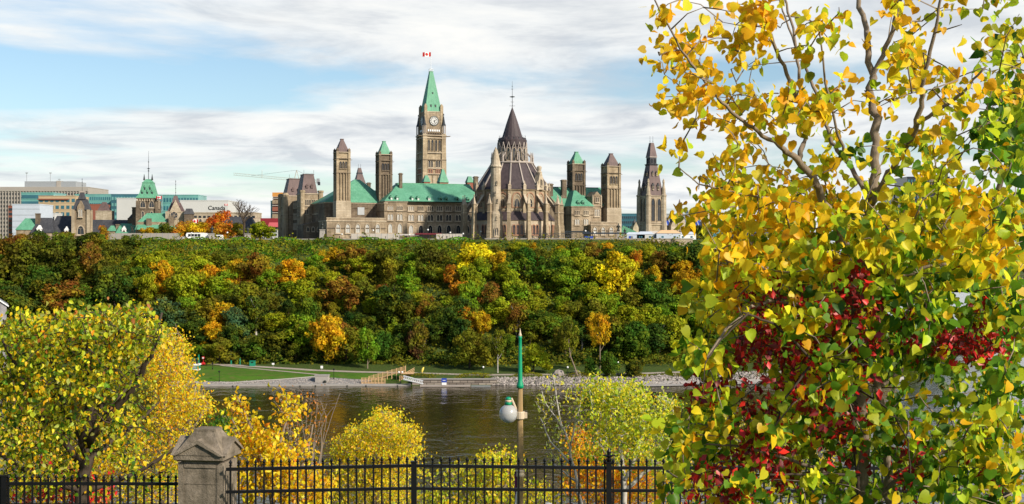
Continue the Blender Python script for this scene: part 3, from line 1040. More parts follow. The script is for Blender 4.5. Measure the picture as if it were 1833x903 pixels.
# --- right part
xa = pu(985, V0 + 8); xb = pu(1030, V0 + 8)
zq = lz(371, xb, V0)
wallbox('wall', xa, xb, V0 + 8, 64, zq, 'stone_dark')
m = MB()
m.frust((xa, pu(1100, 52), V0 + 7.3, 68), zq + .5, (xa, pu(1068, 56), 54, 57), lz(336.5, xb, 55), 'copper')
m.box(xa, pu(1068, 56), 54.2, 56.8, lz(336.5, xb, 55), lz(336.5, xb, 55) + .4, 'iron')
r2 = m.build('roof', cb)
xa = pu(1023, V0); xb = pu(1061, V0)
zq = lz(371, xa, V0)
wallbox('wall', xa, xb, V0, 60, zq, 'stone', bands=(lz(385.5, xa, V0),))
m = MB()
m.frust((xa - .7, xb + .7, V0 - .7, 52), zq + .5, (pu(1030, 44) , pu(1034, 44), 46, 50), lz(341, xa, 46), 'copper')
m.build('roof', cb)
for px in (1033, 1049):
    x = pu(px, V0)
    win(cb, 'arch3', x, V0 - .05, lz(385, x, V0), 2.7, 2.1, 'pane_dark')
    win(cb, 'arch2', x, V0 - .05, lz(402.5, x, V0), 2.6, 2.8, 'pane_pale')
for px in (1035.5, 1044):
    dormer(px, 367.8, V0 + 0.5, 'pane_dark', 1.5, 1.6)
# right gabled pavilion
xa = pu(1058, 42); xb = pu(1092, 42)
zq = lz(370, xa, 42)
wallbox('wall', xa, xb, 42, 70, zq, 'stone_dark', bands=(lz(385, xa, 42),))
m = MB()
m.frust((pu(1046, 42), pu(1094, 42), 41.4, 72), zq + .5, (pu(1062, 56), pu(1073, 56), 55, 58), lz(336, pu(1060, 56), 56), 'copper')
m.build('roof', cb)
x0, x1 = pu(1061, 39), pu(1076, 39)
m = MB(); xc = (x0 + x1) / 2
m.box(x0, x1, 39, 46, -1, lz(352, xc, 39), 'stone')
m.box(x0 - .3, x1 + .3, 38.7, 46, lz(369, xc, 39), lz(368, xc, 39), 'trim')
m.extr([(x0 - .2, lz(352, xc, 39)), (x1 + .2, lz(352, xc, 39)), (xc, lz(343, xc, 39))], 'y', 38.8, 48, 'stone')
for sx in (x0, x1):
    m.lathe([(.5, lz(372, xc, 39)), (.5, lz(353, xc, 39)), (.05, lz(348, xc, 39))], 6, 'trim', sx, 39)
gb = m.build('gable_bay', cb)
win(cb, 'arch2', xc, 38.9, lz(362, xc, 39), 2.0, 2.4)
win(cb, 'arch3', xc, 38.9, lz(387.5, xc, 39), 2.9, 3.6, 'pane_pale')
xa = pu(1058, 32); xb = pu(1105, 32)
zl = lz(404, xa, 32)
wallbox('wall', xa, xb, 32, 42.2, zl, 'stone', bands=(lz(414, xa, 32),), parapet=1.1)
for px in (1065, 1079.5, 1094):
    x = pu(px, 32)
    win(cb, 'arch', x, 31.95, lz(420, x, 32), 1.9, 3.6, 'pane_pale', g=0.4)
chimney(1009, 49, 2.4, 322, 352, 'stone_dark', r2)
chimney(851.5, 46, 2.0, 316, 340, 'stone_dark')
chimney(984, 46, 2.6, 329, 345, 'stone_dark')

# --- east end with two mansard roofs
u0 = -93.0
def mansard(ua, ub, va, vb, ytop, ybase, tw=0.33):
    cx, cyy = (ua + ub) / 2, (va + vb) / 2
    zb, zt = lz(ybase, ua, va), lz(ytop, cx, cyy)
    m = MB()
    wx, wy = (ub - ua) / 2, (vb - va) / 2
    tx, ty = wx * 0.62, wy * 0.66
    m.frust((ua, ub, va, vb), zb, (cx - tx, cx + tx, cyy - ty, cyy + ty), zt, 'copper_new')
    m.box(cx - tx - .2, cx + tx + .2, cyy - ty - .2, cyy + ty + .2, zt, zt + .4, 'copper_new')
    for i in range(9):
        x = cx - tx + 2 * tx * i / 8
        m.tube([(x, cyy - ty, zt + .3), (x, cyy - ty, zt + (2.4 if i in (0, 8) else 0.9))], 0.07, 4, 'iron')
    r = m.build('mansard_roof', cb)
    for k in (-1, 1):
        x = cx + k * wx * .3
        mm = MB(); z = zb + (zt - zb) * .28; y = va + (cyy - ty - va) * .28 - .5
        mm.box(x - .6, x + .6, y, y + 2, z, z + 1.2, 'copper_new')
        mm.extr([(x - .8, z + 1.2), (x + .8, z + 1.2), (x, z + 2.1)], 'y', y - .2, y + 2, 'copper_new')
        mm.build('dormer', r)
    return r
va = 76.0
ua = pu(541, va); ub = pu(574, va)
za = lz(348, ua, va)
wallbox('wall', ua, ub, va, va + 13, za, 'stone', bands=(lz(385.5, ua, va), lz(369.5, ua, va)))
mansard(ua - .3, ub - 1.6, va - .3, va + 12, 314, 346)
for sx in (ua, ub):
    m = MB(); m.lathe([(1.3, -1), (1.3, za + 1), (1.6, za + 1.1), (1.6, za + 1.9), (.9, za + 2.0)], 8, 'stone_tower', sx, va); m.build('corner_turret', cb)
x = (ua + ub) / 2
win(cb, 'arch3', x - 1.9, va - .05, lz(368, x, va), 3.0, 2.8); win(cb, 'arch3', x + 1.6, va - .05, lz(368, x, va), 3.0, 2.8)
win(cb, 'rect2', x - 2.6, va - .05, lz(383.5, x, va), 2.2, 2.0); win(cb, 'rect2', x + 2.0, va - .05, lz(383.5, x, va), 2.2, 2.0)
for k in range(3):
    win(cb, 'arch', ua - .05, va + 3.2 + k * 3.3, lz(368, ua, va), 1.5, 3.4, face=-90)
    win(cb, 'arch', ua - .05, va + 3.2 + k * 3.3, lz(385, ua, va) , 1.5, 2.2, face=-90)
    win(cb, 'arch', ua - .05, va + 3.2 + k * 3.3, lz(405, ua, va) , 1.5, 3.6, face=-90)
# middle recessed wall
um = ua + 1.0
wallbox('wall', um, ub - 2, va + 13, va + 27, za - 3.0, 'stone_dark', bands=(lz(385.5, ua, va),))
for k in range(4):
    for py in (372, 392, 410):
        win(cb, 'arch', um - .05, va + 14.8 + k * 3.4, lz(py, um, va + 18), 1.4, 2.6, face=-90)
# far pavilion
vb_ = va + 27
uf = pu(511, vb_); 
wallbox('wall', uf, ub - 2, vb_, vb_ + 12, lz(352, uf, vb_), 'stone', bands=(lz(386.5, uf, vb_),))
mansard(uf + .5, uf + 10.5, vb_, vb_ + 11, 322, 351)
for sx, sy in ((uf, vb_), (uf, vb_ + 12)):
    m = MB(); m.lathe([(1.6, -1), (1.6, lz(352, uf, vb_) + .5), (1.9, lz(352, uf, vb_) + .6), (1.2, lz(352, uf, vb_) + 1.8)], 8, 'stone_tower', sx, sy); m.build('corner_turret', cb)
for k in range(3):
    for py in (368, 383, 405):
        win(cb, 'arch', uf - .05, vb_ + 3 + k * 3, lz(py, uf, vb_), 1.4, 2.8, face=-90)
# low entrance wing with sloping parapet, and its windows
vl = 62.0
wa = pu(543, vl); wb = pu(590, vl)
m = MB()
m.extr([(wa, -1), (wb, -1), (wb, lz(392, wb, vl)), (wa + 8, lz(396, wb, vl)), (wa, lz(403, wb, vl))], 'y', vl, vl + 14, 'stone_dark')
m.box(wa + 8, wb, vl - .3, vl + .2, lz(394, wb, vl), lz(392, wb, vl), 'trim')
m.build('wall', cb)
for k in range(3):
    win(cb, 'arch', wa + 2.2 + k * 2.6, vl - .05, lz(414, wa, vl), 1.1, 1.9)
# wall joining the end block with the big hip roof, with green roof behind
xa = pu(570, 62); xb = pu(600, 62)
wallbox('wall', xa, xb, 62.3, 78, lz(384, xa, 62), 'stone', bands=())
m = MB(); m.frust((xa, xb + 8, 61.7, 80), lz(383, xa, 62), (pu(597, 66), xb + 8, 67, 78), lz(348, xb, 66), 'copper'); m.build('roof', cb)
for k in range(4):
    x = xa + 1.6 + k * 1.9
    win(cb, 'arch', x, 62.2, lz(394, xa, 62), 1.0, 1.9, 'pane_dark')

# ================================================================= CLOCK TOWER
pt_c = 116.0
pu0, pu1 = pu(757.5, pt_c - 6.5), pu(798, pt_c - 6.5)
S = pu1 - pu0
pcx, pcy = (pu0 + pu1) / 2, pt_c - 6.5 + S / 2
ptw = thing('clock_tower', 'tall sandstone clock tower with green spire and red and white flag', 'tower', local_to_world(pcx, pcy), TH)
PY = OY + pcx * sT + pcy * cT
H = lambda py: ZP(py, PY - 4) - TOP
h = S / 2
m = MB()
zs = H(243)
m.box(-h + .6, h - .6, -h + .6, h - .6, 0, zs, 'stone_tower')
for sx in (-1, 1):
    for sy in (-1, 1):
        cx, c_y = sx * (h - 1.1), sy * (h - 1.1)
        m.frust((cx - 1.5, cx + 1.5, c_y - 1.5, c_y + 1.5), 0, (cx - 1.35, cx + 1.35, c_y - 1.35, c_y + 1.35), H(285), 'stone_tower')
        m.frust((cx - 1.3, cx + 1.3, c_y - 1.3, c_y + 1.3), H(285), (cx - 1.15, cx + 1.15, c_y - 1.15, c_y + 1.15), zs + .6, 'stone_tower')
for py, g in ((243, .35), (248, .2), (274, .15), (287, .3), (302, .15), (312, .2)):
    m.box(-h - g, h + g, -h - g, h + g, H(py) - .3, H(py) + .25, 'trim' if py != 287 else 'stone_dark')
for k in range(-5, 6):
    m.box(k * 1.0 - .3, k * 1.0 + .3, -h + .1, h - .1, H(241.5), H(238.5), 'stone_dark')
m.build('shaft', ptw)
hc = h * 0.77
m = MB()
zc0, zc1 = H(241), H(201.5)
m.box(-hc, hc, -hc, hc, zc0, zc1, 'stone')
m.box(-hc - .15, hc + .15, -hc - .15, hc + .15, zc1, zc1 + .5, 'trim')
for sx in (-1, 1):
    for sy in (-1, 1):
        cx, c_y = sx * (hc - .4), sy * (hc - .4)
        m.box(cx - .8, cx + .8, c_y - .8, c_y + .8, zc0, H(190), 'stone_tower')
        m.lathe([(.9, H(190)), (.9, H(189)), (.1, H(186))], 4, 'stone_tower', cx, c_y, PI / 4)
for k in range(6):
    x = -hc + 1.9 + k * (2 * hc - 3.8) / 5
    for f_ in (-1, 1):
        m.box(x - .35, x + .35, f_ * hc - .35, f_ * hc + .35, H(236), H(232.5), 'white')
        m.box(f_ * hc - .35, f_ * hc + .35, x - .35, x + .35, H(236), H(232.5), 'white')
clock_stage = m.build('clock_stage', ptw)
M['dial'] = m_plain('clock_dial', (.50, .50, .48), .5, .3, var=.1)
def clock(parent, x, y, z, r, face):
    root = link('clock_face', None, parent, (x, y, z), R(face))
    m = MB(); m.lathe([(r, 0), (r, .25)], 28, 'dial'); 
    d = m.build('dial', root); d.rotation_euler = (R(90), 0, 0)
    m = MB(); m.lathe([(r + .4, 0), (r + .4, .3), (r, .32), (r, 0.0)], 28, 'bronze', cap=False)
    m.lathe([(r * .70, .255), (r * .70, .27), (r * .66, .27), (r * .66, .255)], 28, 'bronze', cap=False)
    for k in range(12):
        a = 2 * PI * k / 12
        c, s_ = math.cos(a), math.sin(a)
        q = [(r * .68 * c - .13 * s_, r * .68 * s_ + .13 * c), (r * .68 * c + .13 * s_, r * .68 * s_ - .13 * c),
             (r * .96 * c + .2 * s_, r * .96 * s_ - .2 * c), (r * .96 * c - .2 * s_, r * .96 * s_ + .2 * c)]
        m.extr(q, 'z', .255, .29, 'black')
    d = m.build('hour_marks', root); d.rotation_euler = (R(90), 0, 0)
    m = MB()
    for a, L, wd in ((R(28), r * .86, .2), (R(-62), r * .6, .28)):
        c, s_ = math.cos(a), math.sin(a)
        m.extr([(-.2 * c + wd * s_, -.2 * s_ - wd * c), (L * c + wd * .3 * s_, L * s_ - wd * .3 * c), (L * c - wd * .3 * s_, L * s_ + wd * .3 * c), (-.2 * c - wd * s_, -.2 * s_ + wd * c)], 'z', .31, .36, 'black')
    d = m.build('clock_hands', root); d.rotation_euler = (R(90), 0, 0)
    return root
zcf = H(217)
for x, y, f_ in ((0.15, -hc - .0, 0), (-hc, 0, -90), (hc, 0, 90)):
    clock(ptw, x, y, zcf, 2.35, f_)
# corner pinnacles: open lanterns with dark spires
for sx in (-1, 1):
    for sy in (-1, 1):
        m = MB(); cx, c_y = sx * (h - .9), sy * (h - .9)
        z0 = zs + .6
        m.lathe([(1.2, z0), (1.2, z0 + .4)], 8, 'trim', cx, c_y)
        for k in range(8):
            a = PI / 8 + k * PI / 4
            m.tube([(cx + 1.0 * math.cos(a), c_y + 1.0 * math.sin(a), z0 + .3), (cx + 1.0 * math.cos(a), c_y + 1.0 * math.sin(a), H(225))], .16, 5, 'rib')
        m.lathe([(1.25, H(225)), (1.25, H(223.5)), (.9, H(222)), (.35, H(212)), (.12, H(207)), (.3, H(206)), (.3, H(205.2)), (.05, H(203))], 8, 'iron', cx, c_y)
        m.build('pinnacle', ptw)
# spire
m = MB()
t = 4.0 * PY / F
m.frust((-hc + .3, hc - .3, -hc + .3, hc - .3), zc1 + .5, (-hc * .84, hc * .84, -hc * .84, hc * .84), H(190), 'copper')
m.frust((-hc * .84, hc * .84, -hc * .84, hc * .84), H(190), (-t * .75, t * .75, -t * .75, t * .75), H(127.5), 'copper')
m.box(-t * .85, t * .85, -t * .85, t * .85, H(127.5), H(126.5), 'copper')
sp_ = m.build('spire', ptw)
for px_, z_, w_ in ((-1.3, 192, .8), (1.3, 192, .8), (0.1, 168, .55)):
    q = hc * .84 if z_ > 180 else hc * .84 - (hc * .84 - t * .75) * ((190 - z_) / 62.5)
    mm = MB(); mm.box(px_ - w_ / 2, px_ + w_ / 2, -q - .2, -q + 1, H(z_), H(z_) + w_ * 1.6, 'iron')
    mm.extr([(px_ - w_ / 2 - .1, H(z_) + w_ * 1.6), (px_ + w_ / 2 + .1, H(z_) + w_ * 1.6), (px_, H(z_) + w_ * 2.2)], 'y', -q - .3, -q + 1, 'copper')
    mm.build('dormer', sp_)
m = MB()
for k in range(12):
    a = k / 12 * 2 * PI
    m.tube([(t * math.cos(a), t * math.sin(a), H(127)), (t * math.cos(a), t * math.sin(a), H(122))], .07, 4, 'white')
m.lathe([(t + .05, H(122.6)), (t + .05, H(122.2)), (t - .08, H(122.2)), (t - .08, H(122.6))], 12, 'white', cap=False)
m.build('crown_railing', ptw)
m = MB(); m.tube([(0, 0, H(127)), (0, 0, H(91))], [.13, .06], 6, 'white'); fp = m.build('flagpole', ptw)
def flag(parent, z0, L, Ht, loc=(0, 0, 0), rot=0, dirn=-1):
    """waving red white red flag with a red leaf in the middle"""
    m = MB(); n = 16
    for i in range(n):
        a, b = i / n, (i + 1) / n
        f_ = lambda t_: (dirn * t_ * L, math.sin(t_ * 7) * .14 * L * .5, -t_ * .04 * L)
        p, q = f_(a), f_(b)
        mt = 'red' if (i < 4 or i >= 12) else 'white'
        m.add([(p[0], p[1], z0 + p[2]), (q[0], q[1], z0 + q[2]), (q[0], q[1], z0 + Ht + q[2]), (p[0], p[1], z0 + Ht + p[2]),
               (p[0], p[1] + .03, z0 + p[2]), (q[0], q[1] + .03, z0 + q[2]), (q[0], q[1] + .03, z0 + Ht + q[2]), (p[0], p[1] + .03, z0 + Ht + p[2])],
              [(0, 1, 2, 3), (7, 6, 5, 4)], mt)
    fl = m.build('flag', parent, loc, rot)
    m = MB(); leaf = [(0, -.36), (.05, -.16), (.28, -.2), (.22, -.06), (.38, .08), (.28, .12), (.26, .22), (.14, .14), (.16, .34), (.07, .28), (0, .42),
                      (-.07, .28), (-.16, .34), (-.14, .14), (-.26, .22), (-.28, .12), (-.38, .08), (-.22, -.06), (-.28, -.2), (-.05, -.16)]
    cxx = dirn * L * .5; ym = math.sin(3.5) * .07 * L
    m.extr([(cxx + a * Ht, z0 + Ht * .5 - .02 * L + b * Ht) for a, b in leaf], 'y', ym - .35, ym + .38, 'red')
    m.build('leaf_emblem', fl)
    return fl
flag(ptw, H(99.5), 4.6, 2.35, (0, 0, 0), R(-14))
# openings
yb = -h + .55
for k in range(4):
    for f_, (ax, ay) in ((0, (-3.1 + k * 2.07, yb)), (-90, (yb, -3.1 + k * 2.07)), (90, (-yb, -3.1 + k * 2.07))):
        win(ptw, 'arch', ax, ay, H(271), 1.05, 6.1, 'pane_dark', f_, 'stone_tower', .16, 'belfry_opening')
for k in (-1, 1):
    for f_, (ax, ay) in ((0, (k * 2.1, yb)), (-90, (yb, k * 2.1)), (90, (-yb, k * 2.1))):
        win(ptw, 'arch2', ax, ay, H(300), 2.7, 3.5, 'pane_dark', f_, 'stone_light', .3)
        win(ptw, 'rect2', ax, ay, H(310.5), 2.2, 1.8, 'pane_dark', f_, 'redbrick', .4)
for k in (-1, 0, 1):
    mm = MB(); mm.box(k * 2.9 - .8, k * 2.9 + .8, yb - .3, yb + .1, H(330), H(315), 'stone_light'); mm.build('stone_panel', ptw)
for sx in (-1, 1):
    mm = MB(); mm.tube([(sx * (h - .4), -h + .4, zs - .7), (sx * (h + 2.2), -h + .2, zs - .4), (sx * (h + 2.9), -h + .2, zs - .2)], [.3, .28, .1], 5, 'stone_dark'); mm.build('gargoyle', ptw)

# ================================================================= LIBRARY
lib = thing('round_library', 'round stone library with conical purple-brown roof, white ribs and flying buttresses', 'building', (OX, OY, TOP), R(7.4))
px_m = OY / F
H = lambda py: ZP(py, OY) - TOP
N = 16
PH = PI / N            # wall corners sit at multiples of 22.5 deg + this
def poly_r(r): return r / math.cos(PI / N)
m = MB(); m.lathe([(poly_r(19.4), -1), (poly_r(19.4), H(397)), (poly_r(19.7), H(396.6)), (poly_r(19.7), H(395.6))], N, 'trim', ph=PH); 
m.build('aisle_wall', lib)
m = MB(); m.lathe([(poly_r(19.9), H(396)), (poly_r(16.6), H(380.5))], N, 'copper_lib', ph=PH); m.build('aisle_roof', lib)
m = MB(); m.lathe([(poly_r(16.4), 0), (poly_r(16.4), H(344.5)), (poly_r(17.0), H(343.5)), (poly_r(17.0), H(341.5)), (poly_r(16.0), H(341))], N, 'stone_tower', ph=PH)
m.lathe([(poly_r(16.55), H(378)), (poly_r(16.55), H(376.5))], N, 'trim', ph=PH, cap=False)
m.build('drum_wall', lib)
m = MB(); m.lathe([(poly_r(17.4), H(341.5)), (poly_r(9.4), H(293.5))], N, 'copper_lib', ph=PH)
m.build('main_roof', lib)
m = MB(); m.lathe([(poly_r(9.9), H(294.2)), (poly_r(10.1), H(292.6)), (poly_r(9.8), H(291)), (poly_r(9.2), H(291))], N, 'rib', ph=PH); m.build('roof_ring', lib)
for k in range(N):
    a = PH + k * 2 * PI / N
    c, s_ = math.cos(a), math.sin(a)
    m = MB(); m.tube([(poly_r(17.4) * c, poly_r(17.4) * s_, H(341.5) + .1), (poly_r(9.5) * c, poly_r(9.5) * s_, H(293.5) + .1)], [.42, .34], 4, 'rib'); m.build('roof_rib', lib)
# lantern
m = MB(); m.lathe([(poly_r(6.0), H(293)), (poly_r(6.0), H(258))], N, 'copper_lib', ph=PH); m.build('lantern_wall', lib)
m = MB(); m.lathe([(poly_r(6.5), H(262)), (poly_r(6.7), H(252)), (poly_r(5.9), H(247.5)), (poly_r(4.8), H(246.5)), (4.65, H(244.5)), (2.75, H(221)), (1.25, H(204)), (.12, H(192.5))], N, 'copper_lib', ph=PH); lr = m.build('lantern_roof', lib)
for k in range(N):
    a = k * 2 * PI / N
    c, s_ = math.cos(a), math.sin(a)
    rot = a + PI / 2
    # white gable with a window below
    m = MB(); w2 = 1.25; zt = H(256); zb = H(288)
    m.tube([(-w2, 0, H(273)), (0, 0, zt)], .2, 4, 'rib'); m.tube([(w2, 0, H(273)), (0, 0, zt)], .2, 4, 'rib')
    m.box(-w2 - .17, -w2 + .17, -.2, .3, zb, H(274.5), 'rib')
    g_ = m.build('lantern_gable', lib, (6.85 * c, 6.85 * s_, 0), rot)
    link('lantern_window', win_mesh('arch', 1.3, 5.8, 'pane_dark', 'trim', .18), g_, (0, .15, H(289)))
    a2 = a + PI / N
    c2, s2 = math.cos(a2), math.sin(a2)
    # ring pinnacle with a little flying strut
    m = MB(); rr = 9.6; 
    m.lathe([(.42, H(293)), (.42, H(284)), (.6, H(283.4)), (.34, H(282)), (.1, H(273.5))], 4, 'rib', rr * c2, rr * s2, a2)
    m.tube([(rr * c2, rr * s2, H(284)), (6.3 * c2, 6.3 * s2, H(272))], .2, 4, 'rib')
    m.build('ring_pinnacle', lib)
    # blue dormer on lantern roof with tiny finial
    m = MB(); m.box(-.22, .22, -.35, .6, H(252), H(248), 'iron'); m.tube([(0, 0, H(248)), (0, 0, H(243))], .05, 4, 'iron'); m.lathe([(.01, H(246)), (.13, H(245.6)), (.01, H(245.2))], 6, 'rib')
    m.build('lantern_dormer', lib, (6.15 * c, 6.15 * s_, 0), rot)
m = MB(); m.tube([(0, 0, H(194)), (0, 0, H(160)), (0, 0, H(145))], [.16, .09, .04], 6, 'iron')
m.lathe([(.15, H(175)), (1.25, H(174)), (1.25, H(173.4)), (.15, H(172.4))], 10, 'bronze')
for L_, y_ in ((1.3, 190), (.8, 183), (.5, 160), (.35, 155)):
    m.tube([(-L_, 0, H(y_)), (L_, 0, H(y_))], .08, 4, 'iron'); m.tube([(0, -L_, H(y_)), (0, L_, H(y_))], .08, 4, 'iron')
m.build('finial', lib)
# walls details on each side: drum window in red arch, three aisle lancets
for k in range(N):
    a = k * 2 * PI / N
    if math.sin(a + R(7.4)) > 0.45: continue        # side joined to the main block
    c, s_ = math.cos(a), math.sin(a); rot = a + PI / 2
    root = link('drum_window', None, lib, (16.42 * c, 16.42 * s_, H(372.5)), rot)
    m = MB()
    m.ring(arch(4.1, 6.4, .35), arch(4.1, 6.4), -.3, .1, 'redbrick'); m.ring(arch(3.2, 5.2, .3), arch(3.2, 5.2), -.2, .1, 'trim')
    m.extr(arch(2.0, 3.6, 0.0), 'y', -.1, .1, 'pane_dark'); m.box(-.09, .09, -.2, 0, 0, 3.3, 'trim')
    m.ring(arch(2.0, 3.6, .2), arch(2.0, 3.6), -.24, .1, 'trim')
    m.build('window_tracery', root)
    for j in (-1, 0, 1):
        ox = j * 1.75
        root2 = link('aisle_window', win_mesh('arch', 1.15, 4.4, 'pane_dark', 'redbrick', .24), lib,
                     (19.42 * c - ox * s_ , 19.42 * s_ + ox * c, H(421)), rot)
# buttresses
for k in range(N):
    a = PH + k * 2 * PI / N
    if math.sin(a + R(7.4)) > 0.40: continue
    b_ = link('buttress', None, lib, (0, 0, 0), a)      # local x points outwards
    m = MB()
    m.frust((21.2, 24.6, -.95, .95), -1, (22.1, 24.2, -.8, .8), H(404), 'stone_tower')
    m.frust((22.1, 24.0, -.8, .8), H(404), (22.3, 23.9, -.7, .7), H(382), 'stone_tower')
    m.box(22.1, 24.1, -.9, .9, H(382.5), H(381), 'trim')
    m.box(22.3, 23.9, -.72, .72, H(381), H(367), 'stone_tower')
    m.box(22.0, 24.2, -1, 1, H(368), H(367), 'trim')
    m.lathe([(1.0, H(367)), (.75, H(364)), (.12, H(353)), (.35, H(352.4)), (.3, H(351.6)), (.05, H(350.5))], 4, 'trim', 23.1, 0, PI / 4)
    m.build('pier', b_)
    m = MB()   # sloping flyer from drum to pier
    m.extr([(16.6, H(348)), (16.6, H(357)), (19.4, H(368)), (22.4, H(388)), (22.4, H(375))], 'y', -.4, .4, 'stone_dark')
    m.extr([(16.6, H(346.5)), (16.6, H(348)), (22.6, H(375)), (22.6, H(373))], 'y', -.6, .6, 'trim')
    m.build('flying_buttress', b_)
    m = MB()
    m.box(16.4, 17.5, -.7, .7, 0, H(343), 'stone_tower')
    m.lathe([(.95, H(343)), (.95, H(336)), (1.15, H(335.5)), (.5, H(333)), (.1, H(327))], 4, 'trim', 17.3, 0, PI / 4)
    m.build('drum_pilaster', b_)
# stair turret (front left)
ta = R(-90 - 22) - R(7.4)
tr_ = link('stair_turret', None, lib, (20.0 * math.cos(ta), 20.0 * math.sin(ta), 0), 0)
m = MB()
m.lathe([(3.4, -1), (3.2, H(386)), (2.5, H(380)), (2.35, H(372)), (2.45, H(371.5)), (2.35, H(371)), (2.3, H(305)), (2.75, H(304)), (2.75, H(302.5)), (2.3, H(300)), (1.1, H(278)), (.8, H(274)), (.55, H(273)), (.1, H(269))], 12, 'stone_light')
m.build('turret_shaft', tr_)
for py, sx in ((334, .2), (352, -.4), (365, .5), (395, 0)):
    link('window', win_mesh('arch', .5, 1.4, 'pane_dark', 'stone_light', .1), tr_, (sx, -2.35 - (.75 if py > 380 else 0), H(py)))
link('doorway', win_mesh('arch', 1.5, 3.6, 'pane_dark', 'trim', .3), tr_, (0, -3.2, H(423)))
# gabled stone dormer on the right with statue-like pinnacle
ga = R(-90 + 48) - R(7.4)
m = MB()
m.box(-1.9, 1.9, -1.2, 2, H(342), H(329), 'stone_light')
m.extr([(-1.9, H(329)), (1.9, H(329)), (.6, H(312)), (-.6, H(312))], 'y', -1.1, 1.6, 'stone_light')
m.lathe([(1.0, H(314)), (1.3, H(311)), (.8, H(309)), (1.1, H(305)), (1.2, H(302)), (.5, H(300))], 8, 'trim')
gd = m.build('gable_dormer', lib, (16.6 * math.cos(ga), 16.6 * math.sin(ga), 0), ga + PI / 2)
link('pane', win_mesh('arch', .9, 2.8, 'pane_dark', 'trim', .2), gd, (0, -1.2, H(335)))

# ================================================================= RIGHT CLOCKLESS TOWER (west block tower)
wy = 760.0
wt_th = R(24)
sc = wy / F
wS = 29 * sc / math.cos(wt_th)
wc = W(1166.5, 400, wy + 4)
mt_ = thing('gothic_tower', 'square gothic stone tower with tall steep dark slate spire and four corner turrets', 'tower', (wc.x, wy + wS / 2, TOP), wt_th)
H = lambda py: ZP(py, wy) - TOP
h = wS / 2
m = MB()
m.box(-h, h, -h, h, -1, H(351), 'stone_light')
for py, g in ((352, .5), (400, .45), (403, .6), (418, .8)):
    m.box(-h - g, h + g, -h - g, h + g, H(py), H(py) + .5, 'trim')
m.build('tower_wall', mt_)
for sx in (-1, 1):
    for sy in (-1, 1):
        m = MB()
        m.lathe([(2.3, -1), (2.0, H(404)), (1.75, H(402)), (1.6, H(352)), (1.85, H(351)), (1.85, H(349)), (1.3, H(348)), (1.1, H(338)), (.7, H(333)), (.55, H(328)), (.75, H(327)), (.6, H(323)), (.1, H(320))], 8, 'stone_light', sx * h, sy * h, PI / 8)
        m.build('corner_turret', mt_)
m = MB()
a0 = h * .98
b0 = 10.0 * sc * .78
m.frust((-a0, a0, -a0, a0), H(350), (-b0, b0, -b0, b0), H(296), 'copper_new')
m.frust((-b0 - .1, b0 + .1, -b0 - .1, b0 + .1), H(296), (-b0 - .5, b0 + .5, -b0 - .5, b0 + .5), H(293.5), 'slate')
m.box(-b0 * .86, b0 * .86, -b0 * .86, b0 * .86, H(294), H(281.5), 'slate')
m.box(-b0 * .98, b0 * .98, -b0 * .98, b0 * .98, H(281.5), H(280), 'rib')
m.frust((-b0 * .95, b0 * .95, -b0 * .95, b0 * .95), H(280), (-3.2 * sc, 3.2 * sc, -3.2 * sc, 3.2 * sc), H(255), 'copper_new')
rf = m.build('tower_roof', mt_)
for k in (-1, 1):
    m = MB(); m.tube([(k * 3.0 * sc, 0, H(255)), (k * 3.0 * sc, 0, H(243))], .1, 4, 'iron'); m.lathe([(.05, H(253)), (.3, H(252)), (.05, H(251))], 6, 'iron', k * 3.0 * sc, 0); m.build('finial', rf)
for f_ in (0, -90, 90):
    rt = Matrix.Rotation(R(f_), 4, 'Z')
    for k in (-1, 1):
        p = rt @ Vector((k * 2.1, -h - .02, H(396)))
        win(mt_, 'gothic', p.x, p.y, p.z, 2.3, 13.2, 'pane_dark', f_, 'stone', .5)
        for py, w_, h_ in ((340, 1.4, 2.6), (314, .9, 1.7)):
            tt = (350 - py) / 54.0
            q = a0 + (b0 - a0) * tt
            p = rt @ Vector((k * q * .38, -q - .25, 0))
            mm = MB(); z = H(py)
            mm.box(-w_ / 2, w_ / 2, 0, 2.2, z, z + h_, 'slate'); mm.extr([(-w_ / 2 - .25, z + h_), (w_ / 2 + .25, z + h_), (0, z + h_ * 1.6)], 'y', -.2, 2.4, 'slate')
            d_ = mm.build('dormer', rf, (p.x, p.y, 0), R(f_))
            link('pane', win_mesh('rect', w_ * .5, h_ * .7, 'pane_dark', 'stone_light', .14), d_, (0, -.02, z + .2))
        p = rt @ Vector((k * b0 * .42, -b0 * .87, H(292)))
        link('lantern_opening', win_mesh('arch', .8, 2.6, 'pane_dark', 'slate', .14), rf, tuple(p), R(f_))
    # gable at the roof foot between turrets
    mm = MB(); mm.extr([(-1.6, H(351)), (1.6, H(351)), (0, H(332))], 'y', -.3, .8, 'stone_light')
    p = rt @ Vector((-h * .0, -h, 0)); 
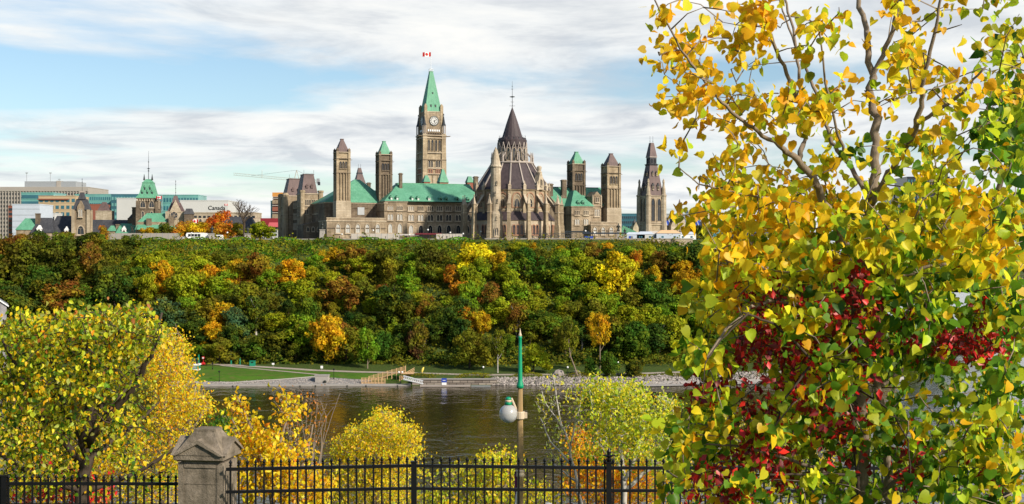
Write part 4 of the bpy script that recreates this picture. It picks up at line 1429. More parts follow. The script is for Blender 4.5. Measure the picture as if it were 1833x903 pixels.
# ================================================================= CITY BEHIND AND TERRACE THINGS
def block(name, label, px0, px1, pytop, Y, depth, mat, floors=0, cols=0, rot=0.0, glass='pane_dark', style='bands', base=50.0, cat='building', roofmat=None):
    x0, x1 = XP(px0, Y), XP(px1, Y)
    w_ = (x1 - x0); h_ = ZP(pytop, Y) - base
    t = thing(name, label, cat, ((x0 + x1) / 2, Y, base), rot)
    m = MB(); m.box(-w_ / 2, w_ / 2, 0, depth, 0, h_, mat); m.box(-w_ / 2 - .2, w_ / 2 + .2, -.2, depth + .2, h_, h_ + .6, roofmat or mat)
    if style == 'piers' and cols:
        for k in range(cols + 1):
            x = -w_ / 2 + w_ * k / cols; m.box(x - w_ / cols * .17, x + w_ / cols * .17, -.9, 0, 0, h_ - 3.5, mat)
        m.box(-w_ / 2, w_ / 2, -1.0, -.01, h_ - 3.5, h_ + .3, mat)
    m.build('wall', t)
    if floors:
        fh = (h_ - 1.5) / floors
        for j in range(floors):
            z = 1 + j * fh
            if z + base < 47: continue
            mm = MB()
            if cols and style != 'piers':
                for k in range(cols):
                    cw = w_ / cols; x = -w_ / 2 + cw * (k + .5)
                    mm.box(x - cw * .3, x + cw * .3, -.12, .1, z + fh * .25, z + fh * .75, glass)
            else:
                mm.box(-w_ / 2 + .3, w_ / 2 - .3, -.12, .1, z + fh * .25, z + fh * .8, glass)
            mm.box(-w_ / 2 + .1, w_ / 2 - .1, -.2, .1, z + fh * .12, z + fh * .2, mat)
            mm.build('window_band', t)
    return t
M['offwhite2'] = m_plain('cream_hoarding', (.50, .45, .39), .8, .2, var=.08, scale=.3)
M['teal'] = m_glass('teal_curtain_glass', (.13, .33, .30), .25, .35, .12)
M['teal_dark'] = m_glass('blue_green_glass', (.035, .13, .17), .2, .4, .12)
M['beige'] = m_plain('beige_cladding', (.46, .35, .21), .8, .2, var=.12, scale=.1)
M['grey_clad'] = m_plain('grey_beige_precast', (.34, .31, .27), .85, .2, var=.12, scale=.1)
M['offwhite'] = m_plain('offwhite_cladding', (.52, .52, .50), .8, .2, var=.08, scale=.08)
M['sheet'] = m_plain('pale_blue_sheeting', (.48, .53, .60), .6, .3, var=.12, scale=.3)
M['redroof'] = m_plain('dark_red_cladding', (.24, .022, .03), .6, .3, var=.2, scale=.4)
M['pinkroof'] = m_plain('red_pink_roof', (.48, .10, .11), .6, .3, var=.1)

t = block('office_block', 'long grey-beige office block with closely spaced vertical piers and rooftop plant', 0, 158, 336, 1200, 60, 'grey_clad', 14, 30, 0, style='piers')
m = MB(); hh_ = ZP(336, 1200) - 50; m.box(-22, 26, 10, 40, hh_, hh_ + 6.3, 'steel'); m.box(8, 12, 9.5, 30, hh_, hh_ + 6.8, 'grey_clad')
m.build('rooftop_plant', t)
for px in (37, 80, 96):
    m = MB(); x = XP(px, 1200) - XP(79, 1200); m.tube([(x, 15, hh_ + 6), (x, 15, hh_ + (15 if px != 96 else 9))], .25, 4, 'steel'); m.box(x - 1.2, x + 1.2, 14.8, 15.2, hh_ + (14 if px != 96 else 8), hh_ + (14.8 if px != 96 else 8.6), 'steel'); m.build('antenna', t)
block('glass_office', 'teal glass office behind the beige building', 38, 96, 346, 1060, 30, 'teal', 8, 0, glass='teal_dark')
t = block('beige_building', 'beige building with rows of blue windows and a projecting roof edge', 69, 136, 352, 1000, 30, 'beige', 7, 7, glass='teal_dark')
m = MB(); z = ZP(358, 1000) - 50; m.box(-15, 9, -1.5, 6, z, z + .8, 'brick'); m.build('roof_canopy', t)
block('brick_building', 'narrow dark red brick building at far left', 15, 25, 370, 930, 20, 'brick', 8, 0)
t = block('sheeted_building', 'building wrapped in pale blue-white construction sheeting', 22, 71, 367, 900, 26, 'sheet')
m = MB(); h_ = ZP(367, 900) - 50
for k in range(5): m.box(-9.5, 9.5, -.14, -.02, h_ - 3 - k * 4.2, h_ - 2.8 - k * 4.2, 'steel')
m.build('scaffold_line', t)
block('white_lowrise', 'low white building beneath the beige building', 60, 98, 383, 940, 16, 'offwhite', 3, 8)
block('glass_embassy', 'long pale teal glass building behind the slate-roofed tower', 134, 202, 349, 1060, 30, 'teal', 8, 18, glass='teal_dark')
block('blue_glass_building', 'dark blue-green glass block beside the copper-roofed tower', 199, 252, 349, 1040, 30, 'teal_dark', 8, 10, glass='teal')
block('brown_gable_building', 'brown building between the slate-roofed tower and white box', 160, 182, 367, 960, 20, 'brick')
t = block('cream_house', 'cream building with purple pyramid roof', 171, 197, 379, 930, 10, 'stone_light')
m = MB(); h_ = ZP(379, 930) - 50; m.frust((-4.5, 3.6, 1, 9), h_ + .5, (-1.6, .8, 4, 6), h_ + 7, 'copper_new'); m.build('roof', t)
block('white_box_building', 'plain white windowless box building left of the copper-roofed tower', 209, 252, 356, 930, 24, 'offwhite')
block('long_glass_building', 'long low teal glass roofline behind the copper-roofed tower', 250, 355, 350, 1100, 30, 'teal', 6, 20, glass='teal_dark')
t = block('wordmark_building', 'white building with a dark country wordmark on its upper wall', 322, 408, 360, 960, 40, 'offwhite', 0)
m = MB(); h_ = ZP(360, 960) - 50
m.box(-18, 14, -.4, 0, h_ - 9.4, h_ - 9.0, 'grey_clad'); m.box(8, 17.5, -.3, -.02, h_ - 13.5, h_ - 9.5, 'pane_dark')
m.box(-18, 7.6, -.9, -.4, h_ - 18.6, h_ - 9.6, 'beige'); m.build('wall_band', t)
cu = bpy.data.curves.new('wordmark', 'FONT'); cu.body = 'Canada'; cu.size = 4.3; cu.extrude = .12; cu.align_x = 'CENTER'
_tmp = bpy.data.objects.new('tmp', cu); col.objects.link(_tmp); bpy.context.view_layer.update()
wm_ = bpy.data.meshes.new_from_object(_tmp); bpy.data.objects.remove(_tmp); wm_.materials.clear(); wm_.materials.append(M['black'])
fo = link('wordmark', wm_, t); fo.location = (9.6, -.16, h_ - 6.6); fo.rotation_euler = (R(90), 0, 0)
m = MB(); m.box(15.6, 16.2, -.3, -.02, h_ - 3.6, h_ - 2.2, 'red'); m.box(16.2, 17.0, -.3, -.02, h_ - 3.6, h_ - 2.2, 'white'); m.box(17.0, 17.6, -.3, -.02, h_ - 3.6, h_ - 2.2, 'red'); m.build('wordmark_flag', t)
block('long_stone_building', 'long pale stone building with a dark roof line behind the orange maples', 330, 458, 382, 860, 20, 'stone_light', 4, 16)
# red roof hotel-like building
t = block('red_roof_building', 'pale building with dark red upper storey and pink-red roof edge behind the green maple', 446, 512, 403, 840, 20, 'offwhite', 5, 9)
m = MB(); x0, x1 = XP(447, 839) - XP(479, 840), XP(512, 839) - XP(479, 840)
h0 = ZP(403, 840) - 50; m.box(x0, x1, -.5, 19, h0, ZP(391, 840) - 50, 'redroof'); m.frust((XP(480, 840) - XP(479, 840), x1, -2, 0), h0 - 1.4, (XP(482, 840) - XP(479, 840), x1, -.6, 0), h0 + 1.6, 'pinkroof'); m.build('upper_storey', t)
t = block('building_site', 'unfinished building with orange sheeting left of the mansard roofs', 489, 520, 354, 1000, 20, 'brick', 0)
for k in range(7):
    m = MB(); z = 3 + k * 5.6; m.box(-7, 7, -2.2, 0, z, z + .7, 'conc'); m.box(-7, 7, -2.3, -2.2, z + 1.6, z + 4.8, m_plain('orange_sheet', (.55, .25, .06)) if k == 6 else ('stone' if k % 2 else 'brick')); m.build('floor_slab', t)
block('teal_tower', 'narrow teal glass tower beside the unfinished building', 484.5, 491, 361, 1010, 16, 'teal', 8, 0, glass='teal_dark')
# right of the parliament
block('dark_glass_building', 'dark blue glass building behind the right green roof', 1113, 1142, 384, 980, 30, 'teal_dark', 6, 8, glass='pane_dark')
block('grey_lowrise', 'long pale grey building behind the gothic tower', 1180, 1262, 384, 1000, 30, 'steel', 3, 14)
block('far_grey_block', 'small pale far building on the skyline beside the poplar leaves', 1232, 1262, 378, 1200, 20, 'offwhite', 4, 6)
t = thing('glass_roof_hall', 'long hall with slanted white and blue striped glass roof behind the poplar', 'building', (XP(1300, 800), 800, 50))
m = MB(); m.box(-38, 36, 2, 20, 0, ZP(400, 800) - 50, 'teal_dark'); m.build('wall', t)
m = MB(); z = ZP(404, 800) - 50; z1 = ZP(395, 800) - 50; m.frust((-40, 38, -2, 22), z, (-39, 37, 5, 20), z1, 'blue')
for k in range(40):
    x = -39 + k * 1.95; m.tube([(x, -2, z + .15), (x, 5, z1 + .15)], .28, 4, 'white')
m.build('roof', t)
t = block('blue_glass_pavilion', 'blue and teal glass pavilion behind the poplar leaves', 1270, 1345, 404, 760, 14, 'teal', 3, 12, glass='teal_dark')
t = block('blue_signed_building', 'building with bright blue sloping wall partly hidden by poplar leaves', 1345, 1410, 405, 740, 14, 'blue', 0)
m = MB(); h_ = ZP(405, 740) - 50; m.extr([(-8, h_ - 6), (10, h_ - 12), (10, h_ - 10.6), (-8, h_ - 4.6)], 'y', -.3, -.02, 'white'); m.build('white_stripe', t)
block('tall_dark_office', 'tall dark glass office tower seen through the poplar branches', 1624, 1700, 318, 900, 30, 'pane_dark', 12, 14, glass='teal_dark')
t = block('dark_office_annex', 'dark stepped glass office block beneath the tall tower behind the poplar', 1600, 1716, 345, 930, 30, 'teal_dark', 10, 20, glass='pane_dark')
block('pale_building_far_right', 'pale building glimpsed behind the poplar at far right', 1752, 1833, 424, 900, 20, 'offwhite', 3, 14)
# small spired gatehouse towers right of the gothic tower
def spirelet(px, pyb, pyt, w_, Y, label, roofmat='copper_new'):
    t = thing('spired_tower', label, 'tower', (XP(px, Y), Y, 50), R(20))
    zb, zt = ZP(pyb, Y) - 50, ZP(pyt, Y) - 50
    m = MB(); m.box(-w_, w_, -w_, w_, 0, zb, 'stone_light'); m.extr([(-w_, zb), (w_, zb), (0, zb + w_ * 2)], 'y', -w_ - .1, w_ + .1, 'stone_light'); m.build('wall', t)
    m = MB(); m.frust((-w_ * .8, w_ * .8, -w_ * .8, w_ * .8), zb - 1, (-w_ * .45, w_ * .45, -w_ * .45, w_ * .45), zb + (zt - zb) * .5, roofmat)
    m.frust((-w_ * .55, w_ * .55, -w_ * .55, w_ * .55), zb + (zt - zb) * .5, (-.1, .1, -.1, .1), zt, roofmat)
    m.build('spire', t)
    win(t, 'arch', 0, -w_ - .05, zb - 5, w_ * .7, 2.6)
    return t
spirelet(1216.5, 398, 357, 2.6, 770, 'small stone tower with slim tall red-brown spire right of the gothic tower')
spirelet(1204, 404, 387, 2.0, 765, 'short stone turret with dark cone roof right of the gothic tower', 'slate')
spirelet(1136, 408, 392, 1.6, 690, 'tiny dark spire between the right ventilation tower and gothic tower', 'slate')
spirelet(1264, 398, 355, 2.6, 775, 'slim brown spire half hidden by the first poplar leaves')
t = thing('spired_tower', 'brown mansard spire peeking over the big green hip roof between the left ventilation towers', 'tower', (XP(643.5, 770), 770, 52), R(21))
Zq = lambda py: ZP(py, 770) - 52; q_ = 770 / F
m = MB(); m.box(-4, 4, -4, 4, 0, Zq(345), 'stone_dark'); m.build('wall', t)
m = MB(); m.frust((-4.6, 4.6, -4.6, 4.6), Zq(345), (-1.5, 1.5, -1.5, 1.5), Zq(312), 'copper_new'); m.box(-1.6, 1.6, -1.6, 1.6, Zq(312), Zq(309.5), 'slate'); m.frust((-1.4, 1.4, -1.4, 1.4), Zq(309.5), (-.8, .8, -.8, .8), Zq(301), 'copper_new')
for k in (-.7, .7): m.tube([(k, 0, Zq(301)), (k, 0, Zq(294))], .08, 4, 'iron')
m.build('spire', t)
block('blue_roof_building', 'pale building with blue glass roof glimpsed between the left ventilation towers', 660, 688, 343, 800, 14, 'offwhite2', 2, 4, roofmat='teal_dark')
# green sloping roof
m = MB(); Y = 680
t = thing('copper_shed', 'low building with pale green sloping roof beside the bronze statue', 'building', (XP(1122, Y), Y, 52))
m.box(-4, 6, 0, 10, 0, 3, 'stone'); m.build('wall', t)
m = MB(); m.extr([(-4.5, 2.8), (8.5, 3.2), (-2, ZP(404, Y) - 52)], 'y', -.3, 10.3, 'copper'); m.build('roof', t)

# --- East block, at left
eb = thing('slate_roof_block', 'long stone parliament wing with dark slate roofs, copper towers and dormers at left', 'building', (XP(180, 720), 720, TOP - 1), R(8))
Ye = 720.0
ex = XP(180, Ye)
X = lambda px: (XP(px, Ye) - ex) / math.cos(R(8))
Z = lambda py: ZP(py, Ye) - TOP + 1
def roofseg(a, b_, pe, pt, mat, y0=0, d=16, ra=None, rb=None, wall=True):
    if wall:
        m = MB(); m.box(X(a), X(b_), y0, y0 + d, 0, Z(pe), 'stone'); m.build('wall', eb)
    ra = a + 4 if ra is None else ra; rb = b_ - 4 if rb is None else rb
    m = MB(); m.frust((X(a) - .5, X(b_) + .5, y0 - .5, y0 + d + .5), Z(pe), (X(ra), X(rb), y0 + d * .45, y0 + d * .55), Z(pt), mat); return m.build('roof', eb)
roofseg(35, 70, 412, 391, 'copper', 2, 14, 46, 66)
roofseg(62, 100, 417, 390, 'slate', 0, 16, 72, 92)
roofseg(88, 140, 418, 386, 'slate', 4, 18, 98, 138)
roofseg(118, 140, 418, 400, 'slate', -1, 10, 124, 132)
roofseg(160, 235, 420, 393, 'slate', 4, 18, 160, 232)
roofseg(192, 205, 414, 404, 'copper', 0, 8)
roofseg(208, 262, 418, 400, 'copper', -2, 16, 212, 258)
for px, py in ((76, 417), (123, 419), (221, 418)):
    m = MB(); x = X(px); z = Z(py); m.box(x - 1.2, x + 1.2, -1.4, 2, z - 1, z + 2, 'white'); m.extr([(x - 1.5, z + 2), (x + 1.5, z + 2), (x, z + 4.2)], 'y', -1.6, 3, 'white')
    d_ = m.build('dormer', eb); link('pane', win_mesh('arch', 1.1, 2.2, 'pane_dark', 'stone_light', .15), d_, (x, -1.42, z - .6))
for px, py0, py1 in ((70, 384, 400), (208, 403, 425), (236, 372, 400)):
    m = MB(); m.box(X(px) - 1.2, X(px) + 1.2, 4, 6.4, Z(py1) - 4, Z(py0), 'stone_dark'); m.box(X(px) - 1.4, X(px) + 1.4, 3.8, 6.6, Z(py0), Z(py0) + .5, 'stone_dark'); m.build('chimney', eb)
# small stepped dark roof lantern
m = MB(); x = X(233); m.box(x - 3, x + 3, 6, 11, Z(405), Z(390), 'stone_dark'); m.frust((x - 2.6, x + 2.6, 6, 11), Z(390), (x - 1, x + 1, 7.5, 9.5), Z(383), 'slate'); m.box(x - .8, x + .8, 7.7, 9.3, Z(383), Z(377), 'stone_dark'); m.lathe([(1.1, Z(377)), (.6, Z(374)), (.1, Z(371))], 8, 'slate', x, 8.5); m.build('roof_lantern', eb)
# gabled slate tower (px 150)
tw = link('slate_tower', None, eb, (X(148), 1, 0)); s_ = Ye / F
m = MB(); h = 13 * s_; m.box(-h, h, -h, h, 0, Z(378), 'stone')
for sx in (-1, 1):
    for sy in (-1, 1): m.box(sx * h - .8, sx * h + .8, sy * h - .8, sy * h + .8, 0, Z(376), 'stone_light')
m.extr([(-1.9, Z(380)), (1.9, Z(380)), (1.9, Z(371)), (0, Z(360)), (-1.9, Z(371))], 'y', -h - .7, h, 'stone'); m.build('tower_wall', tw)
m = MB(); m.frust((-h - .3, h + .3, -h - .3, h + .3), Z(376), (-h * .72, h * .72, -h * .3, h * .3), Z(357), 'slate'); m.frust((-h * .5, h * .5, -h * .5, h * .5), Z(357.5), (-.9, .9, -.9, .9), Z(345), 'slate'); m.box(-1.1, 1.1, -1.1, 1.1, Z(345), Z(342.5), 'rib'); m.tube([(0, 0, Z(343)), (0, 0, Z(320))], .1, 4, 'iron')
for py in (332, 326.5, 321): m.lathe([(.05, Z(py + .8)), (.32, Z(py)), (.05, Z(py - .8))], 6, 'iron')
m.build('tower_roof', tw)
win(tw, 'arch2', 0, -h - .72, Z(389), 2.3, 4.3, 'pane_pale'); win(tw, 'gothic', 0, -h - .05, Z(420), 3.4, 4.6, 'pane_dark', 0, 'trim', .5)
# copper main tower (px 264)
tw = link('copper_tower', None, eb, (X(263.5), -2, 0)); h = 16.5 * s_
m = MB(); m.box(-h, h, -h, h, 0, Z(356), 'stone_dark')
for sx in (-1, 1):
    for sy in (-1, 1): m.box(sx * h - .9, sx * h + .9, sy * h - .9, sy * h + .9, 0, Z(360), 'stone_dark')
m.box(-h - .8, h + .8, -h - .8, h + .8, Z(357), Z(355.3), 'stone')
for k in range(9): m.box(-h + k * h / 4 - .3, -h + k * h / 4 + .3, -h - .7, h + .7, Z(361), Z(357), 'trim')
m.build('tower_wall', tw)
m = MB(); m.frust((-h - 1.2, h + 1.2, -h - 1.2, h + 1.2), Z(355.3), (-h * .86, h * .86, -h * .86, h * .86), Z(347), 'copper'); m.frust((-h * .86, h * .86, -h * .86, h * .86), Z(347), (-h * .58, h * .58, -h * .58, h * .58), Z(328), 'copper')
m.box(-h * .62, h * .62, -h * .62, h * .62, Z(328), Z(326.8), 'copper'); m.frust((-h * .55, h * .55, -h * .55, h * .55), Z(326.8), (-h * .25, h * .25, -h * .25, h * .25), Z(321), 'copper')
m.tube([(0, 0, Z(322)), (0, 0, Z(290)), (0, 0, Z(270))], [.2, .12, .05], 5, 'iron')
for py, w_ in ((290, .4), (302, 1.0), (306, .6)): m.lathe([(.1, Z(py + 1)), (w_, Z(py)), (.1, Z(py - 1))], 8, 'bronze')
for sx in (-1, 1):
    m.lathe([(.6, Z(323)), (.35, Z(318)), (.08, Z(312))], 6, 'bronze', sx * h * .42, -h * .3)
rf = m.build('tower_roof', tw)
for (px_, py) in ((-.3, 338), (.25, 338), (-.55, 346), (0, 346), (.5, 346)):
    m = MB(); q = h * (.72 if py < 340 else .86); x = px_ * h; z = Z(py); m.box(x - .35, x + .35, -q - .25, -q + 1, z - 1, z + .6, 'iron'); m.extr([(x - .5, z + .6), (x + .5, z + .6), (x, z + 2)], 'y', -q - .3, -q + 1, 'copper'); m.build('dormer', rf)
for k in (-1, 1):
    win(tw, 'gothic', k * 2.4, -h - .05, Z(372), 2.6, 3.6, 'pane_dark', 0, 'trim', .3); win(tw, 'arch', k * 2.4, -h - .05, Z(390), 1.3, 3.4, 'pane_dark')
    win(tw, 'gothic', h + .05, k * 2.4, Z(372), 2.6, 3.6, 'pane_dark', 90, 'trim', .3)
# second wing of the same block with copper roofs and the rose-window gable
rw = thing('rose_window_wing', 'stone wing with round rose window gable, dark roof spire and green copper roofs', 'building', (XP(310, 705), 705, TOP - 1), R(14))
Yr = 705.0; xr0 = XP(310, Yr)
X = lambda px: (XP(px, Yr) - xr0) / math.cos(R(14))
Z = lambda py: ZP(py, Yr) - TOP + 1
m = MB(); m.box(X(250), X(310), -4, 10, 0, Z(408), 'stone'); m.box(X(297), X(333), -2, 14, 0, Z(379), 'stone_light'); m.box(X(330), X(460), 6, 18, 0, Z(390), 'stone_light')
m.extr([(X(304), Z(380)), (X(324), Z(380)), (X(314), Z(358))], 'y', -2.3, 8, 'stone_light'); m.build('wall', rw)
m = MB(); m.frust((X(251), X(300), -4, 10), Z(398), (X(266), X(296), 2, 5), Z(382), 'copper'); m.box(X(251), X(300), -4, 10, Z(408), Z(398), 'stone'); m.frust((X(247), X(318), -9, -3), Z(412), (X(250), X(312), -5, -4), Z(403), 'copper'); m.build('roof', rw)
m = MB(); m.frust((X(300), X(330), -1.6, 13), Z(379), (X(307), X(322), 5, 7), Z(362), 'copper_new'); m.frust((X(306), X(322), 1, 9), Z(370), (X(311), X(317), 5, 6.4), Z(350), 'copper_new'); m.tube([(X(314), 5.7, Z(350)), (X(314), 5.7, Z(322))], .1, 4, 'iron')
for py in (344, 337, 330, 324): m.lathe([(.05, Z(py + .8)), (.3, Z(py)), (.05, Z(py - .8))], 6, 'iron', X(314), 5.7)
m.build('gable_roof', rw)
m = MB(); m.lathe([(1.9, 0), (1.9, .3)], 12, 'pane_dark'); m.lathe([(2.3, -.05), (2.3, .4), (1.9, .4), (1.9, -.05)], 12, 'trim', cap=False)
for k in range(6): m.tube([(0, 0, .38), (1.9 * math.cos(k * PI / 3), 1.9 * math.sin(k * PI / 3), .38)], .12, 4, 'trim')
o = m.build('rose_window', rw, (X(311.5), -2.35, Z(386))); o.rotation_euler = (R(90), 0, 0)
for px, pb, pt_ in ((270, 415, 392), (307, 400, 388), (337, 410, 384)):
    m = MB(); w_ = 1.4 if px != 337 else 2.6; m.box(X(px) - w_, X(px) + w_, -6, -3.5, Z(pb) - 3, Z(pt_), 'stone_dark')
    if px == 337: m.frust((X(px) - 2.9, X(px) + 2.9, -6.3, -3.2), Z(pt_), (X(px) - 1.6, X(px) + 1.6, -5.4, -4), Z(374), 'slate')
    m.build('chimney' if px != 337 else 'roof_turret', rw)
for k in range(9):
    win(rw, 'arch', X(345 + k * 11), 5.9, Z(402), 1.3, 3.2, 'pane_dark'); 
for k, (px, py, w_) in enumerate(((285, 398, 1.7), (350, 412, 1.9))):
    pass
# grey slate roof building behind maples
t = thing('slate_lodge', 'low building with steep dark slate roof behind the bare tree', 'building', (XP(420, 690), 690, TOP - 1))
m = MB(); m.box(-12, 12, 0, 12, 0, 5, 'stone'); m.build('wall', t)
m = MB(); m.frust((-12.5, 12.5, -.5, 12.5), 5, (-6, 8, 5, 7), ZP(388, 690) - TOP + 1, 'slate'); m.build('roof', t)

# flags on poles
for px, py, Y, L, lb in ((285, 351, 715, 2.8, 'red and white flag on a pole beside the copper-roofed tower'), (350, 393, 680, 3.2, 'red and white flag on a pole above the orange maples')):
    x = XP(px + 5, Y); zg = gz(x, Y)
    t = thing('flagpole', lb, 'flag', (x, Y, zg))
    z1 = ZP(py, Y) - zg
    m = MB(); m.tube([(0, 0, 0), (0, 0, z1 + .3)], [.12, .06], 6, 'white'); m.build('pole', t); flag(t, z1 - L * .62, L * 1.2, L * .62)

# tower crane
Yc = 900.0
cr = thing('tower_crane', 'distant tower crane whose long pale jib reaches out left of the mansard roofs', 'crane', (XP(527, Yc), Yc, 50))
Zc = lambda py: ZP(py, Yc) - 50
Xc = lambda px: XP(px, Yc) - XP(527, Yc)
M['crane'] = m_plain('pale_crane_paint', (.50, .46, .38), .6, .3)
def lattice(a, b_, w_, n_, r_=.07):
    m = MB(); a = Vector(a); b_ = Vector(b_); d = (b_ - a).normalized()
    s1 = d.cross(Vector((0, 1, 0))).normalized() * w_ / 2; s2 = Vector((0, w_ / 2, 0))
    cs = [s1 + s2, s1 - s2, -s1 - s2, -s1 + s2]
    for c in cs: m.tube([a + c, b_ + c], r_, 4, 'crane')
    for k in range(n_):
        p, q = a + (b_ - a) * k / n_, a + (b_ - a) * (k + 1) / n_
        for i in range(4): m.tube([p + cs[i], q + cs[(i + 1) % 4]], r_ * .6, 3, 'crane')
    return m
lattice((0, 0, 0), (0, 0, Zc(322)), 1.8, 16).build('mast', cr)
lattice((Xc(418), 0, Zc(312)), (0, 0, Zc(322)), 1.5, 30).build('jib', cr)
lattice((0, 0, Zc(322)), (Xc(573), 0, Zc(325.5)), 1.5, 10).build('counter_jib', cr)
m = MB(); m.tube([(0, 0, Zc(322)), (Xc(531), 0, Zc(305))], .25, 4, 'crane'); m.tube([(Xc(536), 0, Zc(323)), (Xc(531), 0, Zc(305))], .2, 4, 'crane'); m.tube([(Xc(531), 0, Zc(305)), (Xc(450), 0, Zc(315))], .07, 4, 'iron'); m.tube([(Xc(531), 0, Zc(305)), (Xc(568), 0, Zc(324))], .07, 4, 'iron'); m.build('tower_head', cr)
m = MB(); m.box(Xc(567), Xc(572), -1, 1, Zc(329), Zc(320), 'steel'); m.box(Xc(569), Xc(573), -1.1, .9, Zc(332), Zc(326), 'iron'); m.build('counterweight', cr)
m = MB(); m.tube([(Xc(469), 0, Zc(318)), (Xc(469), 0, Zc(305))], .12, 4, 'crane'); m.build('jib_mast', cr)

# --- terrace edge things
def on_terrace(px, Y): return (XP(px, Y), Y, gz(XP(px, Y), Y))
# low stone coping along the cliff
m = MB(); 
for a, b_ in ((250, 845),):
    m.box(XP(a, 578.5), XP(b_, 578.5), 578.2, 578.9, TOP - 1, TOP + .35, 'conc')
tag(m.build('coping_wall'), 'low pale coping wall along the top of the grassy bank', 'wall')
m = MB(); x0, x1 = XP(868, 577), XP(1240, 577)
m.box(x0, x1, 577, 578, TOP - 4.5, TOP + .2, 'stone_light'); m.box(x0 - .1, x1 + .1, 576.8, 578.2, TOP + .2, TOP + .5, 'conc')
k = x0 + 2
m.build
rwl = m.build('terrace_wall'); tag(rwl, 'pale stone retaining wall with blind arches beneath the library terrace', 'wall')
for i in range(20):
    xx = x0 + 2.4 + i * 4.4
    link('blind_arch', win_mesh('arch', 2.4, 3.0, 'stone_dark', 'stone_light', .35), rwl, (xx, 576.95, TOP - 3.6))
# hoardings
def hoarding(a, b_, h_, lab, n_=8, mt='offwhite2'):
    t = thing('hoarding', lab, 'hoarding', (XP((a + b_) / 2, 584), 584, TOP))
    L = XP(b_, 584) - XP(a, 584)
    m = MB(); m.box(-L / 2, L / 2, 0, .12, 0, h_, mt); m.build('panel', t)
    m = MB()
    for k in range(n_ + 1): x = -L / 2 + L * k / n_; m.box(x - .06, x + .06, -.08, -.002, 0, h_ + .15, 'steel')
    m.build('post', t)
hoarding(629, 715, 2.7, 'long cream site hoarding below the left low wing of the parliament building')
hoarding(781, 828, 2.6, 'cream site hoarding left of the round library')
hoarding(198, 322, 2.9, 'long grey-beige hoarding in front of the small orange and green trees', 12, 'grey_clad')
M['fence_grey'] = m_plain('dark_grey_metal', (.10, .105, .11), .5, .4)
# temporary metal fencing in front of the library
tf = thing('temporary_fence', 'long grey metal temporary fence with diagonal braces in front of the round library', 'fence', (XP(945, 581), 581, TOP))
L = (XP(1032, 581) - XP(858, 581))
m = MB()
for z in (.15, 1.5, 2.8): m.tube([(-L / 2, 0, z), (L / 2, 0, z)], .09, 4, 'fence_grey')
n_ = 22
for k in range(n_):
    a, b_ = -L / 2 + L * k / n_, -L / 2 + L * (k + 1) / n_
    m.tube([(a, 0, .15), (b_, 0, 1.5)] if k % 2 else [(a, 0, 1.5), (b_, 0, .15)], .085, 3, 'fence_grey'); m.tube([(a, 0, 1.5), (b_, 0, 2.8)] if k % 2 == 0 else [(a, 0, 2.8), (b_, 0, 1.5)], .085, 3, 'fence_grey')
    m.tube([(a, 0, 2.0), (b_, 0, 2.0)], .05, 3, 'fence_grey')
m.build('mesh_panel', tf)
for k in range(n_ + 1):
    m = MB(); x = -L / 2 + L * k / n_; m.box(x - .07, x + .07, -.07, .07, 0, 3.0, 'iron'); m.build('post', tf)
# monuments and statues
def figure(m, z0, s_=1.0, mat='bronze', seated=False):
    m.lathe([(.55 * s_, z0), (.42 * s_, z0 + .5 * s_), (.34 * s_, z0 + 1.0 * s_), (.42 * s_, z0 + 1.5 * s_), (.5 * s_, z0 + 1.9 * s_), (.18 * s_, z0 + 2.15 * s_), (.14 * s_, z0 + 2.25 * s_), (.24 * s_, z0 + 2.42 * s_), (.2 * s_, z0 + 2.65 * s_), (.05 * s_, z0 + 2.75 * s_)], 8, mat)
    m.tube([(.45 * s_, 0, z0 + 1.85 * s_), (.62 * s_, -.1, z0 + 1.4 * s_), (.5 * s_, -.35, z0 + 1.1 * s_)], [.16 * s_, .13 * s_, .1 * s_], 5, mat)
    m.tube([(-.45 * s_, 0, z0 + 1.85 * s_), (-.65 * s_, 0, z0 + 1.4 * s_), (-.5 * s_, -.1, z0 + .95 * s_)], [.16 * s_, .13 * s_, .1 * s_], 5, mat)
def statue(px, Y, pyt, pym, w_, label, s_):
    x, y, z = on_terrace(px, Y)
    t = thing('statue', label, 'statue', (x, y, z))
    zp = ZP(pym, Y) - z
    m = MB(); m.frust((-w_ * .75, w_ * .75, -w_ * .75, w_ * .75), -.3, (-w_ * .55, w_ * .55, -w_ * .55, w_ * .55), .6, 'conc'); m.frust((-w_ * .5, w_ * .5, -w_ * .5, w_ * .5), .6, (-w_ * .42, w_ * .42, -w_ * .42, w_ * .42), zp - .3, 'conc'); m.box(-w_ * .52, w_ * .52, -w_ * .52, w_ * .52, zp - .3, zp, 'conc'); m.build('pedestal', t)
    m = MB(); hh_ = (pym - pyt) / F * Y; figure(m, zp, hh_ / 2.75); m.build('figure', t, smooth_=True)
    return t
statue(379.5, 590, 404, 418, 2.3, 'bronze standing statue on a white pedestal in front of the orange maples', 1)
statue(443.5, 590, 406, 418.5, 2.6, 'dark bronze statue on a wide pedestal under the bare tree', 1)
statue(577, 590, 398, 411, 2.4, 'statue on a flared white pedestal before the left low wing', 1)
statue(1107, 640, 400, 414, 1.5, 'slim dark bronze statue in front of the pale green sloping roof', 1)
statue(1118.5, 640, 409, 419, 1.5, 'short dark statue to the right of the slim bronze one', 1)
x, y, z = on_terrace(888, 583)
m = MB(); m.lathe([(1.8, 0), (1.6, .8), (1.1, 1.4), (1.3, 2.6), (.9, 3.4), (.3, 4.0), (.1, 4.3)], 10, 'offwhite2'); tag(m.build('monument', None, (x, y, z), smooth_=True), 'small pale domed monument in front of the library stair turret', 'monument')

